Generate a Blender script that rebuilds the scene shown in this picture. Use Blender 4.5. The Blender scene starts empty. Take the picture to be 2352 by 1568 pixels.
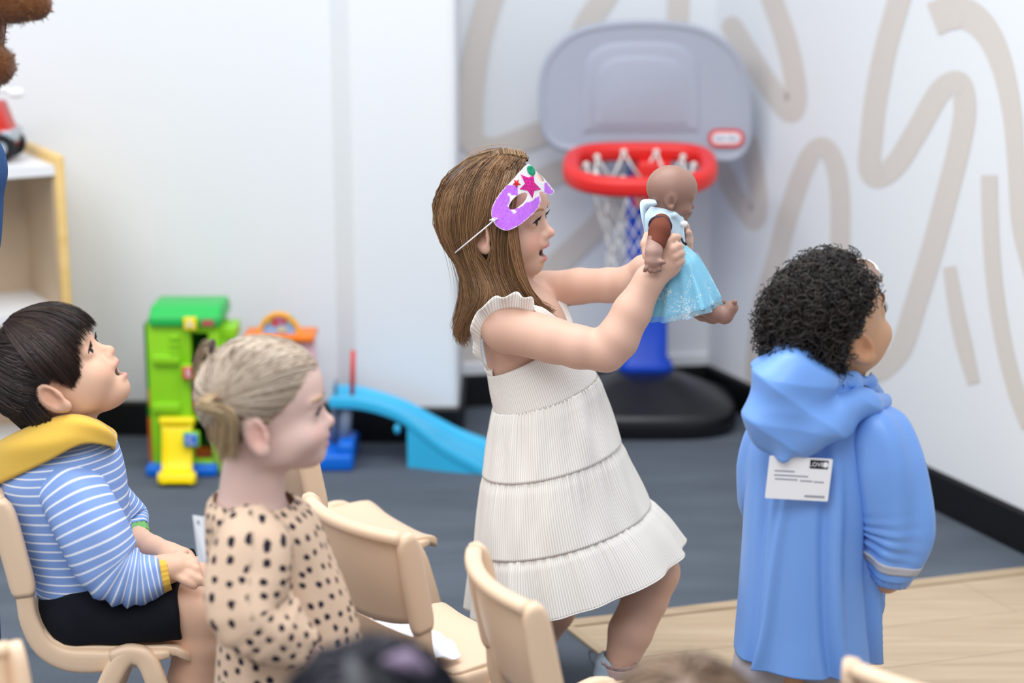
import bpy, bmesh, math, random
import numpy as np
from mathutils import Vector, Matrix

# ------------------------------------------------------------------ camera
scene = bpy.context.scene
COL = scene.collection
IMG_W, IMG_H = 2352, 1568
F_PX = 4300.0
CAM_H = 1.5
PITCH = math.atan((784 + 260) / F_PX)
cam_data = bpy.data.cameras.new('camera')
cam_data.sensor_width = 36.0
cam_data.lens = 36.0 * F_PX / IMG_W
cam_data.clip_start = 0.05
cam_data.dof.use_dof = True
cam_data.dof.focus_distance = 3.22
cam_data.dof.aperture_fstop = 1.9
cam = bpy.data.objects.new('camera', cam_data)
COL.objects.link(cam)
cam.location = (0, 0, CAM_H)
cam.rotation_euler = (math.pi / 2 - PITCH, 0, 0)
scene.camera = cam

# ------------------------------------------------------------------ light
scene.view_settings.view_transform = 'Standard'
scene.view_settings.look = 'None'
scene.view_settings.gamma = 1.0
scene.view_settings.use_curve_mapping = False
scene.view_settings.exposure = 0.30
world = bpy.data.worlds.new('room_light')
scene.world = world
world.use_nodes = True
world.node_tree.nodes['Background'].inputs[0].default_value = (0.92, 0.965, 1.0, 1)
world.node_tree.nodes['Background'].inputs[1].default_value = 0.56


def ceiling_lamp(x, y, power, sx=1.5, sy=1.5):
    ld = bpy.data.lights.new('ceiling_panel_light', 'AREA')
    ld.shape = 'RECTANGLE'
    ld.size = sx
    ld.size_y = sy
    ld.energy = power
    ld.color = (0.97, 0.985, 1.0)
    lo = bpy.data.objects.new('ceiling_panel_light', ld)
    COL.objects.link(lo)
    lo.location = (x, y, 2.75)
    return lo


for lx in (-1.9, 0.0):
    for ly in (0.8, 3.2):
        ceiling_lamp(lx, ly, 30 if lx < -1 else 36)

# ------------------------------------------------------------------ maths helpers
SP, CP = math.sin(PITCH), math.cos(PITCH)


def ray(px, py):
    x = (px - IMG_W / 2) / F_PX
    v = (py - IMG_H / 2) / F_PX
    return np.array([x, CP - v * SP, -SP - v * CP])


def at(px, py, Y):
    d = ray(px, py)
    return np.array([0, 0, CAM_H]) + d * (Y / d[1])


def ground(px, py, z=0.0):
    d = ray(px, py)
    return np.array([0, 0, CAM_H]) + d * ((z - CAM_H) / d[2])


def lin(c):
    out = []
    for v in c[:3]:
        v = v / 255.0
        out.append(v / 12.92 if v <= 0.04045 else ((v + 0.055) / 1.055) ** 2.4)
    return tuple(out) + (1.0,)


rng = np.random.default_rng(7)
random.seed(7)


# ------------------------------------------------------------------ materials
def mat(name, rgb, rough=0.5, spec=0.5, bump=0.0, bscale=200.0, var=0.0, vscale=8.0, sss=0.0,
        coat=0.0, sheen=0.0, attr=None, trans=0.0, alpha=1.0, metallic=0.0):
    m = bpy.data.materials.new(name)
    m.use_nodes = True
    nt = m.node_tree
    b = nt.nodes['Principled BSDF']
    b.inputs['Base Color'].default_value = lin(rgb)
    b.inputs['Roughness'].default_value = rough
    b.inputs['Specular IOR Level'].default_value = spec
    b.inputs['Metallic'].default_value = metallic
    if coat:
        b.inputs['Coat Weight'].default_value = coat
        b.inputs['Coat Roughness'].default_value = 0.15
    if sheen:
        b.inputs['Sheen Weight'].default_value = sheen
        b.inputs['Sheen Roughness'].default_value = 0.5
    if sss:
        b.inputs['Subsurface Weight'].default_value = sss
        b.inputs['Subsurface Radius'].default_value = (0.9, 0.35, 0.2)
        b.inputs['Subsurface Scale'].default_value = 0.008
    if trans:
        b.inputs['Transmission Weight'].default_value = trans
    if alpha < 1:
        b.inputs['Alpha'].default_value = alpha
    colsock = None
    if attr:
        a = nt.nodes.new('ShaderNodeAttribute')
        a.attribute_name = attr
        colsock = a.outputs['Color']
    if var:
        tc = nt.nodes.new('ShaderNodeTexCoord')
        nz = nt.nodes.new('ShaderNodeTexNoise')
        nz.inputs['Scale'].default_value = vscale
        nz.inputs['Detail'].default_value = 5
        nt.links.new(tc.outputs['Object'], nz.inputs['Vector'])
        mx = nt.nodes.new('ShaderNodeMixRGB')
        mx.blend_type = 'MULTIPLY'
        mx.inputs[0].default_value = 1.0
        rp = nt.nodes.new('ShaderNodeValToRGB')
        rp.color_ramp.elements[0].position = 0.3
        rp.color_ramp.elements[1].position = 0.7
        rp.color_ramp.elements[0].color = (1 - var, 1 - var, 1 - var, 1)
        rp.color_ramp.elements[1].color = (1 + var * 0.3,) * 3 + (1,)
        nt.links.new(nz.outputs['Fac'], rp.inputs[0])
        if colsock:
            nt.links.new(colsock, mx.inputs[1])
        else:
            mx.inputs[1].default_value = lin(rgb)
        nt.links.new(rp.outputs[0], mx.inputs[2])
        colsock = mx.outputs[0]
    if colsock:
        nt.links.new(colsock, b.inputs['Base Color'])
    if bump:
        tc = nt.nodes.new('ShaderNodeTexCoord')
        nz = nt.nodes.new('ShaderNodeTexNoise')
        nz.inputs['Scale'].default_value = bscale
        nz.inputs['Detail'].default_value = 3
        bp = nt.nodes.new('ShaderNodeBump')
        bp.inputs['Strength'].default_value = bump
        bp.inputs['Distance'].default_value = 0.002
        nt.links.new(tc.outputs['Object'], nz.inputs['Vector'])
        nt.links.new(nz.outputs['Fac'], bp.inputs['Height'])
        nt.links.new(bp.outputs['Normal'], b.inputs['Normal'])
    return m


# ------------------------------------------------------------------ mesh helpers
def link_mesh(name, V, Fc, material=None, parent=None, smooth=True, colors=None):
    me = bpy.data.meshes.new(name)
    V = np.asarray(V, dtype=np.float32)
    if isinstance(Fc, np.ndarray):
        n, w = Fc.shape
        me.vertices.add(len(V))
        me.vertices.foreach_set('co', V.ravel())
        me.loops.add(n * w)
        me.loops.foreach_set('vertex_index', Fc.astype(np.int32).ravel())
        me.polygons.add(n)
        me.polygons.foreach_set('loop_start', np.arange(0, n * w, w, dtype=np.int32))
        me.update(calc_edges=True)
        me.validate()
    else:
        me.from_pydata([tuple(map(float, v)) for v in V], [], [tuple(int(i) for i in f) for f in Fc])
        me.update()
    if smooth:
        me.polygons.foreach_set('use_smooth', np.ones(len(me.polygons), dtype=bool))
    if colors is not None:
        ca = me.color_attributes.new('tone', 'FLOAT_COLOR', 'POINT')
        ca.data.foreach_set('color', np.asarray(colors, dtype=np.float32).ravel())
    if material:
        me.materials.append(material)
    o = bpy.data.objects.new(name, me)
    COL.objects.link(o)
    if parent:
        o.parent = parent
    return o


class MB:
    """collects simple shapes into one mesh"""

    def __init__(s):
        s.V, s.F = [], []

    def add(s, V, F):
        o = len(s.V)
        s.V += [tuple(map(float, v)) for v in V]
        s.F += [tuple(int(i) + o for i in f) for f in F]
        return s

    def box(s, lo, hi, M=None):
        x0, y0, z0 = lo
        x1, y1, z1 = hi
        V = [(x0, y0, z0), (x1, y0, z0), (x1, y1, z0), (x0, y1, z0), (x0, y0, z1), (x1, y0, z1), (x1, y1, z1), (x0, y1, z1)]
        if M is not None:
            V = [tuple(M @ Vector(v)) for v in V]
        return s.add(V, [(0, 3, 2, 1), (4, 5, 6, 7), (0, 1, 5, 4), (1, 2, 6, 5), (2, 3, 7, 6), (3, 0, 4, 7)])

    def tube(s, pts, rad, n=12, cap=True, flat=None):
        pts = [np.asarray(p, float) for p in pts]
        rad = [rad] * len(pts) if np.isscalar(rad) else rad
        rings = []
        up = None
        for i, p in enumerate(pts):
            t = pts[min(i + 1, len(pts) - 1)] - pts[max(i - 1, 0)]
            t = t / (np.linalg.norm(t) + 1e-9)
            if up is None:
                up = np.array([0, 0, 1.0]) if abs(t[2]) < 0.9 else np.array([0, 1.0, 0])
            a = np.cross(t, up)
            a /= np.linalg.norm(a) + 1e-9
            b = np.cross(a, t)
            up = b
            rings.append([p + rad[i] * (math.cos(q) * a + math.sin(q) * b * (flat or 1)) for q in np.linspace(0, 2 * math.pi, n, endpoint=False)])
        return s.loft(rings, cap=cap)

    def loft(s, rings, cap=True, closed=False):
        n = len(rings[0])
        V = [v for r in rings for v in r]
        F = []
        m = len(rings)
        for i in range(m if closed else m - 1):
            for j in range(n):
                a, b = i * n + j, i * n + (j + 1) % n
                c, d = ((i + 1) % m) * n + (j + 1) % n, ((i + 1) % m) * n + j
                F.append((a, b, c, d))
        if cap and not closed:
            F.append(tuple(range(n))[::-1])
            F.append(tuple((m - 1) * n + j for j in range(n)))
        return s.add(V, F)

    def prism(s, outline, depth, M):
        """outline: 2D points (u,v), extruded by depth along w; M maps (u,v,w) to world"""
        n = len(outline)
        V = [tuple(M @ Vector((u, v, 0))) for u, v in outline] + [tuple(M @ Vector((u, v, depth))) for u, v in outline]
        F = [tuple(range(n))[::-1], tuple(range(n, 2 * n))]
        for j in range(n):
            F.append((j, (j + 1) % n, n + (j + 1) % n, n + j))
        return s.add(V, F)

    def sphere(s, c, r, n=16, m=10, M=None):
        r = (r, r, r) if np.isscalar(r) else r
        V = [(c[0], c[1], c[2] - r[2])]
        for i in range(1, m):
            a = -math.pi / 2 + math.pi * i / m
            for j in range(n):
                q = 2 * math.pi * j / n
                V.append((c[0] + r[0] * math.cos(a) * math.cos(q), c[1] + r[1] * math.cos(a) * math.sin(q), c[2] + r[2] * math.sin(a)))
        V.append((c[0], c[1], c[2] + r[2]))
        F = [(0, 1 + (j + 1) % n, 1 + j) for j in range(n)]
        for i in range(m - 2):
            for j in range(n):
                a = 1 + i * n + j
                b = 1 + i * n + (j + 1) % n
                F.append((a, b, b + n, a + n))
        L = len(V) - 1
        base = 1 + (m - 2) * n
        F += [(base + j, base + (j + 1) % n, L) for j in range(n)]
        if M is not None:
            V = [tuple(M @ Vector(v)) for v in V]
        return s.add(V, F)

    def build(s, name, material, parent=None, smooth=False, bevel=0.0, seg=2, subsurf=0):
        o = link_mesh(name, s.V, s.F, material, parent, smooth=smooth)
        bm = bmesh.new()
        bm.from_mesh(o.data)
        bmesh.ops.recalc_face_normals(bm, faces=bm.faces)
        bm.to_mesh(o.data)
        bm.free()
        if bevel:
            md = o.modifiers.new('bevel', 'BEVEL')
            md.width = bevel
            md.segments = seg
            md.limit_method = 'ANGLE'
            md.angle_limit = math.radians(40)
            md.harden_normals = False
            o.data.polygons.foreach_set('use_smooth', np.ones(len(o.data.polygons), dtype=bool))
        if subsurf:
            md = o.modifiers.new('sub', 'SUBSURF')
            md.levels = md.render_levels = subsurf
        return o


def empty(name, loc=(0, 0, 0), rz=0.0):
    o = bpy.data.objects.new(name, None)
    COL.objects.link(o)
    o.location = loc
    o.rotation_euler = (0, 0, rz)
    o.empty_display_size = 0.05
    return o


def tag(o, label, cat, group=None, kind=None):
    if label:
        o['label'] = label
    if cat:
        o['category'] = cat
    if group:
        o['group'] = group
    if kind:
        o['kind'] = kind
    return o


def struct(o, label=None):
    o['kind'] = 'structure'
    if label:
        o['label'] = label
    return o


def copy_tree(o, parent=None):
    c = o.copy()
    COL.objects.link(c)
    if parent:
        c.parent = parent
        c.matrix_parent_inverse = o.matrix_parent_inverse.copy()
    for ch in list(o.children):
        copy_tree(ch, c)
    return c


def rrect(w, h, r, n=6):
    """rounded rectangle outline, centred"""
    pts = []
    for cx, cy, a0 in ((w / 2 - r, h / 2 - r, 0), (-w / 2 + r, h / 2 - r, 90), (-w / 2 + r, -h / 2 + r, 180), (w / 2 - r, -h / 2 + r, 270)):
        for i in range(n + 1):
            a = math.radians(a0 + 90 * i / n)
            pts.append((cx + r * math.cos(a), cy + r * math.sin(a)))
    return pts


def frame(origin, u, v):
    """matrix with columns u, v, u x v at origin"""
    u = Vector(u).normalized()
    v = Vector(v)
    v = (v - u * v.dot(u)).normalized()
    w = u.cross(v)
    M = Matrix(((u.x, v.x, w.x, origin[0]), (u.y, v.y, w.y, origin[1]), (u.z, v.z, w.z, origin[2]), (0, 0, 0, 1)))
    return M


def spline(pts, n):
    """Catmull-Rom resample of a list of points"""
    P = np.asarray(pts, float)
    P = np.vstack([2 * P[0] - P[1], P, 2 * P[-1] - P[-2]])
    m = len(P) - 3
    ts = np.linspace(0, m, n)
    i = np.minimum(ts.astype(int), m - 1)
    t = (ts - i)[:, None]
    p0, p1, p2, p3 = P[i], P[i + 1], P[i + 2], P[i + 3]
    return 0.5 * ((2 * p1) + (-p0 + p2) * t + (2 * p0 - 5 * p1 + 4 * p2 - p3) * t ** 2 + (-p0 + 3 * p1 - 3 * p2 + p3) * t ** 3)


# ------------------------------------------------------------------ implicit surfaces for organic shapes
class Sdf:
    KM = 0.03

    def __init__(s, lo, hi, h):
        s.lo = np.asarray(lo, np.float32)
        s.h = h
        s.n = np.ceil((np.asarray(hi) - s.lo) / h).astype(int) + 1
        s.f = np.full(tuple(s.n), 1.0, np.float32)

    def win(s, lo, hi):
        m = s.KM + 3 * s.h
        a = np.clip(np.floor((np.asarray(lo) - m - s.lo) / s.h).astype(int), 0, s.n)
        b = np.clip(np.ceil((np.asarray(hi) + m - s.lo) / s.h).astype(int) + 1, 0, s.n)
        if np.any(b <= a):
            return None, None
        sl = tuple(slice(int(i), int(j)) for i, j in zip(a, b))
        g = [(s.lo[k] + s.h * np.arange(a[k], b[k])).astype(np.float32) for k in range(3)]
        return sl, (g[0][:, None, None], g[1][None, :, None], g[2][None, None, :])

    @staticmethod
    def smin(a, b, k):
        if k <= 0:
            return np.minimum(a, b)
        h = np.maximum(k - np.abs(a - b), 0) / k
        return np.minimum(a, b) - h * h * k * 0.25

    def put(s, d, sl, k, cut):
        if cut:
            s.f[sl] = -s.smin(-s.f[sl], d, k)
        else:
            s.f[sl] = s.smin(s.f[sl], d, k)

    def cone(s, a, b, ra, rb, k=0.012, cut=False):
        a, b = np.asarray(a, np.float32), np.asarray(b, np.float32)
        r = max(ra, rb)
        sl, g = s.win(np.minimum(a, b) - r, np.maximum(a, b) + r)
        if sl is None:
            return s
        ab = b - a
        L2 = float(ab @ ab) + 1e-12
        t = np.clip(((g[0] - a[0]) * ab[0] + (g[1] - a[1]) * ab[1] + (g[2] - a[2]) * ab[2]) / L2, 0, 1)
        d = np.sqrt((g[0] - a[0] - t * ab[0]) ** 2 + (g[1] - a[1] - t * ab[1]) ** 2 + (g[2] - a[2] - t * ab[2]) ** 2) - (ra + (rb - ra) * t)
        s.put(d.astype(np.float32), sl, k, cut)
        return s

    def chain(s, pts, rads, k=0.012, cut=False):
        for i in range(len(pts) - 1):
            s.cone(pts[i], pts[i + 1], rads[i], rads[i + 1], k if i == 0 else min(k, 0.008), cut)
        return s

    def ell(s, c, r, M=None, k=0.012, cut=False):
        """ellipsoid centre c, radii r in frame M (4x4, may include uniform scale); world frame when None"""
        r = np.asarray([r] * 3 if np.isscalar(r) else r, np.float32)
        if M is None:
            R = np.eye(3, dtype=np.float32)
            C = np.asarray(c, np.float32)
            sc = 1.0
        else:
            A = np.array(M, np.float32)
            sc = float(np.linalg.norm(A[:3, 0]))
            R = A[:3, :3] / sc
            C = A[:3, :3] @ np.asarray(c, np.float32) + A[:3, 3]
            r = r * sc
        ext = np.sqrt((R ** 2) @ (r ** 2))
        sl, g = s.win(C - ext, C + ext)
        if sl is None:
            return s
        dx, dy, dz = g[0] - C[0], g[1] - C[1], g[2] - C[2]
        k0 = 0
        k1 = 0
        for i in range(3):
            q = dx * R[0, i] + dy * R[1, i] + dz * R[2, i]
            k0 = k0 + (q / r[i]) ** 2
            k1 = k1 + (q / r[i] ** 2) ** 2
        k0 = np.sqrt(k0)
        d = k0 * (k0 - 1) / (np.sqrt(k1) + 1e-9)
        s.put(d.astype(np.float32), sl, k * sc, cut)
        return s

    def box(s, c, half, rr, M, k=0.006, cut=False):
        A = np.array(M, np.float32)
        sc = float(np.linalg.norm(A[:3, 0]))
        R = A[:3, :3] / sc
        C = A[:3, :3] @ np.asarray(c, np.float32) + A[:3, 3]
        half = np.asarray(half, np.float32) * sc
        rr = rr * sc
        ext = np.abs(R) @ half
        sl, g = s.win(C - ext, C + ext)
        if sl is None:
            return s
        dx, dy, dz = g[0] - C[0], g[1] - C[1], g[2] - C[2]
        out = 0
        ins = None
        for i in range(3):
            q = np.abs(dx * R[0, i] + dy * R[1, i] + dz * R[2, i]) - half[i] + rr
            out = out + np.maximum(q, 0) ** 2
            ins = q if ins is None else np.maximum(ins, q)
        d = np.sqrt(out) + np.minimum(ins, 0) - rr
        s.put(d.astype(np.float32), sl, k, cut)
        return s

    def below(s, p, nrm, k=0.0):
        """cut away the half space on the side of nrm at p"""
        nrm = np.asarray(nrm, np.float32)
        nrm = nrm / np.linalg.norm(nrm)
        g = [(s.lo[i] + s.h * np.arange(s.n[i])).astype(np.float32) for i in range(3)]
        d = (g[0][:, None, None] - p[0]) * nrm[0] + (g[1][None, :, None] - p[1]) * nrm[1] + (g[2][None, None, :] - p[2]) * nrm[2]
        s.f = -s.smin(-s.f, -d.astype(np.float32), k)
        return s

    def shrink(s, d):
        s.f += d
        return s

    def sample(s, P):
        q = (np.asarray(P) - s.lo) / s.h
        q = np.clip(np.round(q).astype(int), 0, s.n - 1)
        return s.f[q[:, 0], q[:, 1], q[:, 2]]

    def mesh(s, relax=1):
        f = s.f
        f[0] = f[-1] = 1
        f[:, 0] = f[:, -1] = 1
        f[:, :, 0] = f[:, :, -1] = 1
        sg = f < 0
        cnt = np.zeros(tuple(s.n - 1), np.int8)
        offs = [(i, j, k) for i in (0, 1) for j in (0, 1) for k in (0, 1)]
        for i, j, k in offs:
            cnt += sg[i:s.n[0] - 1 + i, j:s.n[1] - 1 + j, k:s.n[2] - 1 + k]
        act = (cnt > 0) & (cnt < 8)
        ijk = np.argwhere(act)
        nv = len(ijk)
        idx = np.full(act.shape, -1, np.int32)
        idx[act] = np.arange(nv)
        Fv = {o: f[ijk[:, 0] + o[0], ijk[:, 1] + o[1], ijk[:, 2] + o[2]] for o in offs}
        pos = np.zeros((nv, 3))
        num = np.zeros(nv)
        for o in offs:
            for ax in range(3):
                if o[ax] == 0:
                    o2 = tuple(1 if q == ax else o[q] for q in range(3))
                    fa, fb = Fv[o], Fv[o2]
                    m = (fa < 0) != (fb < 0)
                    t = fa[m] / (fa[m] - fb[m])
                    p = np.tile(np.array(o, float), (m.sum(), 1))
                    p[:, ax] += t
                    pos[m] += p
                    num[m] += 1
        pos = pos / num[:, None] + ijk
        quads = []
        for ax in range(3):
            a, b = (ax + 1) % 3, (ax + 2) % 3
            s0 = [slice(None)] * 3
            s1 = [slice(None)] * 3
            s0[ax] = slice(0, -1)
            s1[ax] = slice(1, None)
            ch = sg[tuple(s0)] != sg[tuple(s1)]
            e = np.argwhere(ch)
            e = e[(e[:, a] > 0) & (e[:, b] > 0) & (e[:, a] < s.n[a] - 1) & (e[:, b] < s.n[b] - 1)]
            neg = sg[e[:, 0], e[:, 1], e[:, 2]]

            def cell(da, db):
                q = e.copy()
                q[:, a] += da
                q[:, b] += db
                return idx[q[:, 0], q[:, 1], q[:, 2]]
            Q = np.stack([cell(-1, -1), cell(0, -1), cell(0, 0), cell(-1, 0)], 1)
            Q[~neg] = Q[~neg][:, ::-1]
            quads.append(Q)
        Q = np.vstack(quads)
        Q = Q[(Q >= 0).all(1)]
        V = pos * s.h + s.lo
        for _ in range(relax):
            acc = np.zeros_like(V)
            c = np.zeros(len(V))
            for i in range(4):
                np.add.at(acc, Q[:, i], V[Q[:, (i + 1) % 4]] + V[Q[:, (i + 3) % 4]])
                np.add.at(c, Q[:, i], 2)
            V = 0.5 * V + 0.5 * acc / np.maximum(c, 1)[:, None]
        return V, Q


def vnormals(V, Q):
    n = np.cross(V[Q[:, 2]] - V[Q[:, 0]], V[Q[:, 3]] - V[Q[:, 1]])
    N = np.zeros_like(V)
    for i in range(4):
        np.add.at(N, Q[:, i], n)
    return N / (np.linalg.norm(N, axis=1)[:, None] + 1e-12)


def tint(V, base, spots):
    """per-vertex colour: base sRGB, spots = (centre, radius, sRGB, strength, optional falloff power)"""
    C = np.tile(np.array(lin(base)), (len(V), 1))
    for c, r, col, stg in spots:
        r = np.asarray([r] * 3 if np.isscalar(r) else r)
        d = np.sqrt((((V - np.asarray(c)) / r) ** 2).sum(1))
        w = np.clip(1.25 - d, 0, 0.5) * 2 * stg
        w = np.clip(w, 0, 1)[:, None]
        C = C * (1 - w) + np.array(lin(col)) * w
    C[:, 3] = 1
    return C

# ================================================================== room shell
M_WALL = mat('white_wall_paint', (232, 235, 239), 0.7, 0.25, bump=0.05, bscale=300)
M_MURAL = mat('beige_mural_paint', (215, 208, 202), 0.7, 0.25)
M_BASE = mat('black_vinyl_skirting', (12, 13, 17), 0.45, 0.4)


def carpet_material():
    m = bpy.data.materials.new('grey_carpet')
    m.use_nodes = True
    nt = m.node_tree
    b = nt.nodes['Principled BSDF']
    tc = nt.nodes.new('ShaderNodeTexCoord')
    n1 = nt.nodes.new('ShaderNodeTexNoise')
    n1.inputs['Scale'].default_value = 5
    n1.inputs['Detail'].default_value = 6
    n2 = nt.nodes.new('ShaderNodeTexNoise')
    n2.inputs['Scale'].default_value = 260
    mp = nt.nodes.new('ShaderNodeMapping')
    mp.inputs['Scale'].default_value = (0.5, 1.6, 1)
    nt.links.new(tc.outputs['Object'], mp.inputs[0])
    nt.links.new(mp.outputs[0], n1.inputs['Vector'])
    nt.links.new(tc.outputs['Object'], n2.inputs['Vector'])
    mx = nt.nodes.new('ShaderNodeMath')
    mx.operation = 'MULTIPLY_ADD'
    mx.inputs[1].default_value = 0.55
    nt.links.new(n1.outputs['Fac'], mx.inputs[0])
    ad = nt.nodes.new('ShaderNodeMath')
    ad.operation = 'MULTIPLY'
    ad.inputs[1].default_value = 0.45
    nt.links.new(n2.outputs['Fac'], ad.inputs[0])
    nt.links.new(ad.outputs[0], mx.inputs[2])
    rp = nt.nodes.new('ShaderNodeValToRGB')
    rp.color_ramp.elements[0].position = 0.3
    rp.color_ramp.elements[0].color = lin((80, 87, 97))
    rp.color_ramp.elements[1].position = 0.7
    rp.color_ramp.elements[1].color = lin((104, 112, 123))
    nt.links.new(mx.outputs[0], rp.inputs[0])
    nt.links.new(rp.outputs[0], b.inputs['Base Color'])
    b.inputs['Roughness'].default_value = 0.95
    b.inputs['Specular IOR Level'].default_value = 0.1
    bp = nt.nodes.new('ShaderNodeBump')
    bp.inputs['Strength'].default_value = 0.5
    bp.inputs['Distance'].default_value = 0.004
    nt.links.new(n2.outputs['Fac'], bp.inputs['Height'])
    nt.links.new(bp.outputs['Normal'], b.inputs['Normal'])
    return m


def wood_material(name, c0, c1, scale=(3, 40, 3), rough=0.45):
    m = bpy.data.materials.new(name)
    m.use_nodes = True
    nt = m.node_tree
    b = nt.nodes['Principled BSDF']
    tc = nt.nodes.new('ShaderNodeTexCoord')
    mp = nt.nodes.new('ShaderNodeMapping')
    mp.inputs['Scale'].default_value = scale
    nz = nt.nodes.new('ShaderNodeTexNoise')
    nz.inputs['Scale'].default_value = 1.2
    nz.inputs['Detail'].default_value = 6
    nz.inputs['Distortion'].default_value = 0.6
    rp = nt.nodes.new('ShaderNodeValToRGB')
    rp.color_ramp.elements[0].position = 0.3
    rp.color_ramp.elements[0].color = lin(c0)
    rp.color_ramp.elements[1].position = 0.7
    rp.color_ramp.elements[1].color = lin(c1)
    nt.links.new(tc.outputs['Object'], mp.inputs[0])
    nt.links.new(mp.outputs[0], nz.inputs['Vector'])
    nt.links.new(nz.outputs['Fac'], rp.inputs[0])
    nt.links.new(rp.outputs[0], b.inputs['Base Color'])
    b.inputs['Roughness'].default_value = rough
    b.inputs['Specular IOR Level'].default_value = 0.35
    return m


M_CARPET = carpet_material()
M_PLANK = wood_material('pale_oak_vinyl', (184, 161, 133), (203, 182, 153))
M_PLANK_EDGE = wood_material('pale_oak_edging', (178, 155, 126), (194, 172, 143))

o = MB().box((-4, -0.8, -0.1), (4, 7, 0)).build('floor', M_CARPET)
struct(o, 'dark grey carpet covering the room floor')

# wall lines on the ground plan (x, y)
SK = 0.10                                     # skirting height
wl0 = np.array([-3.2, 5.12])                  # left stretch of back wall
wl1 = np.array([-0.485, 5.05])
pil0 = np.array([-0.43, 5.00])                # shallow pillar in front of it
pil1 = np.array([-0.148, 5.00])
rc0 = np.array([-0.148, 5.36])                # recess behind the hoop
rc1 = ground(1622, 908)[:2]
rw1 = rc1 + (ground(2352, 1268)[:2] - rc1) * 2.2


def wall_slab(name, a, b, back, z0, z1, label, thick=0.1):
    """vertical slab from plan point a to b; 'back' side is away from the camera"""
    a, b = np.asarray(a), np.asarray(b)
    d = (b - a) / np.linalg.norm(b - a)
    n = np.array([-d[1], d[0]]) * back * thick
    V = [(*a, z0), (*b, z0), (*(b + n), z0), (*(a + n), z0), (*a, z1), (*b, z1), (*(b + n), z1), (*(a + n), z1)]
    m = MB().add(V, [(0, 1, 2, 3), (4, 5, 6, 7), (0, 1, 5, 4), (1, 2, 6, 5), (2, 3, 7, 6), (3, 0, 4, 7)])
    return struct(m.build(name, M_WALL), label)


H = 2.75
wall_left = wall_slab('wall_left', wl0, wl1 + (0.02, 0), 1, 0, H, 'plain white wall behind the toy garage')
m = MB()
path = [wl1 + (0.0, 0.03), wl1, pil0, pil1 - (0.02, 0), pil1 - (0.006, -0.006), pil1 + (0, 0.02), rc0 + (0, 0.12)]
rings = []
for z in (0, H):
    rings.append([(*p, z) for p in path] + [(-0.3, 5.5, z), (-0.5, 5.3, z)])
m.loft(rings)
struct(m.build('wall_pillar', M_WALL), 'white boxed pillar standing proud of the back wall')
wall_back = wall_slab('wall_back', rc0 - (0.05, 0), rc1 + (rc1 - rc0) * 0.05, 1, 0, H, 'recessed white wall with beige swirls behind the hoop')
wall_right = wall_slab('wall_right', rc1, rw1, 1, 0, H, 'white side wall painted with beige looping swirls')


def skirting(name, pts, label, t=0.012, h=SK):
    m = MB()
    pts = [np.asarray(p, float) for p in pts]
    outer = []
    for i, p in enumerate(pts):
        a = pts[max(i - 1, 0)]
        b = pts[min(i + 1, len(pts) - 1)]
        d = (b - a) / np.linalg.norm(b - a)
        outer.append(p + np.array([d[1], -d[0]]) * t)
    rings = []
    for p, q in zip(pts, outer):
        rings.append([(*p, 0), (*q, 0), (*q, h * 0.93), (*(p + (q - p) * 0.5), h), (*p, h)])
    m.loft(rings)
    return struct(m.build(name, M_BASE), label)


skirting('baseboard_left', [wl0, wl1], 'black skirting below the plain white wall')
skirting('baseboard_pillar', [wl1, pil0, pil1, pil1 + (0.001, 0.05), rc0 - (0, 0.02)], 'black skirting around the boxed pillar')
skirting('baseboard_back', [rc0, rc1], 'black skirting of the recess behind the hoop')
skirting('baseboard_right', [rc1, rw1], 'black skirting running below the swirl mural')
# white cove strip above the skirting in the recess
dr = (rc1 - rc0) / np.linalg.norm(rc1 - rc0)
nr = np.array([dr[1], -dr[0]])
m = MB()
m.loft([[(*(p + nr * a), z) for a, z in ((0.0, SK), (0.012, SK), (0.012, SK + 0.03), (0.0, SK + 0.036))] for p in (rc0, rc1)])
struct(m.build('trim_1', M_WALL), 'thin white trim above the recess skirting')


# ---- mural strokes: flat paint on the walls
def on_plane(px, py, a, b):
    """hit of the pixel ray with the vertical plane through plan points a, b"""
    d = ray(px, py)
    e = b - a
    n = np.array([-e[1], e[0]])
    t = (n @ a) / (n @ d[:2])
    return np.array([0, 0, CAM_H]) + d * t


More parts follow.
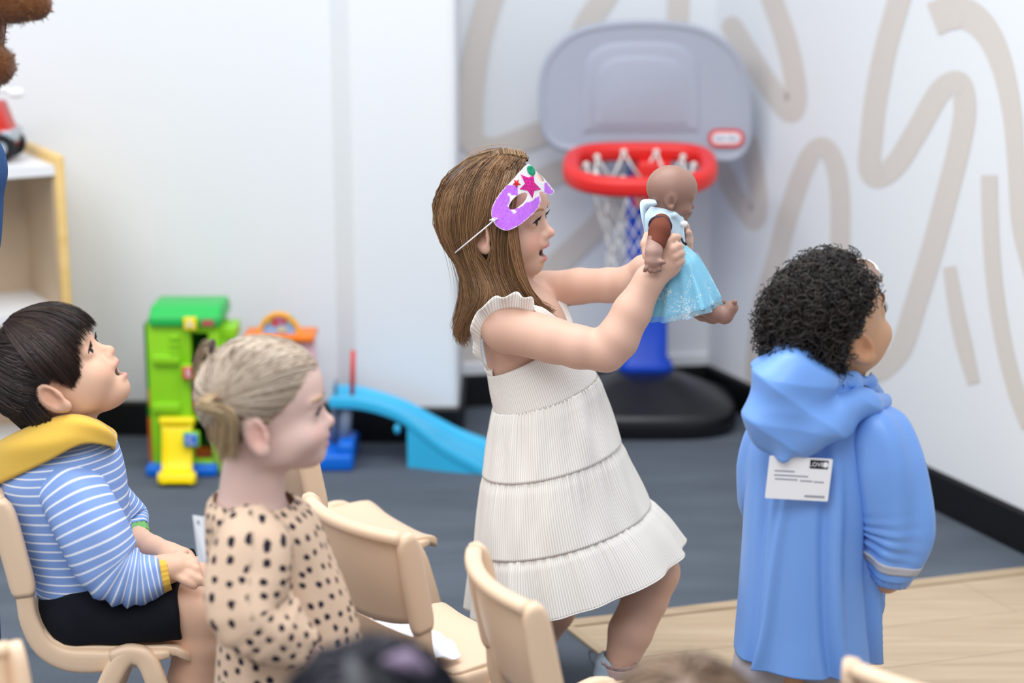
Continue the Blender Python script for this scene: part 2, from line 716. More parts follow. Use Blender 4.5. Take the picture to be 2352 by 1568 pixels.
def mural_stroke(wall, a, b, pts, width, square=False):
    """flat paint stroke; pts and widths trace its two edges, laid onto the wall plane"""
    a, b = np.asarray(a, float), np.asarray(b, float)
    e = (b - a) / np.linalg.norm(b - a)
    n = np.array([e[1], -e[0], 0]) * (0.0006 + 0.0002 * len(wall.children))
    if np.isscalar(width):
        width = [width] * len(pts)
    S = spline(np.column_stack([np.array(pts, float), width]), 14 * len(pts))
    T = np.gradient(S[:, :2], axis=0)
    T /= np.linalg.norm(T, axis=1)[:, None] + 1e-9
    N = np.column_stack([-T[:, 1], T[:, 0]]) * S[:, 2:3] / 2
    ds = np.linalg.norm(np.gradient(S[:, :2], axis=0), axis=1) + 1e-9
    dT = np.gradient(T, axis=0) / ds[:, None]
    kap = T[:, 0] * dT[:, 1] - T[:, 1] * dT[:, 0]              # signed curvature, + bends towards N
    kp = np.pad(kap, 5, mode='edge')
    win = np.stack([kp[i:i + len(kap)] for i in range(11)])
    kap = np.where(np.abs(win.max(0)) > np.abs(win.min(0)), win.max(0), win.min(0))
    lim = np.maximum(0.7 / (np.abs(kap) + 1e-6), 0.5)
    h2 = S[:, 2] / 2
    fl = np.where(kap > 0, np.minimum(h2, lim), h2) / h2
    fr = np.where(kap < 0, np.minimum(h2, lim), h2) / h2
    L = list(S[:, :2] + N * fl[:, None])
    R = list(S[:, :2] - N * fr[:, None])
    if not square:
        h = S[:, 2] / 2
        for q in (0.5, 0.8, 0.95):
            L.append(S[-1, :2] + T[-1] * h[-1] * q + N[-1] * math.sqrt(1 - q * q))
            R.append(S[-1, :2] + T[-1] * h[-1] * q - N[-1] * math.sqrt(1 - q * q))
            L.insert(0, S[0, :2] - T[0] * h[0] * q + N[0] * math.sqrt(1 - q * q))
            R.insert(0, S[0, :2] - T[0] * h[0] * q - N[0] * math.sqrt(1 - q * q))
    V = []
    for l_, r_ in zip(L, R):
        V += [on_plane(*l_, a, b) + n, on_plane(*r_, a, b) + n]
    F = []
    for i in range(len(L) - 1):
        q = np.array([L[i], L[i + 1], R[i + 1], R[i]])
        ar = 0.5 * np.sum(q[:, 0] * np.roll(q[:, 1], -1) - np.roll(q[:, 0], -1) * q[:, 1])
        tri = np.cross(np.append(L[i + 1] - L[i], 0), np.append(R[i] - L[i], 0))[2] * np.cross(np.append(R[i + 1] - R[i], 0), np.append(L[i] - R[i], 0))[2]
        if tri <= 0:
            F.append((2 * i, 2 * i + 2, 2 * i + 3, 2 * i + 1))
        else:
            k = 2 * i if np.dot(L[i + 1] - L[i], T[min(i, len(T) - 1)]) > 0 else 2 * i + 1
            F.append((2 * i, 2 * i + 2, 2 * i + 1) if k == 2 * i else (2 * i, 2 * i + 3, 2 * i + 1))
    tight = np.where(lim < h2 * 0.98)[0]
    if len(tight):
        for grp in np.split(tight, np.where(np.diff(tight) > 3)[0] + 1):
            for j in (grp[len(grp) // 2],):
                c = S[j, :2] + N[j] * (0.42 if kap[j] > 0 else -0.42)
                k = len(V)
                V += [on_plane(c[0] + h2[j] * 0.62 * math.cos(q), c[1] + h2[j] * 0.62 * math.sin(q), a, b) + n * 1.35 for q in np.linspace(0, 2 * math.pi, 18, endpoint=False)]
                F.append(tuple(range(k, k + 18)))
    link_mesh('mural_stroke', V, F, M_MURAL, wall, smooth=False)


for pts, w in [
    ([(1150, -80), (1122, 10), (1098, 100), (1085, 190), (1080, 270), (1086, 325), (1130, 345), (1200, 322), (1300, 285)], 56),
    ([(1420, -60), (1385, 0), (1345, 60), (1330, 120)], 54),
    ([(1560, -60), (1558, 30), (1555, 120)], 50),
    ([(1180, 470), (1260, 405), (1340, 380), (1420, 300)], 52),
    ([(1260, 625), (1330, 560), (1390, 500), (1450, 420), (1500, 300)], 54),
    ([(1085, 640), (1083, 720), (1080, 800), (1080, 860)], 52),
]:
    mural_stroke(wall_back, rc0, rc1, pts, w)
for pts, w, sq in [
    ([(1682, 62), (1720, 125), (1765, 195), (1812, 256), (1829, 232), (1822, 160), (1802, 80), (1770, -10), (1755, -60)], 50, False),
    ([(1655, 380), (1690, 450), (1733, 508), (1742, 455), (1735, 395), (1722, 330)], 42, False),
    ([(1738, 900), (1738, 820), (1752, 710), (1785, 590), (1815, 480), (1855, 370), (1890, 338), (1918, 375), (1930, 450), (1930, 560), (1925, 700)], [46] * 11, False),
    ([(2085, -60), (2060, 20), (2033, 120), (2012, 230), (2002, 320), (1998, 385), (2018, 405), (2060, 375), (2110, 295), (2160, 210), (2203, 190), (2217, 245), (2205, 330), (2175, 450), (2140, 580), (2100, 710), (2072, 795), (2035, 840), (1985, 865)], 52, False),
    ([(2143, 45), (2190, 28), (2235, 40), (2275, 85), (2305, 160), (2325, 260), (2335, 380), (2345, 520), (2375, 640)], [78, 76, 68, 58, 50, 44, 40, 40, 40], True),
    ([(2273, 402), (2275, 500), (2284, 640), (2305, 780), (2335, 900), (2365, 980)], 38, True),
    ([(2182, 612), (2196, 700), (2215, 790), (2238, 880)], [30, 36, 38, 28], True),
]:
    mural_stroke(wall_right, rc1, rw1, pts, w, sq)

# ---- pale wood floor area: long planks inside a border strip
pc = ground(1283, 1432)                                    # its corner
pe = ground(2352, 1308)
pd = ground(1400, 1525)
eu = (pe - pc)[:2] / np.linalg.norm((pe - pc)[:2])
ev = (pd - pc)[:2] / np.linalg.norm((pd - pc)[:2])
wood_floor = empty('floor_wood_area', (0, 0, 0))
struct(wood_floor, 'pale oak plank floor area laid into the grey carpet')


def quad_slab(name, c, m_, z=0.004, parent=wood_floor):
    V = [(*p, 0.0005) for p in c] + [(*p, z) for p in c]
    return MB().add(V, [(3, 2, 1, 0), (4, 5, 6, 7), (0, 1, 5, 4), (1, 2, 6, 5), (2, 3, 7, 6), (3, 0, 4, 7)]).build(name, m_, parent)


c0 = pc[:2]
quad_slab('border_strip', [c0, c0 + eu * 2.4, c0 + eu * 2.4 + ev * 0.035, c0 + ev * 0.035], M_PLANK_EDGE, 0.007)
quad_slab('border_strip', [c0 + ev * 0.035, c0 + ev * 0.035 + eu * 0.018, c0 + ev * 2.6 + eu * 0.018, c0 + ev * 2.6], M_PLANK_EDGE, 0.006)
for i in range(11):
    s0 = 0.037 + i * 0.19
    for j in range(2):
        u0 = 0.02 + (0.0 if j == 0 else 0.9 + 0.35 * (i % 3))
        u1 = 0.9 + 0.35 * (i % 3) + 0.02 if j == 0 else 2.4
        quad_slab('plank', [c0 + ev * s0 + eu * u0, c0 + ev * s0 + eu * (u1 - 0.0015), c0 + ev * (s0 + 0.1885) + eu * (u1 - 0.0015), c0 + ev * (s0 + 0.1885) + eu * u0], M_PLANK, 0.004)

# ================================================================== helpers for things built in world space
def settle(e, loc):
    """move a thing's Empty to its base without moving its parts"""
    loc = Vector([float(v) for v in loc])
    e.location = loc
    for ch in e.children:
        ch.location = ch.location - loc
    return e


def pbox(mb, x0, y0, x1, y1, Y, depth):
    """box whose front face at depth Y spans the given sight lines"""
    a, b = at(x0, y1, Y), at(x1, y0, Y)
    return mb.box((a[0], Y, a[2]), (b[0], Y + depth, b[2]))


def text_mesh(name, txt, size, M, material, parent, depth=0.0005):
    cu = bpy.data.curves.new(name, 'FONT')
    cu.body = txt
    cu.size = size
    cu.align_x = 'CENTER'
    cu.align_y = 'CENTER'
    cu.extrude = depth
    cu.resolution_u = 2
    tmp = bpy.data.objects.new(name, cu)
    COL.objects.link(tmp)
    dg = bpy.context.evaluated_depsgraph_get()
    me = bpy.data.meshes.new_from_object(tmp.evaluated_get(dg))
    bpy.data.objects.remove(tmp)
    me.transform(M)
    me.materials.clear()
    me.materials.append(material)
    o = bpy.data.objects.new(name, me)
    COL.objects.link(o)
    if parent:
        o.parent = parent
    return o


# ================================================================== basketball hoop
M_GREYPL = mat('grey_plastic', (168, 174, 190), 0.42, 0.4)
M_RED = mat('red_plastic', (226, 40, 38), 0.38, 0.45)
M_BLUE = mat('blue_plastic', (0, 72, 205), 0.38, 0.45)
M_BLACKPL = mat('black_plastic', (20, 21, 26), 0.36, 0.5)
M_NET = mat('white_net_cord', (232, 230, 226), 0.7, 0.3)
M_WHITE = mat('white_plastic', (240, 240, 242), 0.4, 0.4)
M_LBLTXT = mat('blue_lettering', (40, 70, 160), 0.5, 0.3)

hoop = empty('basketball_hoop')
tag(hoop, 'toy basketball hoop with grey backboard, red rim, blue pole and black base', 'basketball hoop')
hx, hy = 0.386, 5.21
# base
m = MB()
rings = []
for z, a, b in ((0.0, 0.245, 0.20), (0.012, 0.255, 0.21), (0.055, 0.256, 0.21), (0.07, 0.247, 0.202), (0.074, 0.232, 0.188), (0.085, 0.215, 0.172), (0.11, 0.155, 0.125), (0.135, 0.1, 0.085), (0.142, 0.085, 0.07)):
    ring = []
    for q in np.linspace(0, 2 * math.pi, 48, endpoint=False):
        c, s_ = math.cos(q), math.sin(q)
        p = 3.2
        ring.append((hx + a * abs(c) ** (2 / p) * (1 if c >= 0 else -1), hy + b * abs(s_) ** (2 / p) * (1 if s_ >= 0 else -1), z))
    rings.append(ring)
m.loft(rings)
m.build('base', M_BLACKPL, hoop, smooth=True)
# pole with flared foot
m = MB()
rings = []
for z, a, b in ((0.138, 0.078, 0.056), (0.15, 0.08, 0.058), (0.168, 0.074, 0.054), (0.175, 0.063, 0.046), (0.4, 0.06, 0.044), (0.74, 0.057, 0.042), (0.95, 0.05, 0.036)):
    rings.append([(hx + u * a * 2, hy + 0.06 + v * b * 2, z) for u, v in rrect(1, 1, 0.28, 5)])
m.loft(rings)
m.build('pole', M_BLUE, hoop, smooth=True)
# backboard (outline follows the moulded board: wide round top, tighter bottom corners)
BY = 5.145
Lp = [(1237, 225), (1243, 160), (1268, 112), (1312, 74), (1370, 55), (1440, 47), (1510, 47), (1580, 54), (1640, 74), (1688, 112), (1715, 160), (1727, 220), (1729, 280), (1724, 330), (1704, 362), (1668, 374), (1600, 366), (1480, 358), (1370, 352), (1300, 350), (1265, 335), (1243, 300)]
bc = at(1483, 205, BY)


def board_uv(pts, closed=True):
    out = []
    for x, y in pts:
        p = at(x, y, BY)
        out.append((p[0] - bc[0], p[2] - bc[2]))
    return out


def smooth_loop(pts, n):
    P = np.array(pts, float)
    k = len(P)
    P2 = np.vstack([P[-3:], P, P[:3]])
    S = spline(P2, (len(P2) - 1) * 8 + 1)
    S = S[3 * 8:(3 + k) * 8]
    return S[np.linspace(0, len(S) - 1, n).astype(int)]


def inset(loop, d):
    P = np.asarray(loop)
    t = np.roll(P, -1, 0) - np.roll(P, 1, 0)
    t /= np.linalg.norm(t, axis=1)[:, None]
    n = np.column_stack([-t[:, 1], t[:, 0]])
    if ((P + n * 0.001 - P.mean(0)) ** 2).sum() > ((P - P.mean(0)) ** 2).sum():
        n = -n
    return P + n * d


outline = smooth_loop(board_uv(Lp), 96)
m = MB()
rings = []
for d, w in ((0.004, 0.03), (0.0, 0.022), (0.0, 0.006), (0.005, 0.0), (0.014, 0.0), (0.018, 0.004), (0.024, 0.0045)):
    rings.append([(bc[0] + u, BY + w, bc[2] + v) for u, v in inset(outline, d)])
m.loft(rings)
bb = m.build('backboard', M_GREYPL, hoop, smooth=True)
bb.data.polygons.foreach_set('use_smooth', np.ones(len(bb.data.polygons), dtype=bool))


def board_panel(pts, z0, z1, name):
    lp = smooth_loop(board_uv(pts), 64)
    hs = (lp.max(0) - lp.min(0)) / 2
    cc = (lp.max(0) + lp.min(0)) / 2
    shrunk = cc + (lp - cc) * (1 - 0.012 / hs)
    mm = MB()
    mm.loft([[(bc[0] + u, BY + 0.006, bc[2] + v) for u, v in lp], [(bc[0] + u, BY + z0, bc[2] + v) for u, v in lp], [(bc[0] + u, BY + z1, bc[2] + v) for u, v in shrunk]])
    return mm.build(name, M_GREYPL, bb, smooth=False, bevel=0.0015)


board_panel([(1338, 300), (1338, 180), (1352, 130), (1395, 102), (1475, 96), (1555, 102), (1592, 130), (1606, 180), (1606, 290), (1590, 303), (1480, 304), (1355, 304)], 0.0030, -0.0005, 'raised_panel')
board_panel([(1368, 280), (1368, 195), (1380, 155), (1410, 134), (1475, 128), (1540, 134), (1570, 155), (1580, 195), (1582, 275), (1570, 290), (1480, 291), (1380, 291)], -0.0005, -0.0040, 'raised_panel')
# oval maker's label
lc = at(1668, 317, BY)
Ml = Matrix(((1, 0, 0, lc[0]), (0, 0, -1, BY - 0.0005), (0, 1, 0, lc[2]), (0, 0, 0, 1)))
lb = MB().prism(rrect(0.098, 0.049, 0.0235, 8), 0.003, Ml).build('oval_label', M_RED, bb)
Ml2 = Matrix(((1, 0, 0, lc[0]), (0, 0, -1, BY - 0.0036), (0, 1, 0, lc[2]), (0, 0, 0, 1)))
MB().prism(rrect(0.08, 0.031, 0.0153, 8), 0.001, Ml2).build('white_field', M_WHITE, hoop)
Mt = Matrix(((1, 0, 0, lc[0]), (0, 0, -1, BY - 0.0052), (0, 1, 0, lc[2]), (0, 0, 0, 1)))
text_mesh('lettering', 'little tikes', 0.0165, Mt, M_LBLTXT, hoop)
# rim
rb = at(1470, 348, 5.08)
rf = at(1470, 430, 4.76)
rimc = (rb + rf) / 2
rl = np.linalg.norm(rf - rb) / 2
ru = np.array([1.0, 0, 0.0])
rv = (rf - rb) / np.linalg.norm(rf - rb)
rn = np.cross(ru, rv)
m = MB()
rings = []
NR = 56
rim_pts = []
for q in np.linspace(0, 2 * math.pi, NR, endpoint=False):
    c, s_ = math.cos(q), math.sin(q)
    p = 2.5 if s_ > 0 else 3.6
    u = 0.182 * abs(c) ** (2 / p) * (1 if c >= 0 else -1)
    v = rl * abs(s_) ** (2 / p) * (1 if s_ >= 0 else -1)
    rim_pts.append(rimc + ru * u + rv * v)
for i in range(NR):
    t = rim_pts[(i + 1) % NR] - rim_pts[i - 1]
    t /= np.linalg.norm(t)
    o_ = np.cross(t, rn)
    rings.append([rim_pts[i] + o_ * 0.023 * 2 * u + rn * 0.025 * 2 * v for u, v in rrect(1, 1, 0.36, 4)])
m.loft(rings, closed=True)
m.build('rim', M_RED, hoop, smooth=True)
m = MB()
m.box((hx - 0.045, 5.03, rb[2] - 0.085), (hx + 0.045, 5.15, rb[2] - 0.02))
m.box((hx - 0.05, 5.1, rb[2] - 0.16), (hx + 0.05, 5.2, rb[2] - 0.03))
m.build('bracket', M_RED, hoop, bevel=0.008)
# net: zigzag cords hung on hooks under the rim, knotted into diamonds
m = MB()
NH = 10
levels = [(0.0, 0.80), (0.055, 0.72), (0.11, 0.62), (0.165, 0.52), (0.22, 0.47), (0.27, 0.48)]


def net_pt(i, lev):
    dz, sc = levels[lev]
    q = 2 * math.pi * (i + 0.5 * (lev % 2)) / NH
    return rimc + ru * 0.178 * sc * math.cos(q) + rv * rl * sc * math.sin(q) * 0.98 + np.array([0, 0.0, -dz + (0.01 if lev == 0 else 0)])


for i in range(NH):
    m.sphere(net_pt(i, 0), 0.009, 8, 6)
    for lev in range(len(levels) - 1):
        a = net_pt(i, lev)
        for j in ((i, i - 1) if lev % 2 == 0 else (i, i + 1)):
            b = net_pt(j, lev + 1)
            mid = (a + b) / 2 + np.array([0, 0, -0.004])
            m.tube([a, mid, b], 0.0036 if lev < 1 else 0.0019, 6)
m.build('net', M_NET, hoop, smooth=True)
settle(hoop, (hx, hy, 0))

# ================================================================== green toy garage
M_LIME = mat('lime_plastic', (146, 214, 30), 0.4, 0.4)
M_GREEN = mat('green_plastic', (44, 190, 88), 0.4, 0.4)
M_DGREEN = mat('dark_green_plastic', (30, 130, 20), 0.45, 0.4)
M_ORANGE = mat('orange_plastic', (250, 128, 24), 0.4, 0.4)
M_YELLOW = mat('yellow_plastic', (252, 226, 4), 0.4, 0.4)
M_BASEBLUE = mat('toy_blue_plastic', (10, 110, 222), 0.4, 0.4)
M_SKY = mat('light_blue_plastic', (58, 190, 240), 0.35, 0.45)
M_GREYLEG = mat('slate_grey_plastic', (120, 134, 156), 0.45, 0.4)
M_RUST = mat('rust_plastic', (190, 88, 30), 0.45, 0.4)
M_PINK = mat('pale_pink_plastic', (235, 190, 200), 0.4, 0.4)
GY = 4.70
gar = empty('toy_garage')
tag(gar, 'lime green toy car garage tower with yellow ramp and lettered signs', 'toy garage')
g = MB()
pbox(g, 352, 745, 408, 1085, GY, 0.03)          # left front panel
pbox(g, 408, 745, 436, 835, GY, 0.03)
pbox(g, 416, 830, 436, 1060, GY, 0.03)          # middle post
pbox(g, 436, 745, 500, 765, GY, 0.03)
pbox(g, 490, 760, 502, 1085, GY, 0.03)
pbox(g, 436, 1058, 500, 1080, GY, 0.03)
g.build('frame', M_LIME, gar, bevel=0.003)
g = MB()
pbox(g, 346, 745, 356, 1080, GY + 0.03, 0.13)
pbox(g, 496, 745, 504, 1080, GY + 0.03, 0.13)
pbox(g, 346, 745, 504, 1080, GY + 0.15, 0.01)
g.build('rear_panels', M_DGREEN, gar)
for y0, y1 in ((818, 838), (928, 948)):
    g = MB()
    pbox(g, 350, y0, 412, y1, GY - 0.012, 0.02)
    g.build('ledge', M_LIME, gar, bevel=0.003)
for y0 in (772, 788, 804):
    g = MB()
    pbox(g, 390, y0, 410, y0 + 10, GY - 0.006, 0.01)
    g.build('louvre', M_LIME, gar, bevel=0.002)
g = MB()
pbox(g, 392, 905, 420, 965, GY + 0.02, 0.02)
pbox(g, 436, 895, 500, 955, GY + 0.07, 0.02)
pbox(g, 342, 893, 354, 935, GY + 0.02, 0.1)
g.build('orange_panel', M_ORANGE, gar, bevel=0.002)
g = MB()
pbox(g, 436, 1030, 492, 1058, GY + 0.05, 0.02)
g.build('rust_panel', M_RUST, gar)
g = MB()
pbox(g, 345, 960, 354, 1080, GY + 0.012, 0.12)
g.build('rust_panel', M_RUST, gar)
for y0 in (860, 955):
    g = MB()
    pbox(g, 412, y0, 498, y0 + 8, GY + 0.02, 0.12)
    g.build('floor_deck', M_LIME, gar)
g = MB()
p0, p1 = at(342, 750, GY - 0.01), at(504, 710, GY - 0.01)
g.loft([[(p0[0], y, z), (p1[0], y, z)][i] if False else None for i in range(0)] or [[(x, GY - 0.012, p0[2]), (x, GY - 0.012, p1[2] - 0.02), (x, GY + 0.02, p1[2]), (x, GY + 0.15, p1[2]), (x, GY + 0.18, p1[2] - 0.02), (x, GY + 0.18, p0[2])] for x in (p0[0], p0[0] + 0.01, p1[0] - 0.01, p1[0])])
roof = g.build('roof', M_GREEN, gar, bevel=0.006)
for xx in (345, 475):
    g = MB()
    pbox(g, xx, 704, xx + 26, 718, GY + 0.02, 0.12)
    g.build('roof_ridge', M_GREEN, roof, bevel=0.006)
g = MB()
pbox(g, 464, 735, 490, 748, GY - 0.016, 0.004)
g.build('red_tag', mat('faded_red_tag', (190, 90, 90), 0.5), roof)
g = MB()
pbox(g, 500, 752, 540, 782, GY + 0.02, 0.1)
pbox(g, 500, 780, 520, 800, GY + 0.02, 0.1)
g.build('side_ramp', M_LIME, gar, bevel=0.004)
g = MB()
p0, p1 = at(340, 1100, GY), at(492, 1070, GY)
g.box((p0[0], GY - 0.03, 0.0), (p1[0] + 0.01, GY + 0.19, 0.03))
g.build('base', M_BASEBLUE, gar, bevel=0.008)
# yellow ramp with scrolled top and bottom
g = MB()
pa = [at(407, 968, GY - 0.006), at(407, 985, GY - 0.02), at(407, 1020, GY - 0.035), at(407, 1070, GY - 0.055), at(407, 1096, GY - 0.09), at(407, 1108, GY - 0.12)]
hw = 0.039
g.loft([[(p[0] - hw, p[1], p[2]), (p[0] + hw, p[1], p[2]), (p[0] + hw, p[1] + 0.012, p[2] - 0.004), (p[0] - hw, p[1] + 0.012, p[2] - 0.004)] for p in spline(pa, 16)])
for px_, Yc, r in ((967, GY - 0.012, 0.012), (1098, GY - 0.095, 0.017)):
    c = at(407, px_, Yc)
    ext = 0.045 if r < 0.015 else 0.048
    g.tube([(c[0] - ext, c[1], max(c[2], r)), (c[0] + ext, c[1], max(c[2], r))], r, 14)
for dx in (-hw, hw - 0.007):
    g.loft([[(p[0] + dx, p[1] - 0.008, p[2]), (p[0] + dx + 0.007, p[1] - 0.008, p[2]), (p[0] + dx + 0.007, p[1] + 0.01, p[2]), (p[0] + dx, p[1] + 0.01, p[2])] for p in spline(pa, 12)])
g.build('ramp', M_YELLOW, gar, smooth=False, bevel=0.001)
for ch, px_, py_, cm, bm_ in (('A', 436, 744, M_YELLOW, M_WHITE), ('B', 434, 857, M_RED, M_WHITE), ('C', 438, 1011, M_BASEBLUE, M_WHITE)):
    c = at(px_, py_, GY - 0.024 if ch != 'C' else GY - 0.06)
    yy = c[1]
    if ch != 'A':
        MB().box((c[0] - 0.021, yy + 0.004, c[2] - 0.021), (c[0] + 0.021, yy + 0.02, c[2] + 0.021)).build('sign_surround', M_LIME, gar, bevel=0.004)
    sgn = MB().box((c[0] - 0.0165, yy, c[2] - 0.0165), (c[0] + 0.0165, yy + 0.012, c[2] + 0.0165)).build('letter_sign', cm, gar, bevel=0.002)
    Mx = Matrix(((1, 0, 0, c[0]), (0, 0, -1, yy - 0.0012), (0, 1, 0, c[2]), (0, 0, 0, 1)))
    text_mesh('letter', ch, 0.032, Mx, bm_, sgn)
settle(gar, (at(420, 1090, GY)[0], GY + 0.07, 0))

# ================================================================== orange-topped car track with blue slide
trk = empty('toy_car_track')
tag(trk, 'toy car track with orange arched top, light blue slide and blue foot', 'toy track')
TY = 4.80
g = MB()
p0, p1 = at(560, 783, TY), at(722, 768, TY)
g.box((p0[0], TY - 0.02, p0[2]), (p1[0], TY + 0.09, p1[2]))
g.build('top_shelf', M_ORANGE, trk, bevel=0.004)
c = at(641, 774, TY)
arc_o = [(c[0] + 0.058 * math.cos(a), c[2] + 0.066 * math.sin(a)) for a in np.linspace(0, math.pi, 24)]
arc_i = [(c[0] + 0.047 * math.cos(a), c[2] + 0.054 * math.sin(a)) for a in np.linspace(0, math.pi, 24)]
g = MB()
g.loft([[(o_[0], TY, o_[1]), (i_[0], TY, i_[1]), (i_[0], TY + 0.02, i_[1]), (o_[0], TY + 0.02, o_[1])] for o_, i_ in zip(arc_o, arc_i)])
g.build('arch', mat('amber_plastic', (252, 176, 52), 0.4), trk, bevel=0.002)
Mx = Matrix(((1, 0, 0, 0), (0, 0, 1, TY + 0.008), (0, 1, 0, 0), (0, 0, 0, 1)))
pic = MB().prism(arc_i, 0.006, Mx).build('picture_panel', mat('printed_sky_blue', (150, 190, 240), 0.5), trk)
for (px_, py_, rx, rz, col) in ((632, 741, 0.011, 0.011, (212, 66, 48)), (651, 739, 0.007, 0.009, (214, 80, 40)), (641, 733, 0.016, 0.006, (200, 120, 170)), (647, 757, 0.013, 0.007, (214, 210, 170)), (668, 735, 0.009, 0.013, (165, 200, 150)), (618, 735, 0.006, 0.01, (200, 190, 90))):
    p = at(px_, py_, TY)
    el = [(p[0] + rx * math.cos(a), p[2] + rz * math.sin(a)) for a in np.linspace(0, 2 * math.pi, 16, endpoint=False)]
    k = len(pic.children)
    MB().prism(el, 0.002, Matrix(((1, 0, 0, 0), (0, 0, 1, TY + 0.0055 - 0.0008 * k), (0, 1, 0, 0), (0, 0, 0, 1)))).build('printed_spot', mat('printed_spot', col, 0.5), pic)
g = MB()
p0, p1 = at(688, 900, TY), at(722, 783, TY)
g.box((p0[0], TY, p0[2]), (p1[0], TY + 0.05, p1[2]))
g.build('side_panel', M_PINK, trk, bevel=0.003)
g = MB()
p0, p1 = at(575, 1060, TY), at(690, 783, TY)
g.box((p0[0], TY + 0.02, 0.02), (p0[0] + 0.03, TY + 0.07, p1[2]))
g.box((p1[0] - 0.03, TY + 0.02, 0.02), (p1[0], TY + 0.07, p1[2]))
g.build('tower_post', M_ORANGE, trk, bevel=0.003)
g = MB()
p0, p1 = at(560, 1085, 4.75), at(812, 1052, 4.75)
g.box((p0[0], 4.72, 0), (p1[0], 4.95, 0.045))
p0, p1 = at(776, 1060, 4.74), at(812, 1016, 4.74)
g.box((p0[0], 4.73, 0.03), (p1[0], 4.86, p1[2]))
g.build('foot', M_BASEBLUE, trk, bevel=0.008)
g = MB()
a, b = at(789, 1020, 4.8), at(797, 925, 4.8)
g.tube([a, b], 0.017, 10)
a, b = at(765, 1020, 4.84), at(772, 925, 4.84)
g.tube([a, b], 0.012, 10)
g.build('support_leg', M_GREYLEG, trk, smooth=True)
far_e = spline([at(765, 893, 4.93), at(830, 898, 4.93), at(925, 927, 4.93), at(1000, 966, 4.93), at(1060, 996, 4.93), at(1125, 1020, 4.93)], 30)
near_e = spline([at(755, 925, 4.77), at(830, 930, 4.77), at(905, 952, 4.76), at(955, 985, 4.75), at(1020, 1035, 4.72), at(1118, 1088, 4.69)], 30)
g = MB()
rings = []
for a, b in zip(far_e, near_e):
    w = (b - a)
    up = np.array([0, 0, 1.0])
    rings.append([a + up * 0.014, a + w * 0.06 + up * 0.014, a + w * 0.09, b - w * 0.09, b - w * 0.06 + up * 0.014, b + up * 0.014, b - up * 0.014, a - up * 0.014])
g.loft(rings)
g.build('slide', M_SKY, trk, smooth=False, bevel=0.002)
g = MB()
k0 = 15
g.loft([[near_e[i] + np.array([0, 0.003, -0.006]), near_e[i] + np.array([0, 0.013, -0.006]), np.array([near_e[i][0], near_e[i][1] + 0.013, 0.0]), np.array([near_e[i][0], near_e[i][1] + 0.003, 0.0])] for i in range(k0, 30)])
g.build('slide_skirt', M_SKY, trk)
g = MB()
g.loft([[far_e[i] + np.array([0, -0.013, -0.006]), far_e[i] + np.array([0, -0.003, -0.006]), np.array([far_e[i][0], far_e[i][1] - 0.003, 0.0]), np.array([far_e[i][0], far_e[i][1] - 0.013, 0.0])] for i in range(k0, 30)])
g.build('slide_skirt', M_SKY, trk)
g = MB()
c = at(912, 975, 4.76)
g.sphere((c[0], c[1], c[2] - 0.012), (0.009, 0.012, 0.014), 10, 8)
g.build('clip', M_SKY, trk, smooth=True)
g = MB()
a, b = at(809, 906, 4.80), at(811, 805, 4.80)
g.tube([a, a * 0.5 + b * 0.5, b], [0.0065, 0.006, 0.006], 10)
g.build('lever', M_RED, trk, smooth=True)
g = MB()
a, b = at(771, 905, 4.86), at(773, 872, 4.86)
g.tube([a, b], 0.004, 8)
g.build('pin', M_GREYLEG, trk, smooth=True)
settle(trk, (at(700, 1080, TY)[0], 4.83, 0))

# ================================================================== shelf unit with toy truck
M_BIRCH = wood_material('birch_edge', (222, 186, 118), (236, 202, 136), (2, 2, 20))
M_LAM = mat('white_laminate', (236, 237, 240), 0.4, 0.4)
M_SHELFIN = wood_material('beige_ply', (196, 174, 148), (206, 184, 158), (2, 20, 2))
FR = ground(148, 356, 0.84)
ang = math.atan2(0.87, -0.49)
dd = np.array([math.cos(ang), math.sin(ang), 0])
ww = np.array([-dd[1], dd[0], 0]) * 1.0
if ww[0] > 0:
    ww = -ww
shelf = empty('shelf_unit')
tag(shelf, 'low open shelf unit with white top and pale wooden side panel', 'shelf')


def sbox(mb, w0, w1, d0, d1, z0, z1):
    P = [FR[:2] + ww[:2] * w + dd[:2] * d for w, d in ((w0, d0), (w1, d0), (w1, d1), (w0, d1))]
    V = [(*p, z0) for p in P] + [(*p, z1) for p in P]
    return mb.add(V, [(3, 2, 1, 0), (4, 5, 6, 7), (0, 1, 5, 4), (1, 2, 6, 5), (2, 3, 7, 6), (3, 0, 4, 7)])


sbox(MB(), 0.0, 0.026, 0.0, 0.30, 0, 0.84).build('side_panel', M_BIRCH, shelf, bevel=0.006)
sbox(MB(), 0.80, 0.826, 0.0, 0.30, 0, 0.84).build('side_panel', M_BIRCH, shelf, bevel=0.006)
sbox(MB(), 0.026, 0.80, 0.004, 0.29, 0.79, 0.815).build('top', M_LAM, shelf)
sbox(MB(), 0.026, 0.80, 0.006, 0.29, 0.415, 0.44).build('shelf_board', M_LAM, shelf)
sbox(MB(), 0.026, 0.80, 0.006, 0.29, 0.05, 0.075).build('shelf_board', M_LAM, shelf)
sbox(MB(), 0.026, 0.80, 0.285, 0.297, 0.0, 0.815).build('back_panel', M_SHELFIN, shelf)
sbox(MB(), 0.027, 0.031, 0.012, 0.285, 0.075, 0.789).build('inner_lining', M_SHELFIN, shelf)
settle(shelf, (FR[0] - 0.35, FR[1] - 0.05, 0))

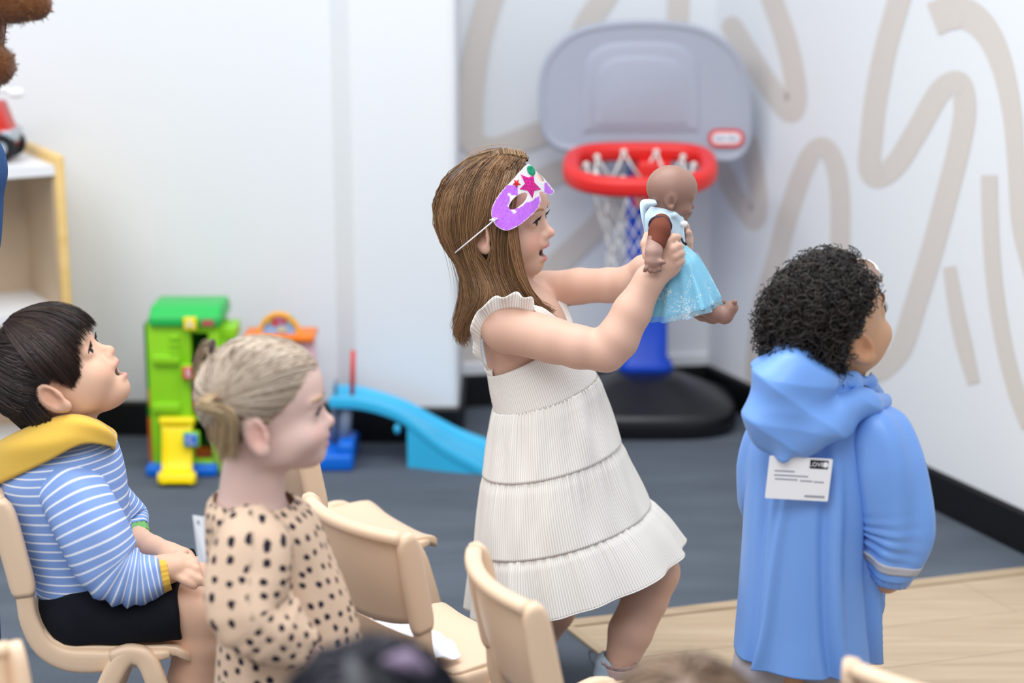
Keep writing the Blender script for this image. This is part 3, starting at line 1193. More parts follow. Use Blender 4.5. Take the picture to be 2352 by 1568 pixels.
truck = empty('toy_truck')
tag(truck, 'red toy truck with black tyres and white arm parked on the shelf unit', 'toy truck')
M_TRUCK = mat('truck_red_plastic', (206, 52, 44), 0.35, 0.5)
M_TYRE = mat('black_rubber', (24, 25, 30), 0.7, 0.3)
M_CHROME = mat('silver_plastic', (176, 186, 196), 0.3, 0.6, metallic=0.3)
tX = at(24, 350, 4.72)[0]
tY, tZ = 4.74, 0.8175
MB().box((tX - 0.25, tY + 0.012, tZ + 0.03), (tX - 0.008, tY + 0.11, tZ + 0.085)).build('body', M_TRUCK, truck, bevel=0.008)
g = MB()
g.add([(tX - 0.15, tY + 0.016, tZ + 0.08), (tX - 0.012, tY + 0.016, tZ + 0.08), (tX - 0.035, tY + 0.02, tZ + 0.15), (tX - 0.13, tY + 0.02, tZ + 0.15),
       (tX - 0.15, tY + 0.106, tZ + 0.08), (tX - 0.012, tY + 0.106, tZ + 0.08), (tX - 0.035, tY + 0.102, tZ + 0.15), (tX - 0.13, tY + 0.102, tZ + 0.15)],
      [(0, 1, 2, 3), (7, 6, 5, 4), (0, 4, 5, 1), (1, 5, 6, 2), (2, 6, 7, 3), (3, 7, 4, 0)])
g.build('cab', M_TRUCK, truck, bevel=0.005)
MB().box((tX - 0.03, tY + 0.004, tZ + 0.045), (tX - 0.002, tY + 0.118, tZ + 0.08)).build('bumper', M_CHROME, truck, bevel=0.004)
for wx in (tX - 0.03, tX - 0.19):
    for wy in (tY, tY + 0.095):
        w = MB().tube([(wx, wy, tZ + 0.036), (wx, wy + 0.028, tZ + 0.036)], 0.036, 20).build('wheel', M_TYRE, truck, bevel=0.004)
        MB().tube([(wx, wy - 0.003, tZ + 0.036), (wx, wy + 0.031, tZ + 0.036)], 0.016, 12).build('hub', M_CHROME, w)
g = MB()
a = [(tX - 0.13, tY + 0.06, tZ + 0.14), (tX - 0.05, tY + 0.05, tZ + 0.18), (tX - 0.012, tY + 0.045, tZ + 0.18)]
g.tube(a, [0.007, 0.007, 0.008], 8)
c = at(50, 205, tY + 0.03)
g.sphere((tX + 0.006, tY + 0.045, tZ + 0.172), (0.022, 0.022, 0.013), 14, 8)
g.build('white_arm', M_WHITE, truck, smooth=True)
settle(truck, (tX - 0.12, tY + 0.06, tZ))

# ================================================================== moulded plastic children's chairs
M_CHAIR = mat('beige_moulded_plastic', (232, 202, 172), 0.38, 0.42, bump=0.04, bscale=900)


def bez_profile(mb, path, half_t, half_w, y0, flare=None):
    """bar with rounded-rect section swept along a path in the local xz plane; half_w per point in plane, half_t across"""
    P = np.array(path, float)
    rings = []
    for i in range(len(P)):
        t = P[min(i + 1, len(P) - 1)] - P[max(i - 1, 0)]
        t /= np.linalg.norm(t) + 1e-9
        n = np.array([-t[1], t[0]])
        y = y0[i] if not np.isscalar(y0) else y0
        rings.append([(P[i, 0] + n[0] * half_w[i] * 2 * v, y + half_t * 2 * u, P[i, 1] + n[1] * half_w[i] * 2 * v) for u, v in rrect(1, 1, 0.3, 3)])
    mb.loft(rings)


def make_chair():
    root = empty('childrens_chair')
    # seat: dished shell whose rear sweeps up towards the backrest
    xs = np.concatenate([np.linspace(-0.128, -0.10, 6), np.linspace(-0.09, 0.11, 12), np.linspace(0.117, 0.132, 5)])
    V = []
    F = []
    ny = 15
    for side in (0, 1):
        for x in xs:
            if x < -0.06:
                t = (-0.06 - x) / 0.068
                zc = 0.288 + 0.075 * t ** 2.2
            else:
                zc = 0.288
            if x > 0.10:
                zc -= 0.022 * ((x - 0.10) / 0.032) ** 2
            w = 0.128
            if x > 0.115:
                w -= 0.02 * ((x - 0.115) / 0.017) ** 2
            for j in range(ny):
                v = -1 + 2 * j / (ny - 1)
                z = zc + 0.006 * abs(v) ** 4 - 0.004 * (1 - v * v)
                V.append((x, w * v, z - (0.016 if side else 0)))
    nx = len(xs)
    idx = lambda s_, i, j: s_ * nx * ny + i * ny + j
    for i in range(nx - 1):
        for j in range(ny - 1):
            F.append((idx(0, i, j), idx(0, i + 1, j), idx(0, i + 1, j + 1), idx(0, i, j + 1)))
            F.append((idx(1, i, j), idx(1, i, j + 1), idx(1, i + 1, j + 1), idx(1, i + 1, j)))
    for i in range(nx - 1):
        for j in (0, ny - 1):
            F.append((idx(0, i, j), idx(0, i + 1, j), idx(1, i + 1, j), idx(1, i, j)))
    for j in range(ny - 1):
        for i in (0, nx - 1):
            F.append((idx(0, i, j), idx(0, i, j + 1), idx(1, i, j + 1), idx(1, i, j)))
    MB().add(V, F).build('seat', M_CHAIR, root, smooth=True, bevel=0.005)
    # backrest panel: concave, rounded lower edge, thick rolled top rim
    mb = MB()
    V = []
    F = []
    nz, ny = 12, 17
    for side in (0, 1):
        for i in range(nz):
            tz = i / (nz - 1)
            for j in range(ny):
                v = -1 + 2 * j / (ny - 1)
                zl = 0.378 + 0.014 * abs(v) ** 3
                z = zl + (0.536 - zl) * tz
                x = -0.122 - (z - 0.38) * 0.235 - 0.026 * (1 - v * v) - 0.006 * math.sin(math.pi * tz)
                V.append((x - (0.010 if side else 0), 0.118 * v, z))
    idx = lambda s_, i, j: s_ * nz * ny + i * ny + j
    for i in range(nz - 1):
        for j in range(ny - 1):
            F.append((idx(0, i, j), idx(0, i, j + 1), idx(0, i + 1, j + 1), idx(0, i + 1, j)))
            F.append((idx(1, i, j), idx(1, i + 1, j), idx(1, i + 1, j + 1), idx(1, i, j + 1)))
    for i in range(nz - 1):
        for j in (0, ny - 1):
            F.append((idx(0, i, j), idx(0, i + 1, j), idx(1, i + 1, j), idx(1, i, j)))
    for j in range(ny - 1):
        for i in (0, nz - 1):
            F.append((idx(0, i, j), idx(0, i, j + 1), idx(1, i, j + 1), idx(1, i, j)))
    bk = MB().add(V, F).build('backrest', M_CHAIR, root, smooth=True)
    mb = MB()
    pts = [(-0.122 - 0.164 * 0.235 - 0.026 * (1 - v * v) - 0.005, 0.122 * v, 0.537) for v in np.linspace(-1, 1, 17)]
    rings = []
    for i, p in enumerate(pts):
        a = pts[max(i - 1, 0)]
        b = pts[min(i + 1, 16)]
        t = np.array([b[0] - a[0], b[1] - a[1]])
        t /= np.linalg.norm(t)
        n = np.array([-t[1], t[0]])
        rings.append([(p[0] + n[0] * 0.026 * u, p[1] + n[1] * 0.026 * u, p[2] + 0.021 * v) for u, v in rrect(1, 1, 0.45, 5)])
    mb.loft(rings)
    mb.build('top_rim', M_CHAIR, bk, smooth=True)
    # stiles: broad flange beside the backrest, then a bar running down into the seat rail
    for s_ in (-1, 1):
        mb = MB()
        up = spline([(-0.163, 0.546), (-0.155, 0.51), (-0.146, 0.46), (-0.136, 0.41), (-0.132, 0.382)], 14)
        w = [0.008, 0.0155, 0.0185, 0.0195, 0.020, 0.0205, 0.021, 0.021, 0.021, 0.021, 0.021, 0.0205, 0.0195, 0.0165]
        bez_profile(mb, up, 0.0105, w, s_ * 0.127)
        st = mb.build('stile', M_CHAIR, root, smooth=True)
        mb = MB()
        lo = spline([(-0.132, 0.40), (-0.131, 0.37), (-0.126, 0.335), (-0.108, 0.295), (-0.075, 0.272), (-0.03, 0.267), (0.04, 0.272), (0.10, 0.281)], 26)
        w = np.interp(np.linspace(0, 1, 26), [0, 0.2, 0.5, 0.7, 0.9, 1.0], [0.014, 0.0145, 0.018, 0.02, 0.013, 0.006])
        bez_profile(mb, lo, 0.0095, w, s_ * 0.126)
        mb.build('side_rail', M_CHAIR, st, smooth=True)
        # two legs leaving a rounded shoulder under the seat side
        for leg in (-1, 1):
            mb = MB()
            if leg < 0:
                pth = spline([(0.055, 0.285), (0.03, 0.279), (0.008, 0.25), (-0.035, 0.15), (-0.085, 0.02), (-0.092, 0.0)], 22)
            else:
                pth = spline([(0.005, 0.279), (0.04, 0.283), (0.066, 0.268), (0.088, 0.2), (0.118, 0.08), (0.137, 0.0)], 22)
            yy = np.interp(pth[:, 1], [0, 0.25, 0.29], [0.155, 0.139, 0.133]) * s_
            w = np.interp(np.linspace(0, 1, 22), [0, 0.15, 0.35, 1], [0.011, 0.016, 0.0175, 0.0155])
            bez_profile(mb, pth, 0.012, w, yy)
            mb.build('leg', M_CHAIR, root, smooth=True)
    return root


chair_specs = [
    ((-0.660, 2.985), 0, 'beige plastic child chair carrying the child in the striped sweatshirt'),
    ((-0.122, 2.892), 41, 'empty beige plastic child chair with a white cloth on its seat'),
    ((-0.315, 3.45), 33, 'empty beige child chair farthest from the camera, next to the blue slide'),
    ((0.14, 2.58), 19, 'empty beige child chair with its back to the camera before the cream dress'),
    ((-0.625, 2.07), -45, 'beige chair back peeking in at the bottom left corner'),
    ((0.625, 2.285), 58, 'beige chair back at the bottom right in front of the blue raincoat'),
]
chair0 = make_chair()
for i, ((cx, cy), a, lab) in enumerate(chair_specs):
    ch = chair0 if i == 0 else copy_tree(chair0)
    ch.location = (cx, cy, 0)
    ch.rotation_euler = (0, 0, math.radians(a))
    tag(ch, lab, 'chair', 'beige moulded children\'s chairs')

# white cloth crumpled at the back of the middle seat
V = []
F = []
n = 26
ca, sa = math.cos(math.radians(41)), math.sin(math.radians(41))
for i in range(n):
    for j in range(n):
        u = i / (n - 1)
        v = j / (n - 1)
        x = -0.112 + 0.115 * u * (0.55 + 0.45 * math.sin(2.2 * v + 0.4))
        y = -0.095 + 0.205 * v
        z = 0.2935 + 0.006 * abs(y / 0.128) ** 4 + (0.075 * max(0, (-0.06 - x) / 0.068) ** 2.2 if x < -0.06 else 0)
        z += 0.006 + 0.005 * math.sin(9 * u + 6 * v) * math.sin(7 * v - 3 * u) + 0.003 * math.sin(21 * v + 4 * u)
        V.append((-0.122 + x * ca - y * sa, 2.892 + x * sa + y * ca, z))
for i in range(n - 1):
    for j in range(n - 1):
        F.append((i * n + j, i * n + j + 1, (i + 1) * n + j + 1, (i + 1) * n + j))
cl = MB().add(V, F).build('white_cloth', mat('white_cotton', (240, 240, 250), 0.8, 0.2, bump=0.2, bscale=700), None, smooth=True)
md = cl.modifiers.new('thick', 'SOLIDIFY')
md.thickness = 0.0025
tag(cl, 'crumpled white cloth lying on the empty chair seat', 'cloth')

# ================================================================== people: shared builders
def rot(yaw=0, pitch=0, roll=0):
    return Matrix.Rotation(math.radians(yaw), 4, 'Z') @ Matrix.Rotation(math.radians(-pitch), 4, 'Y') @ Matrix.Rotation(math.radians(roll), 4, 'X')


def head_frame(c, scale, yaw, pitch, roll=0):
    """x forward, y to the person's left, z up; eye level at z = 0"""
    return Matrix.Translation(Vector([float(v) for v in c])) @ rot(yaw, pitch, roll) @ Matrix.Scale(scale, 4)


def hp(H, p):
    return np.array(H @ Vector([float(v) for v in p]))


def to_local(H, V):
    A = np.array(H.inverted())
    return np.asarray(V) @ A[:3, :3].T + A[:3, 3]


CR_C, CR_R = np.array([-0.010, 0, 0.022]), np.array([0.087, 0.071, 0.077])
HR_C, HR_R = np.array([-0.0055, 0, 0.026]), np.array([0.0925, 0.0735, 0.0775])      # skull with forehead, carries the hair


def add_head(S, H, mouth=0.0, nose=1.0, lips=1.0, chin=0.0, ears=(-1, 1), eyes=True, cheek=1.0, lid=0.0036):
    sc = H.to_scale()[0]
    E = lambda c, r, k=0.012, cut=False: S.ell(c, r, H, k, cut)
    m = mouth
    E(CR_C, CR_R)
    E((0.031, 0, 0.036), (0.050, 0.058, 0.055), 0.02)
    E((0.027, 0, -0.03 - m * 0.3), (0.047, 0.053, 0.056 + m * 0.3), 0.02)
    E((0.048 - m * 0.3, 0, -0.067 - m * 0.8), (0.026, 0.027, 0.020), 0.02)
    E((0.052 + chin - m * 0.3, 0, -0.070 - m * 0.8), (0.021, 0.017, 0.017), 0.012)
    for s in (-1, 1):
        E((0.044, s * 0.030, -0.034 - m * 0.2), (0.027 * cheek, 0.025 * cheek, 0.027), 0.014)
        E((0.010, s * 0.043, -0.050), (0.030, 0.014, 0.022), 0.02)
    # nose
    S.cone(hp(H, (0.066, 0, 0.004)), hp(H, (0.079 + 0.004 * nose, 0, -0.022)), 0.0065 * sc, 0.0078 * sc, 0.010 * sc)
    E((0.083 + 0.0035 * nose, 0, -0.0255), (0.0085 * nose, 0.0085, 0.0078), 0.006)
    for s in (-1, 1):
        E((0.0785, s * 0.0095, -0.0285), (0.0075, 0.0055, 0.0058), 0.005)
        E((0.0845, s * 0.0048, -0.0345), (0.0035, 0.0025, 0.003), 0.002, True)
    # eye sockets, lids
    for s in (-1, 1):
        E((0.084, s * 0.031, -0.001), (0.013, 0.017, 0.0105), 0.014, True)
        E((0.0635, s * 0.030, -0.001), (0.0125, 0.0155, 0.0118), 0.006)
        E((0.066, s * 0.031, 0.0155), (0.010, 0.018, 0.0055), 0.010)
        if eyes:
            E((0.0775, s * 0.0305, -0.002), (0.009, 0.0118, lid), 0.002, True)
    # lips
    E((0.0745, 0, -0.041), (0.0085, 0.020, 0.009), 0.010)
    E((0.0770, 0, -0.0465), (0.0080 * lips, 0.0165, 0.0048), 0.005)
    E((0.0750 - m * 0.2, 0, -0.0570 - m), (0.0080 * lips, 0.0145, 0.0055), 0.005)
    if m > 0:
        E((0.081, 0, -0.0515 - m * 0.5), (0.020, 0.0135, 0.0022 + m * 0.5), 0.003, True)
    else:
        E((0.086, 0, -0.0517), (0.011, 0.019, 0.0010), 0.0025, True)
    # ears
    for s in ears:
        Ef = H @ Matrix.Translation((-0.008, s * 0.0695, -0.014)) @ Matrix.Scale(1.1, 4) @ Matrix.Rotation(s * math.radians(22), 4, 'Z') @ Matrix.Rotation(math.radians(-8), 4, 'Y')
        S.ell((-0.004, s * 0.006, 0.0), (0.0190, 0.0075, 0.0265), Ef, 0.004)
        S.ell((0.001, s * 0.0122, 0.0), (0.0110, 0.0085, 0.0195), Ef, 0.002, True)
        S.ell((0.0095, s * 0.004, -0.003), (0.0035, 0.0045, 0.006), Ef, 0.003)
        S.ell((0.001, s * 0.004, -0.022), (0.0100, 0.0058, 0.0090), Ef, 0.005)
        S.cone(np.array(Ef @ Vector((-0.004, s * 0.006, 0.010))), np.array(Ef @ Vector((-0.009, s * 0.0075, -0.010))), 0.0022 * sc, 0.0022 * sc, 0.002)


def head_tints(lip=(196, 112, 112), blush=(226, 158, 138), mouth=0.0, ear=(222, 160, 138), dark=(70, 28, 30), skin=None):
    m = mouth
    sp = [((0.072, 0.036, -0.034), (0.02, 0.02, 0.016), blush, 0.35), ((0.072, -0.036, -0.034), (0.02, 0.02, 0.016), blush, 0.35),
          ((0.090, 0, -0.027), (0.01, 0.011, 0.009), blush, 0.35),
          ((-0.01, 0.078, -0.014), (0.016, 0.01, 0.022), ear, 0.45), ((-0.01, -0.078, -0.014), (0.016, 0.01, 0.022), ear, 0.45),
          ((-0.004, -0.0735, -0.013), (0.006, 0.006, 0.010), dark, 0.14), ((-0.004, 0.0735, -0.013), (0.006, 0.006, 0.010), dark, 0.14),
          ((0.082, 0, -0.0466), (0.008, 0.0175, 0.0046), lip, 0.9),
          ((0.080, 0, -0.0572 - m), (0.009, 0.015, 0.0056), lip, 0.9)]
    if m > 0:
        sp.append(((0.064, 0, -0.0515 - m * 0.5), (0.017, 0.0135, 0.0028 + m * 0.5), dark, 1.0))
    return sp


def eye_set(H, parent, iris=(70, 45, 32), open_=1.0, sides=(-1, 1), brow=(110, 78, 56), lash=True, gaze=(0, 0), brows=True):
    sc = H.to_scale()[0]
    for s in sides:
        c = np.array([0.0640, s * 0.0302, -0.0018])
        n, m_ = 24, 18
        mb = MB().sphere((0, 0, 0), 1.0, n, m_)
        P = np.array(mb.V)
        g = np.array([1.0, gaze[0], gaze[1]])
        g /= np.linalg.norm(g)
        d = np.degrees(np.arccos(np.clip(P @ g, -1, 1)))
        Cc = np.tile(np.array(lin((214, 206, 202))), (len(P), 1))
        Cc[d < 34] = lin(iris)
        Cc[d < 15] = lin((10, 8, 8))
        W = np.array([hp(H, c + p * 0.0112) for p in P])
        link_mesh('eye', W, mb.F, M_EYE, parent, colors=Cc)
        if lash:
            mb = MB()
            pts = []
            for t in np.linspace(-1, 1, 13):
                y = s * 0.0305 + s * 0.0125 * t
                z = -0.0018 + 0.0055 * (1 - t * t) - 0.0008 * t
                x = 0.0765 - 0.0068 * t * t - 0.002 * t
                pts.append(hp(H, (x + 0.0012, y, z)))
            mb.tube(pts, [0.0005 + 0.0009 * math.sin(math.pi * (i + 1) / 14) for i in range(13)], 6)
            for i in range(1, 13, 1):
                a = pts[i]
                t = -1 + 2 * i / 12
                tip = hp(H, (0.0765 - 0.0068 * t * t + 0.0055, s * 0.0305 + s * 0.0125 * t * 1.25, 0.003 + 0.0055 * (1 - t * t) + 0.001))
                mb.tube([a, tip], [0.0006, 0.00015], 4)
            mb.build('eyelashes', M_LASH, parent, smooth=True)
        if brows:
            mb = MB()
            pts = [hp(H, (0.0795 - 0.011 * max(t, 0) ** 2 - 0.002 * t, s * (0.0315 + 0.017 * t), 0.0175 + 0.0035 * (1 - (t - 0.2) ** 2))) for t in np.linspace(-1, 1, 11)]
            mb.tube(pts, [0.0008 + 0.0016 * math.sin(math.pi * (i + 1) / 13) for i in range(11)], 6, flat=1.6)
            mb.build('eyebrow', mat('eyebrow_hair', brow, 0.8, 0.1), parent, smooth=True)


M_EYE = mat('eyeball', (230, 226, 224), 0.25, 0.35, attr='tone')
M_LASH = mat('lash', (34, 24, 20), 0.7, 0.2)
M_SKIN = mat('skin', (230, 180, 150), 0.5, 0.35, sss=0.12, attr='tone', bump=0.03, bscale=500)
M_HAIR = mat('hair_strands', (80, 60, 45), 0.42, 0.45, attr='tone')


def strands(P, r, cols, taper=(1.0, 1.0, 0.25)):
    """P: (N,K,3) polylines -> verts, quads, colours of three-sided tubes"""
    P = np.asarray(P, float)
    N, K, _ = P.shape
    T = np.gradient(P, axis=1)
    T /= np.linalg.norm(T, axis=2, keepdims=True) + 1e-9
    ref = np.array([0.31, 0.82, 0.47])
    A = np.cross(T, ref)
    A /= np.linalg.norm(A, axis=2, keepdims=True) + 1e-9
    B = np.cross(T, A)
    r = np.broadcast_to(np.asarray(r, float), (N,))
    prof = np.interp(np.linspace(0, 1, K), np.linspace(0, 1, len(taper)), taper)
    R = r[:, None, None] * prof[None, :, None]
    V = np.stack([P + R * (math.cos(q) * A + math.sin(q) * B) for q in (0, 2.094, 4.189)], axis=2)   # N,K,3,3
    idx = np.arange(N * K * 3).reshape(N, K, 3)
    quads = []
    for j in range(3):
        a = idx[:, :-1, j]
        b = idx[:, :-1, (j + 1) % 3]
        c = idx[:, 1:, (j + 1) % 3]
        d = idx[:, 1:, j]
        quads.append(np.stack([a, b, c, d], -1).reshape(-1, 4))
    C = np.repeat(np.asarray(cols), K * 3, axis=0)
    return V.reshape(-1, 3), np.vstack(quads), C


def shade_cols(N, dark, light, light_share=0.5, seed=1):
    g = np.random.default_rng(seed)
    t = np.clip(g.beta(1.6, 1.6 / max(light_share, 0.05) * 0.5, N), 0, 1)[:, None]
    return np.array(lin(dark)) * (1 - t) + np.array(lin(light)) * t


def streaks(dark, light, seed=1, lo=0.0, hi=1.0, bands=60):
    """colour of each strand of the last sheet, in locks of lighter and darker hair"""
    g = np.random.default_rng(seed)
    u = sheet.u
    tab = g.beta(0.9, 1.1, bands)
    t = np.interp(u * (bands - 1), np.arange(bands), tab) * 0.75 + 0.25 * g.random(len(u))
    t = (lo + (hi - lo) * np.clip(t, 0, 1))[:, None]
    return np.array(lin(dark)) * (1 - t) + np.array(lin(light)) * t


def sheet(guides, N, K=20, jit=0.004, seed=1, wav=0.0, lmin=0.8, clump=0.0):
    """interpolate between ordered guide polylines (each a list of 3D points) to fill a sheet of hair"""
    g = np.random.default_rng(seed)
    G = np.array([spline(q, K) for q in guides])
    m = len(G)
    u = g.random(N) * (m - 1)
    if clump > 0:
        cen = np.round(u * 7) / 7
        u = np.clip(u + (cen - u) * clump, 0, m - 1)
    i = np.minimum(u.astype(int), m - 2)
    f = (u - i)[:, None, None]
    f = f * f * (3 - 2 * f) * 0.35 + f * 0.65
    P = G[i] * (1 - f) + G[i + 1] * f
    sheet.u = u / (m - 1)
    t = np.linspace(0, 1, K)[None, :, None]
    off = g.normal(0, jit, (N, 1, 3)) * (0.35 + 0.65 * t)
    off2 = g.normal(0, jit * 0.8, (N, 1, 3)) * t ** 2
    P = P + off + off2
    if wav:
        ph = g.random((N, 1, 1)) * 6.28
        P = P + wav * np.sin(ph * 0.3 + t * 14) * t * g.normal(0, 1, (N, 1, 3))
    L = lmin + (1 - lmin) * g.random(N)
    tt = np.linspace(0, 1, K)
    for n in range(N):
        q = tt * L[n]
        P[n] = np.stack([np.interp(q, tt, P[n, :, a]) for a in range(3)], -1)
    return P


def scalp_strands(H, pole, N, phi_end, K=14, lift=0.012, flip=0.0, seed=1, phi0=(0.02, 0.9), jit=0.0015, hang=0.0):
    """strands combed from a pole over the skull; phi_end(theta) in radians, theta 0 = front, +90 = person's left"""
    g = np.random.default_rng(seed)
    c = np.asarray(pole, float)
    c = c / np.linalg.norm(c)
    f = np.array([1.0, 0, 0])
    e1 = f - c * (f @ c)
    e1 /= np.linalg.norm(e1)
    e2 = np.cross(c, e1)
    th = g.random(N) * 2 * math.pi - math.pi
    pe = np.array([phi_end(t) for t in th])
    s0 = phi0[0] + (phi0[1] - phi0[0]) * np.sqrt(g.random(N))
    out = np.zeros((N, K, 3))
    ln = 0.45 + 0.5 * g.random(N)
    endf = 0.80 + 0.24 * g.random(N)
    for k in range(K):
        t = k / (K - 1)
        start = pe * s0
        ph = start + t * np.maximum(np.minimum(pe * ln, pe * endf - start), pe * 0.06)
        d = np.cos(ph)[:, None] * c + np.sin(ph)[:, None] * (np.cos(th)[:, None] * e1 + np.sin(th)[:, None] * e2)
        lf = lift * (0.55 + 0.45 * np.sin(np.minimum(ph / np.maximum(pe, 0.1), 1) * math.pi * 0.6)) + flip * np.maximum(ph / pe - 0.8, 0)
        out[:, k] = HR_C + d * (HR_R - 0.002 + lf[:, None])
    out += g.normal(0, jit, (N, 1, 3)) + g.normal(0, jit * 0.6, (N, K, 3)) * np.linspace(0, 1, K)[None, :, None]
    A = np.array(H)
    return out @ A[:3, :3].T + A[:3, 3]


def cap_mesh(H, cuts, grow=0.006, h=0.004):
    """skull cap under the strands; cuts = list of (point, normal) in head space removing face and neck"""
    pts = np.array([hp(H, HR_C + np.array(s) * (HR_R + 0.03)) for s in [(i, j, k) for i in (-1, 1) for j in (-1, 1) for k in (-1, 1)]])
    S = Sdf(pts.min(0), pts.max(0), h)
    S.ell(HR_C, HR_R + grow - 0.002, H, 0)
    A = np.array(H)
    for p, n in cuts:
        S.below(hp(H, p), A[:3, :3] @ np.asarray(n, float), 0.006)
    return S.mesh(1)


def over_head(H, az, e0, e1, l0=0.012, l1=0.012, n=7):
    """guide down the skull at azimuth az (0 front, negative = person's right) between two elevations"""
    out = []
    for i in range(n):
        e = math.radians(e0 + (e1 - e0) * i / (n - 1))
        a = math.radians(az)
        d = np.array([math.cos(e) * math.cos(a), math.cos(e) * math.sin(a), math.sin(e)])
        out.append(hp(H, HR_C + d * (HR_R + l0 + (l1 - l0) * i / (n - 1))))
    return out


def join_hair(name, pieces, parent, material=None):
    V = []
    Q = []
    C = []
    off = 0
    for v, q, c in pieces:
        V.append(v)
        Q.append(q + off)
        C.append(c)
        off += len(v)
    return link_mesh(name, np.vstack(V), np.vstack(Q), material or M_HAIR, parent, colors=np.vstack(C))


def flat_col(n, c):
    return np.tile(np.array(lin(c)), (n, 1))


def ring_cloth(rows, nseg, Yc, nring, fold=None, seed=0):
    """lofted garment: rows = (back px,py, front px,py, depth radius[, dY]); returns rings (nring, nseg+1, 3) and the (t, theta) of each"""
    B = np.array([at(r[0], r[1], Yc + (r[5] if len(r) > 5 else 0)) for r in rows])
    Fp = np.array([at(r[2], r[3], Yc + (r[5] if len(r) > 5 else 0)) for r in rows])
    D = np.array([r[4] for r in rows])[:, None]
    S = spline(np.hstack([B, Fp, D]), nring)
    th = np.linspace(0, 2 * math.pi, nseg + 1)
    out = np.zeros((nring, nseg + 1, 3))
    for i in range(nring):
        c = (S[i, :3] + S[i, 3:6]) / 2
        a = (S[i, 3:6] - S[i, :3]) / 2
        d = np.array([0, S[i, 6], 0])
        t = i / (nring - 1)
        k = np.ones(nseg + 1)
        if fold is not None:
            k = k + fold(t, th)
        out[i] = c + (np.cos(th) * k)[:, None] * a - (np.sin(th) * k)[:, None] * d
    return out


def grid_mesh(name, G, material, parent, stripe=None, thick=0.0, offset=0, seam=False):
    G = np.asarray(G)
    if not seam and np.allclose(G[:, 0], G[:, -1], atol=1e-5):
        G = G[:, :-1]
        if stripe is not None:
            stripe = np.asarray(stripe)[:, :-1]
        idx = np.arange(G.shape[0] * G.shape[1]).reshape(G.shape[:2])
        idx = np.hstack([idx, idx[:, :1]])
    else:
        idx = np.arange(G.shape[0] * G.shape[1]).reshape(G.shape[:2])
    R, C, _ = G.shape
    Q = np.stack([idx[:-1, :-1], idx[:-1, 1:], idx[1:, 1:], idx[1:, :-1]], -1).reshape(-1, 4)
    o = link_mesh(name, G.reshape(-1, 3), Q, material, parent)
    du = np.linalg.norm(np.diff(G, axis=1), axis=2).mean(0)
    dv = np.linalg.norm(np.diff(G, axis=0), axis=2).mean(1)
    uu = np.concatenate([[0], np.cumsum(du)])
    vv = np.concatenate([[0], np.cumsum(dv)])
    pat = np.zeros((R, C, 3), np.float32)
    pat[:, :, 0] = uu[None, :]
    pat[:, :, 1] = vv[:, None]
    o.data.attributes.new('pat', 'FLOAT_VECTOR', 'POINT').data.foreach_set('vector', pat.ravel())
    if stripe is not None:
        at_ = o.data.attributes.new('stripe', 'FLOAT', 'POINT')
        at_.data.foreach_set('value', np.asarray(stripe, np.float32).ravel())
    if thick:
        md = o.modifiers.new('thick', 'SOLIDIFY')
        md.thickness = thick
        md.offset = offset
    return o


def stripe_material(name, c0, c1, freq, duty=0.5, soft=0.15, rough=0.8, bump=0.3, bscale=900):
    m = mat(name, c0, rough, 0.2, bump=bump, bscale=bscale)
    nt = m.node_tree
    b = nt.nodes['Principled BSDF']
    a = nt.nodes.new('ShaderNodeAttribute')
    a.attribute_name = 'stripe'
    mu = nt.nodes.new('ShaderNodeMath')
    mu.operation = 'MULTIPLY'
    mu.inputs[1].default_value = freq
    fr = nt.nodes.new('ShaderNodeMath')
    fr.operation = 'FRACT'
    rp = nt.nodes.new('ShaderNodeValToRGB')
    e = rp.color_ramp.elements
    e[0].position = 0.0
    e[0].color = lin(c1)
    e[1].position = 1.0
    e[1].color = lin(c1)
    for p, c in ((0.5 - duty / 2 - soft / 2, c1), (0.5 - duty / 2 + soft / 2, c0), (0.5 + duty / 2 - soft / 2, c0), (0.5 + duty / 2 + soft / 2, c1)):
        x = e.new(p)
        x.color = lin(c)
    nt.links.new(a.outputs['Fac'], mu.inputs[0])
    nt.links.new(mu.outputs[0], fr.inputs[0])
    nt.links.new(fr.outputs[0], rp.inputs[0])
    nt.links.new(rp.outputs[0], b.inputs['Base Color'])
    return m


def tube_rings(path, rads, nseg=40, fold=None, up=(0, 0, 1)):
    """rings around a path for sleeves, socks, trouser legs"""
    P = np.asarray(path, float)
    K = len(P)
    T = np.gradient(P, axis=0)
    T /= np.linalg.norm(T, axis=1)[:, None]
    u = np.array(up, float)
    th = np.linspace(0, 2 * math.pi, nseg + 1)
    out = np.zeros((K, nseg + 1, 3))
    for i in range(K):
        a = u - T[i] * (u @ T[i])
        a /= np.linalg.norm(a)
        b = np.cross(T[i], a)
        u = a
        k = np.ones(nseg + 1) * rads[i]
        if fold is not None:
            k = k + fold(i / (K - 1), th)
        out[i] = P[i] + (np.cos(th) * k)[:, None] * a + (np.sin(th) * k)[:, None] * b
    return out


def finger(S, pts, r0=0.0078, r1=0.0062, k=0.006):
    n = len(pts)
    S.chain(pts, [r0 + (r1 - r0) * i / (n - 1) for i in range(n)], k)

# ================================================================== person in the cream sundress
def anchor_head(px, py, local, Yc, scale, yaw, pitch, roll=0):
    v = np.array(rot(yaw, pitch, roll) @ Vector(local)) * scale
    c = at(px, py, Yc + v[1]) - v
    return head_frame(c, scale, yaw, pitch, roll)


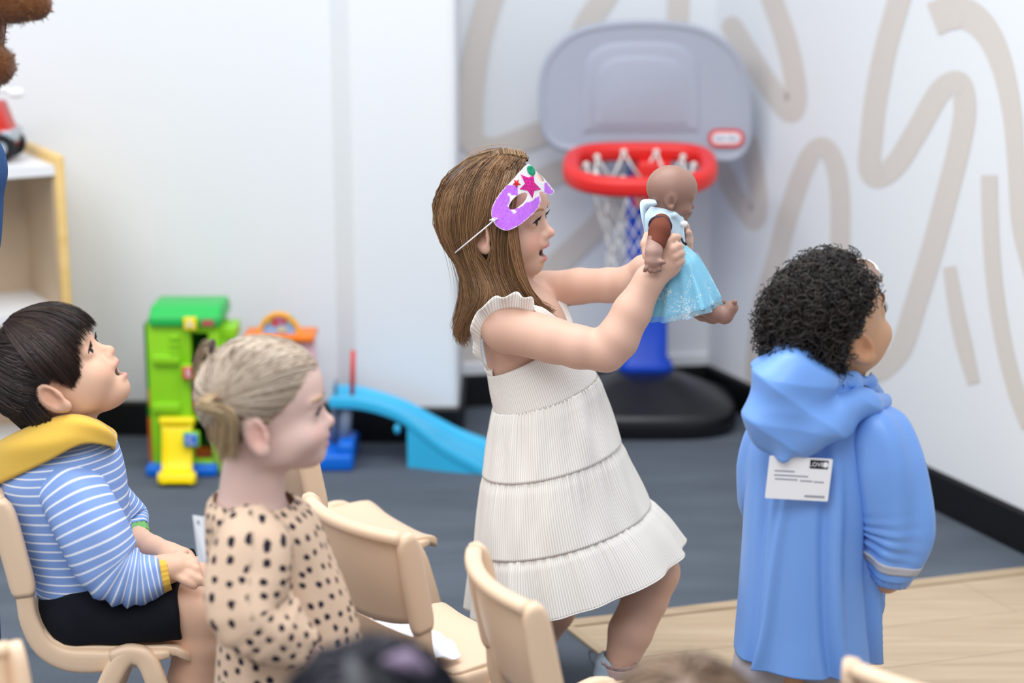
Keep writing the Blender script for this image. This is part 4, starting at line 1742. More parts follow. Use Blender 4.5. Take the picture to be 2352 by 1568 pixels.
girl = empty('person')
tag(girl, 'person in cream striped sundress holding up a doll, purple mask on the forehead', 'person')
HG = anchor_head(1237, 509, (0.076, -0.0305, -0.001), 3.32, 1.07, -14, 3)
SG = Sdf((-0.12, 3.05, -0.01), (0.46, 3.52, 1.08), 0.003)
add_head(SG, HG, mouth=0.011, nose=1.05, lips=1.0)
P = at
neck0 = hp(HG, (-0.02, 0, -0.045))
nb = P(1182, 690, 3.31)
SG.cone(neck0, nb, 0.041, 0.044, 0.015)
# trunk
for px, py, r in ((1184, 712, (0.062, 0.092, 0.045)), (1228, 752, (0.056, 0.076, 0.058)), (1202, 775, (0.074, 0.084, 0.075)), (1228, 850, (0.082, 0.083, 0.075)), (1256, 935, (0.085, 0.088, 0.08)), (1280, 1010, (0.085, 0.095, 0.075))):
    SG.ell(P(px, py, 3.315), r, None, 0.03)
# near (right) arm
sh, el, wr = P(1152, 752, 3.222), P(1392, 806, 3.135), P(1492, 642, 3.15)
SG.chain([P(1140, 735, 3.25), P(1165, 752, 3.215), P(1270, 782, 3.165), P(1330, 797, 3.145), el], [0.042, 0.0445, 0.039, 0.037, 0.0345], 0.02)
SG.chain([el, P(1418, 778, 3.135), P(1452, 715, 3.142), wr], [0.0345, 0.0365, 0.033, 0.0245], 0.012)
SG.ell(P(1528, 606, 3.152), (0.028, 0.0125, 0.026), None, 0.014)
SG.cone(wr, P(1530, 604, 3.152), 0.023, 0.019, 0.014)
for pts in ([(1520, 578, 3.147), (1534, 553, 3.143), (1547, 545, 3.147), (1557, 545, 3.16)],
            [(1530, 590, 3.143), (1545, 571, 3.138), (1555, 565, 3.143), (1563, 566, 3.157)],
            [(1537, 602, 3.143), (1550, 588, 3.138), (1560, 582, 3.143), (1566, 583, 3.157)],
            [(1540, 617, 3.146), (1553, 604, 3.142), (1561, 599, 3.147), (1566, 600, 3.16)]):
    finger(SG, [P(*q) for q in pts], 0.0083, 0.0068, 0.0022)
finger(SG, [P(1506, 610, 3.155), P(1489, 585, 3.165), P(1483, 560, 3.175), P(1487, 541, 3.185)], 0.0105, 0.0075, 0.006)
# far (left) arm
SG.chain([P(1222, 690, 3.38), P(1255, 668, 3.40), P(1330, 657, 3.37), P(1400, 655, 3.335), P(1440, 650, 3.315)], [0.040, 0.036, 0.0325, 0.031, 0.028], 0.02)
SG.chain([P(1440, 650, 3.315), P(1478, 616, 3.30), P(1530, 590, 3.292)], [0.028, 0.023, 0.019], 0.012)
SG.ell(P(1542, 580, 3.292), (0.027, 0.013, 0.027), None, 0.012)
for pts in ([(1550, 565, 3.296), (1566, 548, 3.293), (1577, 535, 3.282), (1576, 519, 3.27)],
            [(1556, 578, 3.296), (1574, 563, 3.292), (1584, 551, 3.278), (1582, 535, 3.262)],
            [(1556, 592, 3.296), (1573, 580, 3.292), (1583, 568, 3.278), (1581, 552, 3.264)],
            [(1550, 602, 3.296), (1566, 597, 3.292), (1575, 588, 3.28), (1574, 575, 3.266)]):
    finger(SG, [P(*q) for q in pts], 0.0083, 0.0066, 0.0022)
# legs
SG.chain([P(1290, 1040, 3.30), P(1385, 1200, 3.30), P(1490, 1305, 3.292)], [0.058, 0.046, 0.038], 0.03)
SG.ell(P(1514, 1312, 3.288), (0.034, 0.036, 0.038), None, 0.02)
SG.chain([P(1510, 1314, 3.288), P(1482, 1375, 3.285), P(1448, 1450, 3.27), P(1424, 1530, 3.255), P(1416, 1590, 3.25)], [0.0405, 0.042, 0.041, 0.030, 0.026], 0.015)
SG.chain([P(1280, 1040, 3.35), P(1290, 1200, 3.36), P(1296, 1340, 3.37)], [0.062, 0.054, 0.042], 0.03)
SG.chain([P(1296, 1340, 3.37), P(1272, 1400, 3.38), P(1230, 1470, 3.40), P(1200, 1520, 3.42)], [0.042, 0.041, 0.036, 0.027], 0.015)
for ank, fd_ in ((P(1416, 1590, 3.25), (1, 0)), (P(1200, 1520, 3.42), (0.1, 1))):
    SG.chain([ank, (ank[0] + 0.03 * fd_[0], ank[1] + 0.03 * fd_[1], 0.045), (ank[0] + 0.10 * fd_[0], ank[1] + 0.10 * fd_[1], 0.03)], [0.026, 0.027, 0.02], 0.012)
V, Q = SG.mesh(1)
Vl = to_local(HG, V)
SKIN_G = (210, 170, 150)
C = tint(Vl, SKIN_G, head_tints(lip=(206, 124, 124), blush=(232, 160, 145), mouth=0.011))
knee = P(1512, 1290, 3.20)
body_g = link_mesh('body', V, Q, M_SKIN, girl, colors=C)
eye_set(HG, girl, iris=(66, 56, 50), brow=(176, 136, 106), gaze=(-0.55, -0.08))

# hair: near-side sheet, back sheet, far-side locks
gcols = ((62, 42, 28), (190, 150, 108))
near = [
    [P(1128, 357, 3.33), P(1062, 384, 3.325), P(1012, 440, 3.32), P(1002, 505, 3.315), P(1022, 566, 3.30), P(1056, 600, 3.285), P(1072, 660, 3.275), P(1066, 720, 3.27), P(1048, 770, 3.268), P(1066, 792, 3.265)],
    [P(1138, 354, 3.325), P(1084, 380, 3.285), P(1042, 440, 3.258), P(1028, 510, 3.25), P(1040, 570, 3.252), P(1066, 608, 3.25), P(1084, 660, 3.245), P(1084, 715, 3.24), P(1066, 760, 3.24), P(1072, 788, 3.24)],
    [P(1152, 352, 3.322), P(1110, 380, 3.268), P(1076, 440, 3.236), P(1064, 510, 3.232), P(1072, 575, 3.238), P(1092, 625, 3.235), P(1102, 665, 3.225), P(1098, 700, 3.22), P(1080, 735, 3.225), P(1076, 765, 3.228)],
    [P(1172, 352, 3.32), P(1140, 382, 3.262), P(1114, 440, 3.232), P(1100, 520, 3.236), P(1096, 585, 3.242), P(1112, 635, 3.236), P(1122, 660, 3.222), P(1122, 682, 3.215), P(1112, 700, 3.215), P(1098, 716, 3.22)],
    [P(1192, 357, 3.318), P(1172, 385, 3.262), P(1152, 440, 3.234), P(1140, 520, 3.234), P(1136, 585, 3.238), P(1148, 635, 3.234), P(1160, 665, 3.226), P(1172, 690, 3.222), P(1186, 705, 3.222), P(1196, 712, 3.222)],
    [P(1206, 364, 3.316), P(1196, 390, 3.268), P(1184, 440, 3.242), P(1172, 515, 3.236), P(1166, 580, 3.24), P(1176, 630, 3.24), P(1194, 662, 3.24), P(1216, 690, 3.24), P(1246, 712, 3.242), P(1276, 722, 3.245)],
]
near = [[g_[0] + np.array([0.004, 0.034, -0.006])] + g_ for g_ in near]
far = [[np.array([q[0], 3.32 + (3.32 - q[1]) * 0.95 + 0.015, q[2]]) + np.array([0.0, 0, 0.004]) for q in g_] for g_ in near]
far[5] = far[5][:7] + [P(1215, 625, 3.40), P(1245, 645, 3.40), P(1275, 655, 3.395), P(1292, 668, 3.395)]
far[4] = far[4][:7] + [P(1190, 640, 3.40), P(1225, 655, 3.40), P(1255, 665, 3.395), P(1265, 690, 3.395)]
pieces = []
EARP = P(1110, 563, 3.235)


def clear_ear(A):
    # hair parts around the ear
    dz = np.clip(1 - ((A[:, :, 2] - EARP[2]) / 0.034) ** 2, 0, 1)
    half = 0.0145 * np.sqrt(dz)
    dx = A[:, :, 0] - EARP[0]
    side = np.where(dx[:, A.shape[1] // 2] > 0.004, 1.0, -1.0)[:, None]
    m = (np.abs(dx) < half * 1.6) & (A[:, :, 1] < 3.30)
    A[:, :, 0] = np.where(m, EARP[0] + side * np.maximum(np.abs(dx) * 0.35 + half, np.where(np.sign(dx) == side, np.abs(dx), 0)), A[:, :, 0])
    return A


Pn = sheet(near, 4800, 14, 0.0036, 11, wav=0.0011, lmin=0.76, clump=0.4)
Pn = clear_ear(Pn)
pieces.append(strands(Pn, 0.00078, streaks((64, 43, 28), (184, 140, 98), 3, 0.02, 0.85, 110)))
Pf = sheet(far, 900, 12, 0.004, 12, wav=0.001, lmin=0.8, clump=0.4)
pieces.append(strands(Pf, 0.001, shade_cols(900, *gcols, 0.35, 4)))
back = [near[0], [0.5 * (np.asarray(a) + np.asarray(b)) + np.array([-0.004, 0.012, 0]) for a, b in zip(near[0], far[0])], far[0]]
Pb = sheet(back, 600, 12, 0.004, 13, wav=0.001, lmin=0.85)
pieces.append(strands(Pb, 0.001, shade_cols(600, *gcols, 0.4, 5)))
# loose locks in front of the ear and stray hairs
lock = [[P(1168, 515, 3.226), P(1172, 560, 3.224), P(1186, 620, 3.226), P(1206, 660, 3.226), P(1230, 690, 3.224), P(1262, 716, 3.228)],
        [P(1186, 505, 3.226), P(1192, 560, 3.226), P(1200, 610, 3.228), P(1214, 655, 3.228), P(1240, 695, 3.23), P(1282, 718, 3.234)]]
Pl = sheet(lock, 260, 18, 0.0022, 14, wav=0.0006, lmin=0.7)
pieces.append(strands(Pl, 0.0008, shade_cols(260, (70, 46, 30), (170, 126, 88), 0.5, 6)))
stray = [[P(1010, 540, 3.30), P(1035, 620, 3.30), P(1045, 690, 3.30), P(1035, 770, 3.30)], [P(1060, 380, 3.31), P(1090, 345, 3.31), P(1140, 335, 3.31), P(1190, 350, 3.31)]]
Ps = sheet(stray, 50, 16, 0.008, 15, lmin=0.5)
pieces.append(strands(Ps, 0.0004, shade_cols(50, *gcols, 0.6, 7)))
Vc, Qc = cap_mesh(HG, [((0.052, 0, 0.05), (1, 0, -0.42)), ((0.0, 0, -0.035), (0.35, 0, -1))], 0.004, 0.004)
pieces.append((Vc, Qc, flat_col(len(Vc), (72, 50, 34))))
join_hair('hair', pieces, girl)

# dress
M_DRESS = stripe_material('cream_pinstripe_cotton', (216, 210, 201), (247, 245, 241), 1.0, 0.42, 0.35, bump=0.15, bscale=1200)
M_TRIM = mat('cream_trim', (246, 243, 238), 0.8, 0.2, bump=0.2, bscale=900)
M_SEAM = mat('seam_thread', (176, 166, 154), 0.9, 0.1)
YD = 3.312


def tier(name, rows, nring, NS, amp, seed, parent, top_gather=0.0, extra=0.0, last=False):
    g = np.random.default_rng(seed)
    fr = [(int(f), g.random() * 6.28, g.uniform(0.6, 1.0)) for f in g.integers(4, 19, 9)]
    ff = [(int(f), g.random() * 6.28, 1.0) for f in g.integers(50, 90, 5)]

    def fold(t, th):
        k = np.zeros_like(th)
        for f, p, w in fr:
            k += w * np.sin(f * th + p + 0.35 * t * math.sin(p * 3)) / len(fr) * 1.6
        k2 = np.zeros_like(th)
        for f, p, w in ff:
            k2 += np.sin(f * th + p) / len(ff)
        puff = extra * min(1.0, t * 6)
        if name == 'dress':
            sm = np.exp(-((th - 3.0) / 0.75) ** 4)
            k = k + sm * 2.2 * np.sin(t * 62) * np.sin(44 * th)
        prof = (0.15 + 0.85 * t) if last else (0.1 + 0.9 * math.sin(math.pi * min(t, 1.0) ** 1.1) if t > 0.5 else 0.1 + 0.9 * t * 2)
        return amp * prof * k + top_gather * (1 - t) ** 2 * k2 + puff
    G = ring_cloth(rows, 360, YD, nring, fold)
    st = np.tile(np.linspace(0, NS, 361), (nring, 1))
    return grid_mesh(name, G, M_DRESS, parent, st, 0.0016, 0, True), G


dress, G0 = tier('dress', [(1119, 856, 1314, 752, 0.090), (1126, 898, 1346, 806, 0.094), (1135, 942, 1372, 866, 0.100)], 16, 150, 0.006, 1, girl, 0.0)
t1, G1 = tier('skirt_tier', [(1133, 938, 1372, 862, 0.099), (1124, 1010, 1394, 935, 0.112), (1112, 1086, 1422, 1012, 0.126)], 30, 180, 0.085, 2, dress, 0.028, 0.03)
t2, G2 = tier('skirt_tier', [(1113, 1083, 1420, 1010, 0.125), (1103, 1170, 1450, 1085, 0.138), (1094, 1256, 1488, 1155, 0.150)], 34, 215, 0.095, 3, dress, 0.028, 0.03)
t3, G3 = tier('skirt_tier', [(1095, 1252, 1486, 1152, 0.149), (1085, 1330, 1530, 1196, 0.163), (1080, 1398, 1568, 1250, 0.176)], 30, 260, 0.095, 4, dress, 0.028, 0.03, True)
for G, sg in ((G1, 0), (G2, 0), (G3, 0)):
    mb = MB()
    cen = G[0].mean(0)
    ring = [cen + (p - cen) * 1.004 + np.array([0, 0, 0.0008 * math.sin(i * 0.9) * math.sin(i * 0.23)]) for i, p in enumerate(G[0][:-1])]
    mb.loft([[r + np.array([0, 0, 0.0007 * math.cos(q)]) + (r - cen) / np.linalg.norm(r - cen) * 0.0007 * math.sin(q) for q in (0, 1.57, 3.14, 4.71)] for r in ring], closed=True)
    mb.build('seam', M_SEAM, dress, smooth=True)
mb = MB()
mb.loft([[r + np.array([0, 0, 0.0017 * math.cos(q)]) + np.array([0, -0.0017 * math.sin(q), 0]) for q in (0, 1.57, 3.14, 4.71)] for r in G3[-1][:-1]], closed=True)
mb.build('hem_edge', M_TRIM, dress, smooth=True)
# gathered frill at the back top edge
fr_ = []
for j in range(150, 260):
    p, q = G0[0][j], G0[1][j]
    up = (p - q) / np.linalg.norm(p - q)
    w = 0.0045 * math.sin(j * 1.15)
    cen = G0[0].mean(0)
    rad = (p - cen) / np.linalg.norm(p - cen)
    fr_.append([p - up * 0.002, p + up * 0.006 + rad * w * 0.5, p + up * 0.011 + rad * w])
grid_mesh('back_frill', np.array(fr_).transpose(1, 0, 2), M_TRIM, dress, None, 0.0014)


def ruffle(name, base, outer, waves, amp, K=90):
    b = spline([P(*q) for q in base], K)
    o_ = spline([P(*q) for q in outer], K)
    rows = []
    for t in np.linspace(0, 1, 7):
        w = amp * t ** 1.5 * np.sin(np.linspace(0, waves * 2 * math.pi, K))
        rows.append(b * (1 - t) + o_ * t + np.stack([0.35 * w, w, 0.5 * w], -1))
    st = np.tile(np.linspace(0, 42, K), (7, 1))
    return grid_mesh(name, np.array(rows), M_DRESS, dress, st, 0.0015)


ruffle('strap_ruffle', [(1122, 852, 3.262), (1106, 815, 3.235), (1107, 762, 3.21), (1130, 722, 3.195), (1172, 708, 3.19), (1210, 714, 3.192), (1238, 722, 3.2)],
       [(1112, 842, 3.255), (1086, 796, 3.225), (1086, 735, 3.195), (1122, 692, 3.178), (1172, 676, 3.172), (1214, 682, 3.18), (1236, 716, 3.197)], 6, 0.006)
ruffle('strap', [(1205, 712, 3.195), (1240, 722, 3.20), (1275, 746, 3.215), (1312, 766, 3.24)], [(1208, 698, 3.20), (1246, 706, 3.207), (1282, 732, 3.222), (1314, 752, 3.245)], 1, 0.0)
ruffle('strap', [(1258, 640, 3.375), (1274, 676, 3.36), (1290, 712, 3.345), (1312, 762, 3.32)], [(1270, 632, 3.385), (1288, 668, 3.372), (1304, 706, 3.358), (1330, 772, 3.335)], 2, 0.001)
ruffle('front_panel', [(1312, 768, 3.24), (1322, 776, 3.27), (1328, 780, 3.31), (1326, 775, 3.36)], [(1314, 750, 3.243), (1322, 742, 3.27), (1326, 746, 3.31), (1322, 745, 3.36)], 1, 0.0)

# socks and shoes
M_SOCK = stripe_material('pale_pink_rib_knit', (214, 190, 184), (192, 166, 160), 1.0, 0.55, 0.4, bump=0.3, bscale=700)
M_SHOE = mat('pale_blue_mesh', (176, 196, 214), 0.6, 0.3, bump=0.4, bscale=500, var=0.15, vscale=60)
M_SHOESOLE = mat('white_rubber', (226, 226, 230), 0.6, 0.3)
for si, (top, ank) in enumerate(((P(1422, 1522, 3.245), P(1416, 1590, 3.25)), (P(1212, 1500, 3.415), P(1200, 1520, 3.42)))):
    pth = spline([top, (top + ank) / 2, ank, (ank[0] + 0.012, ank[1], 0.05)], 20)
    G = tube_rings(pth, np.interp(np.linspace(0, 1, 20), [0, 0.3, 1], [0.0335, 0.032, 0.033]), 60, up=(1, 0, 0))
    sock = grid_mesh('sock', G, M_SOCK, girl, np.tile(np.linspace(0, 44, 61), (20, 1)), 0.001)
    rows = []
    c = G[0].mean(0)
    for t in np.linspace(0, 1, 5):
        w = 1 + 0.1 * t + 0.09 * t * np.sin(np.linspace(0, 15 * 2 * math.pi, 61))
        rows.append(c + (G[0] - c) * w[:, None] + np.array([0, 0, 0.009 * t]))
    grid_mesh('sock_frill', np.array(rows), M_SOCK, sock, np.zeros((5, 61)), 0.0012)
    ax, ay = ank[0], ank[1]
    S = Sdf((ax - 0.07, ay - 0.06, -0.005), (ax + 0.17, ay + 0.06, 0.13), 0.003)
    S.chain([(ax - 0.012, ay, 0.062), (ax - 0.002, ay, 0.04), (ax + 0.05, ay, 0.036), (ax + 0.115, ay, 0.032)], [0.031, 0.036, 0.036, 0.027], 0.012)
    S.cone((ax - 0.012, ay, 0.09), (ax - 0.006, ay, 0.05), 0.030, 0.034, 0.01)
    S.cone((ax + 0.01, ay, 0.15), (ax - 0.002, ay, 0.075), 0.03, 0.026, 0.006, True)
    S.below((0, 0, 0.012), (0, 0, -1))
    v, q = S.mesh(1)
    shoe = link_mesh('shoe', v, q, M_SHOE, girl)
    if si == 1:
        piv = Matrix.Translation((ax, ay, 0)) @ Matrix.Rotation(math.radians(80), 4, 'Z') @ Matrix.Translation((-ax, -ay, 0))
        shoe.matrix_local = piv
    mb = MB()
    mb.tube([(ax - 0.036, ay, 0.078), (ax - 0.05, ay, 0.1), (ax - 0.052, ay, 0.115), (ax - 0.045, ay, 0.118)], 0.006, 8, flat=0.35)
    mb.build('pull_tab', mat('grey_webbing', (120, 128, 140), 0.8), shoe, smooth=True)
    mb = MB()
    rings = []
    for z in (0.0, 0.014):
        rings.append([(ax + 0.042 + 0.083 * math.cos(q), ay + (0.036 - 0.006 * math.cos(q)) * math.sin(q), z) for q in np.linspace(0, 2 * math.pi, 32, endpoint=False)])
    mb.loft(rings)
    mb.build('sole', M_SHOESOLE, shoe)
for ch_ in girl.children:
    pass
settle(girl, (at(1350, 1600, 3.3)[0], 3.3, 0))

# ------------------------------------------------------------------ mask
ZK = 3.135


def zk(pts):
    return [(960 + x / ZK, 320 + y / ZK) for x, y in pts]


m_out = zk([(795, 178), (850, 230), (905, 280), (950, 335), (978, 370), (972, 392), (948, 400), (905, 388), (880, 375), (873, 396), (883, 430), (870, 482), (830, 533), (760, 595), (700, 635), (642, 656), (590, 642), (550, 606), (531, 560), (530, 510), (546, 460), (576, 410), (612, 362), (680, 292), (740, 226)])
m_h1 = zk([(660, 500), (659, 470), (690, 425), (738, 391), (778, 384), (786, 410), (762, 455), (712, 494), (680, 506)])
m_h2 = zk([(862, 246), (893, 272), (908, 300), (896, 309), (872, 292), (857, 262)])


def mask_Y(x, lift=0.0):
    return np.interp(x, [1120, 1150, 1190, 1220, 1245, 1262, 1275], [3.226, 3.217, 3.211, 3.216, 3.232, 3.262, 3.296]) - lift


def inpoly(p, poly):
    x, y = p
    r = False
    n = len(poly)
    j = n - 1
    for i in range(n):
        xi, yi = poly[i]
        xj, yj = poly[j]
        if (yi > y) != (yj > y) and x < (xj - xi) * (y - yi) / (yj - yi + 1e-12) + xi:
            r = not r
        j = i
    return r


from mathutils.geometry import delaunay_2d_cdt


def plate(name, outer, holes, step, lift, thick, material, parent, colour=None, smooth_edge=True):
    loops = [np.array(smooth_loop(outer, 80) if smooth_edge else outer)] + [np.array(smooth_loop(h, 40)) for h in holes]
    pts = []
    edges = []
    for lp in loops:
        o = len(pts)
        n = len(lp)
        pts += [tuple(p) for p in lp]
        edges += [(o + i, o + (i + 1) % n) for i in range(n)]
    lo = loops[0].min(0)
    hi = loops[0].max(0)
    for x in np.arange(lo[0], hi[0], step):
        for y in np.arange(lo[1], hi[1], step):
            if inpoly((x, y), loops[0]) and not any(inpoly((x, y), h) for h in loops[1:]):
                pts.append((x, y))
    r = delaunay_2d_cdt([Vector(p) for p in pts], edges, [], 0, 1e-4)
    vs = np.array([tuple(v) for v in r[0]])
    F = []
    for f in r[2]:
        c = vs[list(f)].mean(0)
        if inpoly(c, loops[0]) and not any(inpoly(c, h) for h in loops[1:]):
            F.append(tuple(f))
    W = [at(x, y, mask_Y(x, lift)) for x, y in vs]
    cols = np.array([lin(colour(x, y)) for x, y in vs]) if colour else None
    o = link_mesh(name, W, F, material, parent, smooth=True, colors=cols)
    md = o.modifiers.new('thick', 'SOLIDIFY')
    md.thickness = thick
    md.offset = 0
    return o


def mask_colour(x, y):
    u, v = (x - 960) * ZK, (y - 320) * ZK
    n = math.sin(u * 0.11 + v * 0.07) * 5 + math.sin(u * 0.043 - v * 0.09) * 5
    d_edge = min(math.hypot(x - a, y - b) for a, b in M_EDGE)
    if d_edge < 1.6:
        return (250, 248, 252)
    purple = False
    if v > 345 + n and u < 660 + n * 1.5 and v + u * 0.6 > 700 + n:
        purple = True
    if v > 492 + n * 0.6 - max(0, (u - 720)) * 0.55:
        purple = True
    if 600 < u < 720 and v < 400 and v > 330 and (v - 330) < (u - 560) * 0.6 + n:
        purple = True
    if 905 < u < 955 and 320 + n < v < 385:
        purple = True
    if math.hypot((u - 690) * 1.3, v - 516) < 16 + n:
        purple = False
    if purple:
        k = 0.5 + 0.5 * math.sin(u * 0.05 + v * 0.13 + n)
        return (196 + 16 * k, 108 + 26 * k, 250)
    return (250, 248, 252)


M_EDGE = [tuple(p) for p in smooth_loop(m_out, 160)]
M_MASK = mat('painted_card', (250, 248, 252), 0.6, 0.3, attr='tone')
mask = plate('party_mask', m_out, [m_h1, m_h2], 2.6, 0.0, 0.0012, M_MASK, None, mask_colour)
tag(mask, 'purple and white card eye mask with glitter stars pushed up on a forehead', 'mask')


def glitter(name, rgb):
    m = mat(name, rgb, 0.35, 0.6)
    nt = m.node_tree
    b = nt.nodes['Principled BSDF']
    tc = nt.nodes.new('ShaderNodeTexCoord')
    vo = nt.nodes.new('ShaderNodeTexVoronoi')
    vo.inputs['Scale'].default_value = 900
    nt.links.new(tc.outputs['Object'], vo.inputs['Vector'])
    hs = nt.nodes.new('ShaderNodeHueSaturation')
    hs.inputs['Color'].default_value = lin(rgb)
    mr = nt.nodes.new('ShaderNodeMapRange')
    mr.inputs['To Min'].default_value = 0.5
    mr.inputs['To Max'].default_value = 1.8
    sx = nt.nodes.new('ShaderNodeSeparateColor')
    nt.links.new(vo.outputs['Color'], sx.inputs[0])
    nt.links.new(sx.outputs[0], mr.inputs['Value'])
    nt.links.new(mr.outputs[0], hs.inputs['Value'])
    nt.links.new(hs.outputs[0], b.inputs['Base Color'])
    return m


plate('star_sticker', zk([(740, 252), (795, 275), (832, 260), (838, 310), (886, 360), (837, 370), (824, 422), (790, 368), (733, 358), (772, 318)]), [], 4, 0.0014, 0.001, glitter('magenta_glitter', (206, 26, 140)), mask, smooth_edge=False)
plate('star_sticker', zk([(690, 290), (708, 300), (726, 287), (722, 311), (741, 325), (718, 329), (708, 348), (700, 328), (681, 324), (698, 311)]), [], 4, 0.0014, 0.001, glitter('red_glitter', (206, 30, 40)), mask, smooth_edge=False)
el_ = []
for a in np.linspace(0, 2 * math.pi, 16, endpoint=False):
    x, y = 26 * math.cos(a), 39 * math.sin(a)
    r_ = math.radians(-28)
    el_.append((815 + x * math.cos(r_) - y * math.sin(r_), 224 + x * math.sin(r_) + y * math.cos(r_)))
plate('oval_sticker', zk(el_), [], 3, 0.0014, 0.001, glitter('green_glitter', (12, 150, 110)), mask)
mb = MB()
mb.tube([P(1143, 501, 3.215), P(1132, 508, 3.215), P(1100, 535, 3.212), P(1060, 568, 3.222), P(1046, 580, 3.245), P(1040, 585, 3.31)], 0.0013, 6)
mb.sphere(P(1133, 506, 3.213), (0.004, 0.003, 0.003), 8, 6)
mb.tube([P(1138, 500, 3.213), P(1124, 506, 3.212)], 0.0012, 6)
mb.build('elastic_string', mat('white_elastic', (236, 236, 244), 0.7), mask, smooth=True)

# ------------------------------------------------------------------ doll
doll = empty('baby_doll')
tag(doll, 'bald brown vinyl baby doll in a pale blue glittery dress held in two hands', 'doll')
M_VINYL = mat('brown_vinyl', (140, 106, 94), 0.45, 0.4, attr='tone', sss=0.05)
M_DCLOTH = mat('brown_cloth', (112, 62, 48), 0.85, 0.15, bump=0.3, bscale=800)
M_PALEBLUE = mat('pale_blue_satin', (206, 230, 246), 0.5, 0.35, bump=0.1, bscale=500)
DY = 3.222
HD = anchor_head(1544, 463, (-0.008, -0.075, -0.014), DY, 0.465, 5, -14)
S = Sdf(P(1440, 780, DY) - np.array([0, 0.12, 0]), P(1720, 350, DY) + np.array([0, 0.12, 0]), 0.0021)
add_head(S, HD, mouth=0.0, nose=1.2, lips=1.5, eyes=False, cheek=1.25)
S.ell((0.079, 0, -0.046), (0.015, 0.018, 0.008), HD, 0.006)
S.ell((0.076, 0, -0.059), (0.014, 0.016, 0.007), HD, 0.006)
S.ell((0.062, 0, -0.074), (0.02, 0.022, 0.016), HD, 0.012)
S.ell((-0.008, 0, 0.028), (0.091, 0.078, 0.082), HD, 0.02)
S.cone(hp(HD, (-0.02, 0, -0.05)), P(1527, 505, DY), 0.019, 0.021, 0.008)
S.ell(P(1527, 540, DY), (0.030, 0.030, 0.042), None, 0.01)
# near forearm and hand
S.chain([P(1506, 552, 3.135), P(1501, 580, 3.122), P(1500, 592, 3.119)], [0.0152, 0.0145, 0.0125], 0.004)
S.ell(P(1501, 604, 3.116), (0.0155, 0.011, 0.0125), None, 0.005)
for a, b, c_ in (((1491, 608), (1484, 616), (1481, 622)), ((1498, 612), (1494, 621), (1494, 625)), ((1505, 613), (1504, 622), (1506, 625)), ((1512, 610), (1514, 618), (1516, 621))):
    S.chain([P(*a, 3.113), P(*b, 3.110), P(*c_, 3.113)], [0.0042, 0.0040, 0.0034], 0.002)
S.chain([P(1510, 600, 3.112), P(1518, 601, 3.109), P(1526, 603, 3.109)], [0.0052, 0.0044, 0.0036], 0.003)
# far arm
S.chain([P(1540, 515, 3.275), P(1560, 560, 3.285)], [0.015, 0.013], 0.004)
# legs and feet
for dy in (-0.03, 0.032):
    ex = 0 if dy < 0 else -26
    S.chain([P(1545, 610, DY + dy), P(1600 + ex, 690, DY + dy), P(1640 + ex, 718, DY + dy)], [0.024, 0.021, 0.0145], 0.006)
    S.chain([P(1640 + ex, 718, DY + dy), P(1664 + ex, 724, DY + dy), P(1680 + ex, 706, DY + dy)], [0.014, 0.0145, 0.0125], 0.006)
    for i in range(5):
        S.ell(P(1688 + ex - i * 0.6, 693 + (1.2 * i), DY + dy - 0.009 + i * 0.0045), 0.0046 if i == 0 else 0.0036, None, 0.003)
v, q = S.mesh(1)
vl = to_local(HD, v)
sp = [((0.09, 0, -0.05), (0.01, 0.02, 0.01), (128, 80, 76), 0.5), ((-0.004, -0.076, -0.014), (0.008, 0.01, 0.012), (90, 62, 54), 0.4)]
cd = tint(vl, (148, 113, 100), sp)
arm_d = np.linalg.norm((v - P(1503, 575, 3.125)) / np.array([0.03, 0.04, 0.02]), axis=1)
cd[arm_d < 1] = lin((166, 132, 120))
link_mesh('vinyl_body', v, q, M_VINYL, doll, colors=cd)
mb = MB()
for s in (-1, 1):
    pts = [hp(HD, (0.074 - 0.006 * t * t, s * (0.031 + 0.012 * t), 0.0 - 0.002 * (1 - t * t))) for t in np.linspace(-1, 1, 9)]
    mb.tube(pts, 0.0007, 6)
mb.build('closed_eyelids', M_LASH, doll, smooth=True)
# cloth upper arm
S = Sdf(P(1470, 590, 3.15) - np.array([0, 0.06, 0]), P(1560, 490, 3.15) + np.array([0, 0.06, 0]), 0.0019)
S.chain([P(1519, 512, 3.165), P(1515, 530, 3.146), P(1507, 558, 3.133)], [0.0165, 0.0185, 0.0165], 0.004)
v, q = S.mesh(1)
link_mesh('cloth_arm', v, q, M_DCLOTH, doll)
mb = MB()
G = tube_rings(spline([P(1517, 516, 3.166), P(1516, 520, 3.162)], 4), [0.0205] * 4, 24)
mb.loft([list(G[0][:-1]), list(G[3][:-1])])
mb.build('armhole_edge', mat('dark_navy_binding', (50, 34, 48), 0.8), doll, smooth=True)
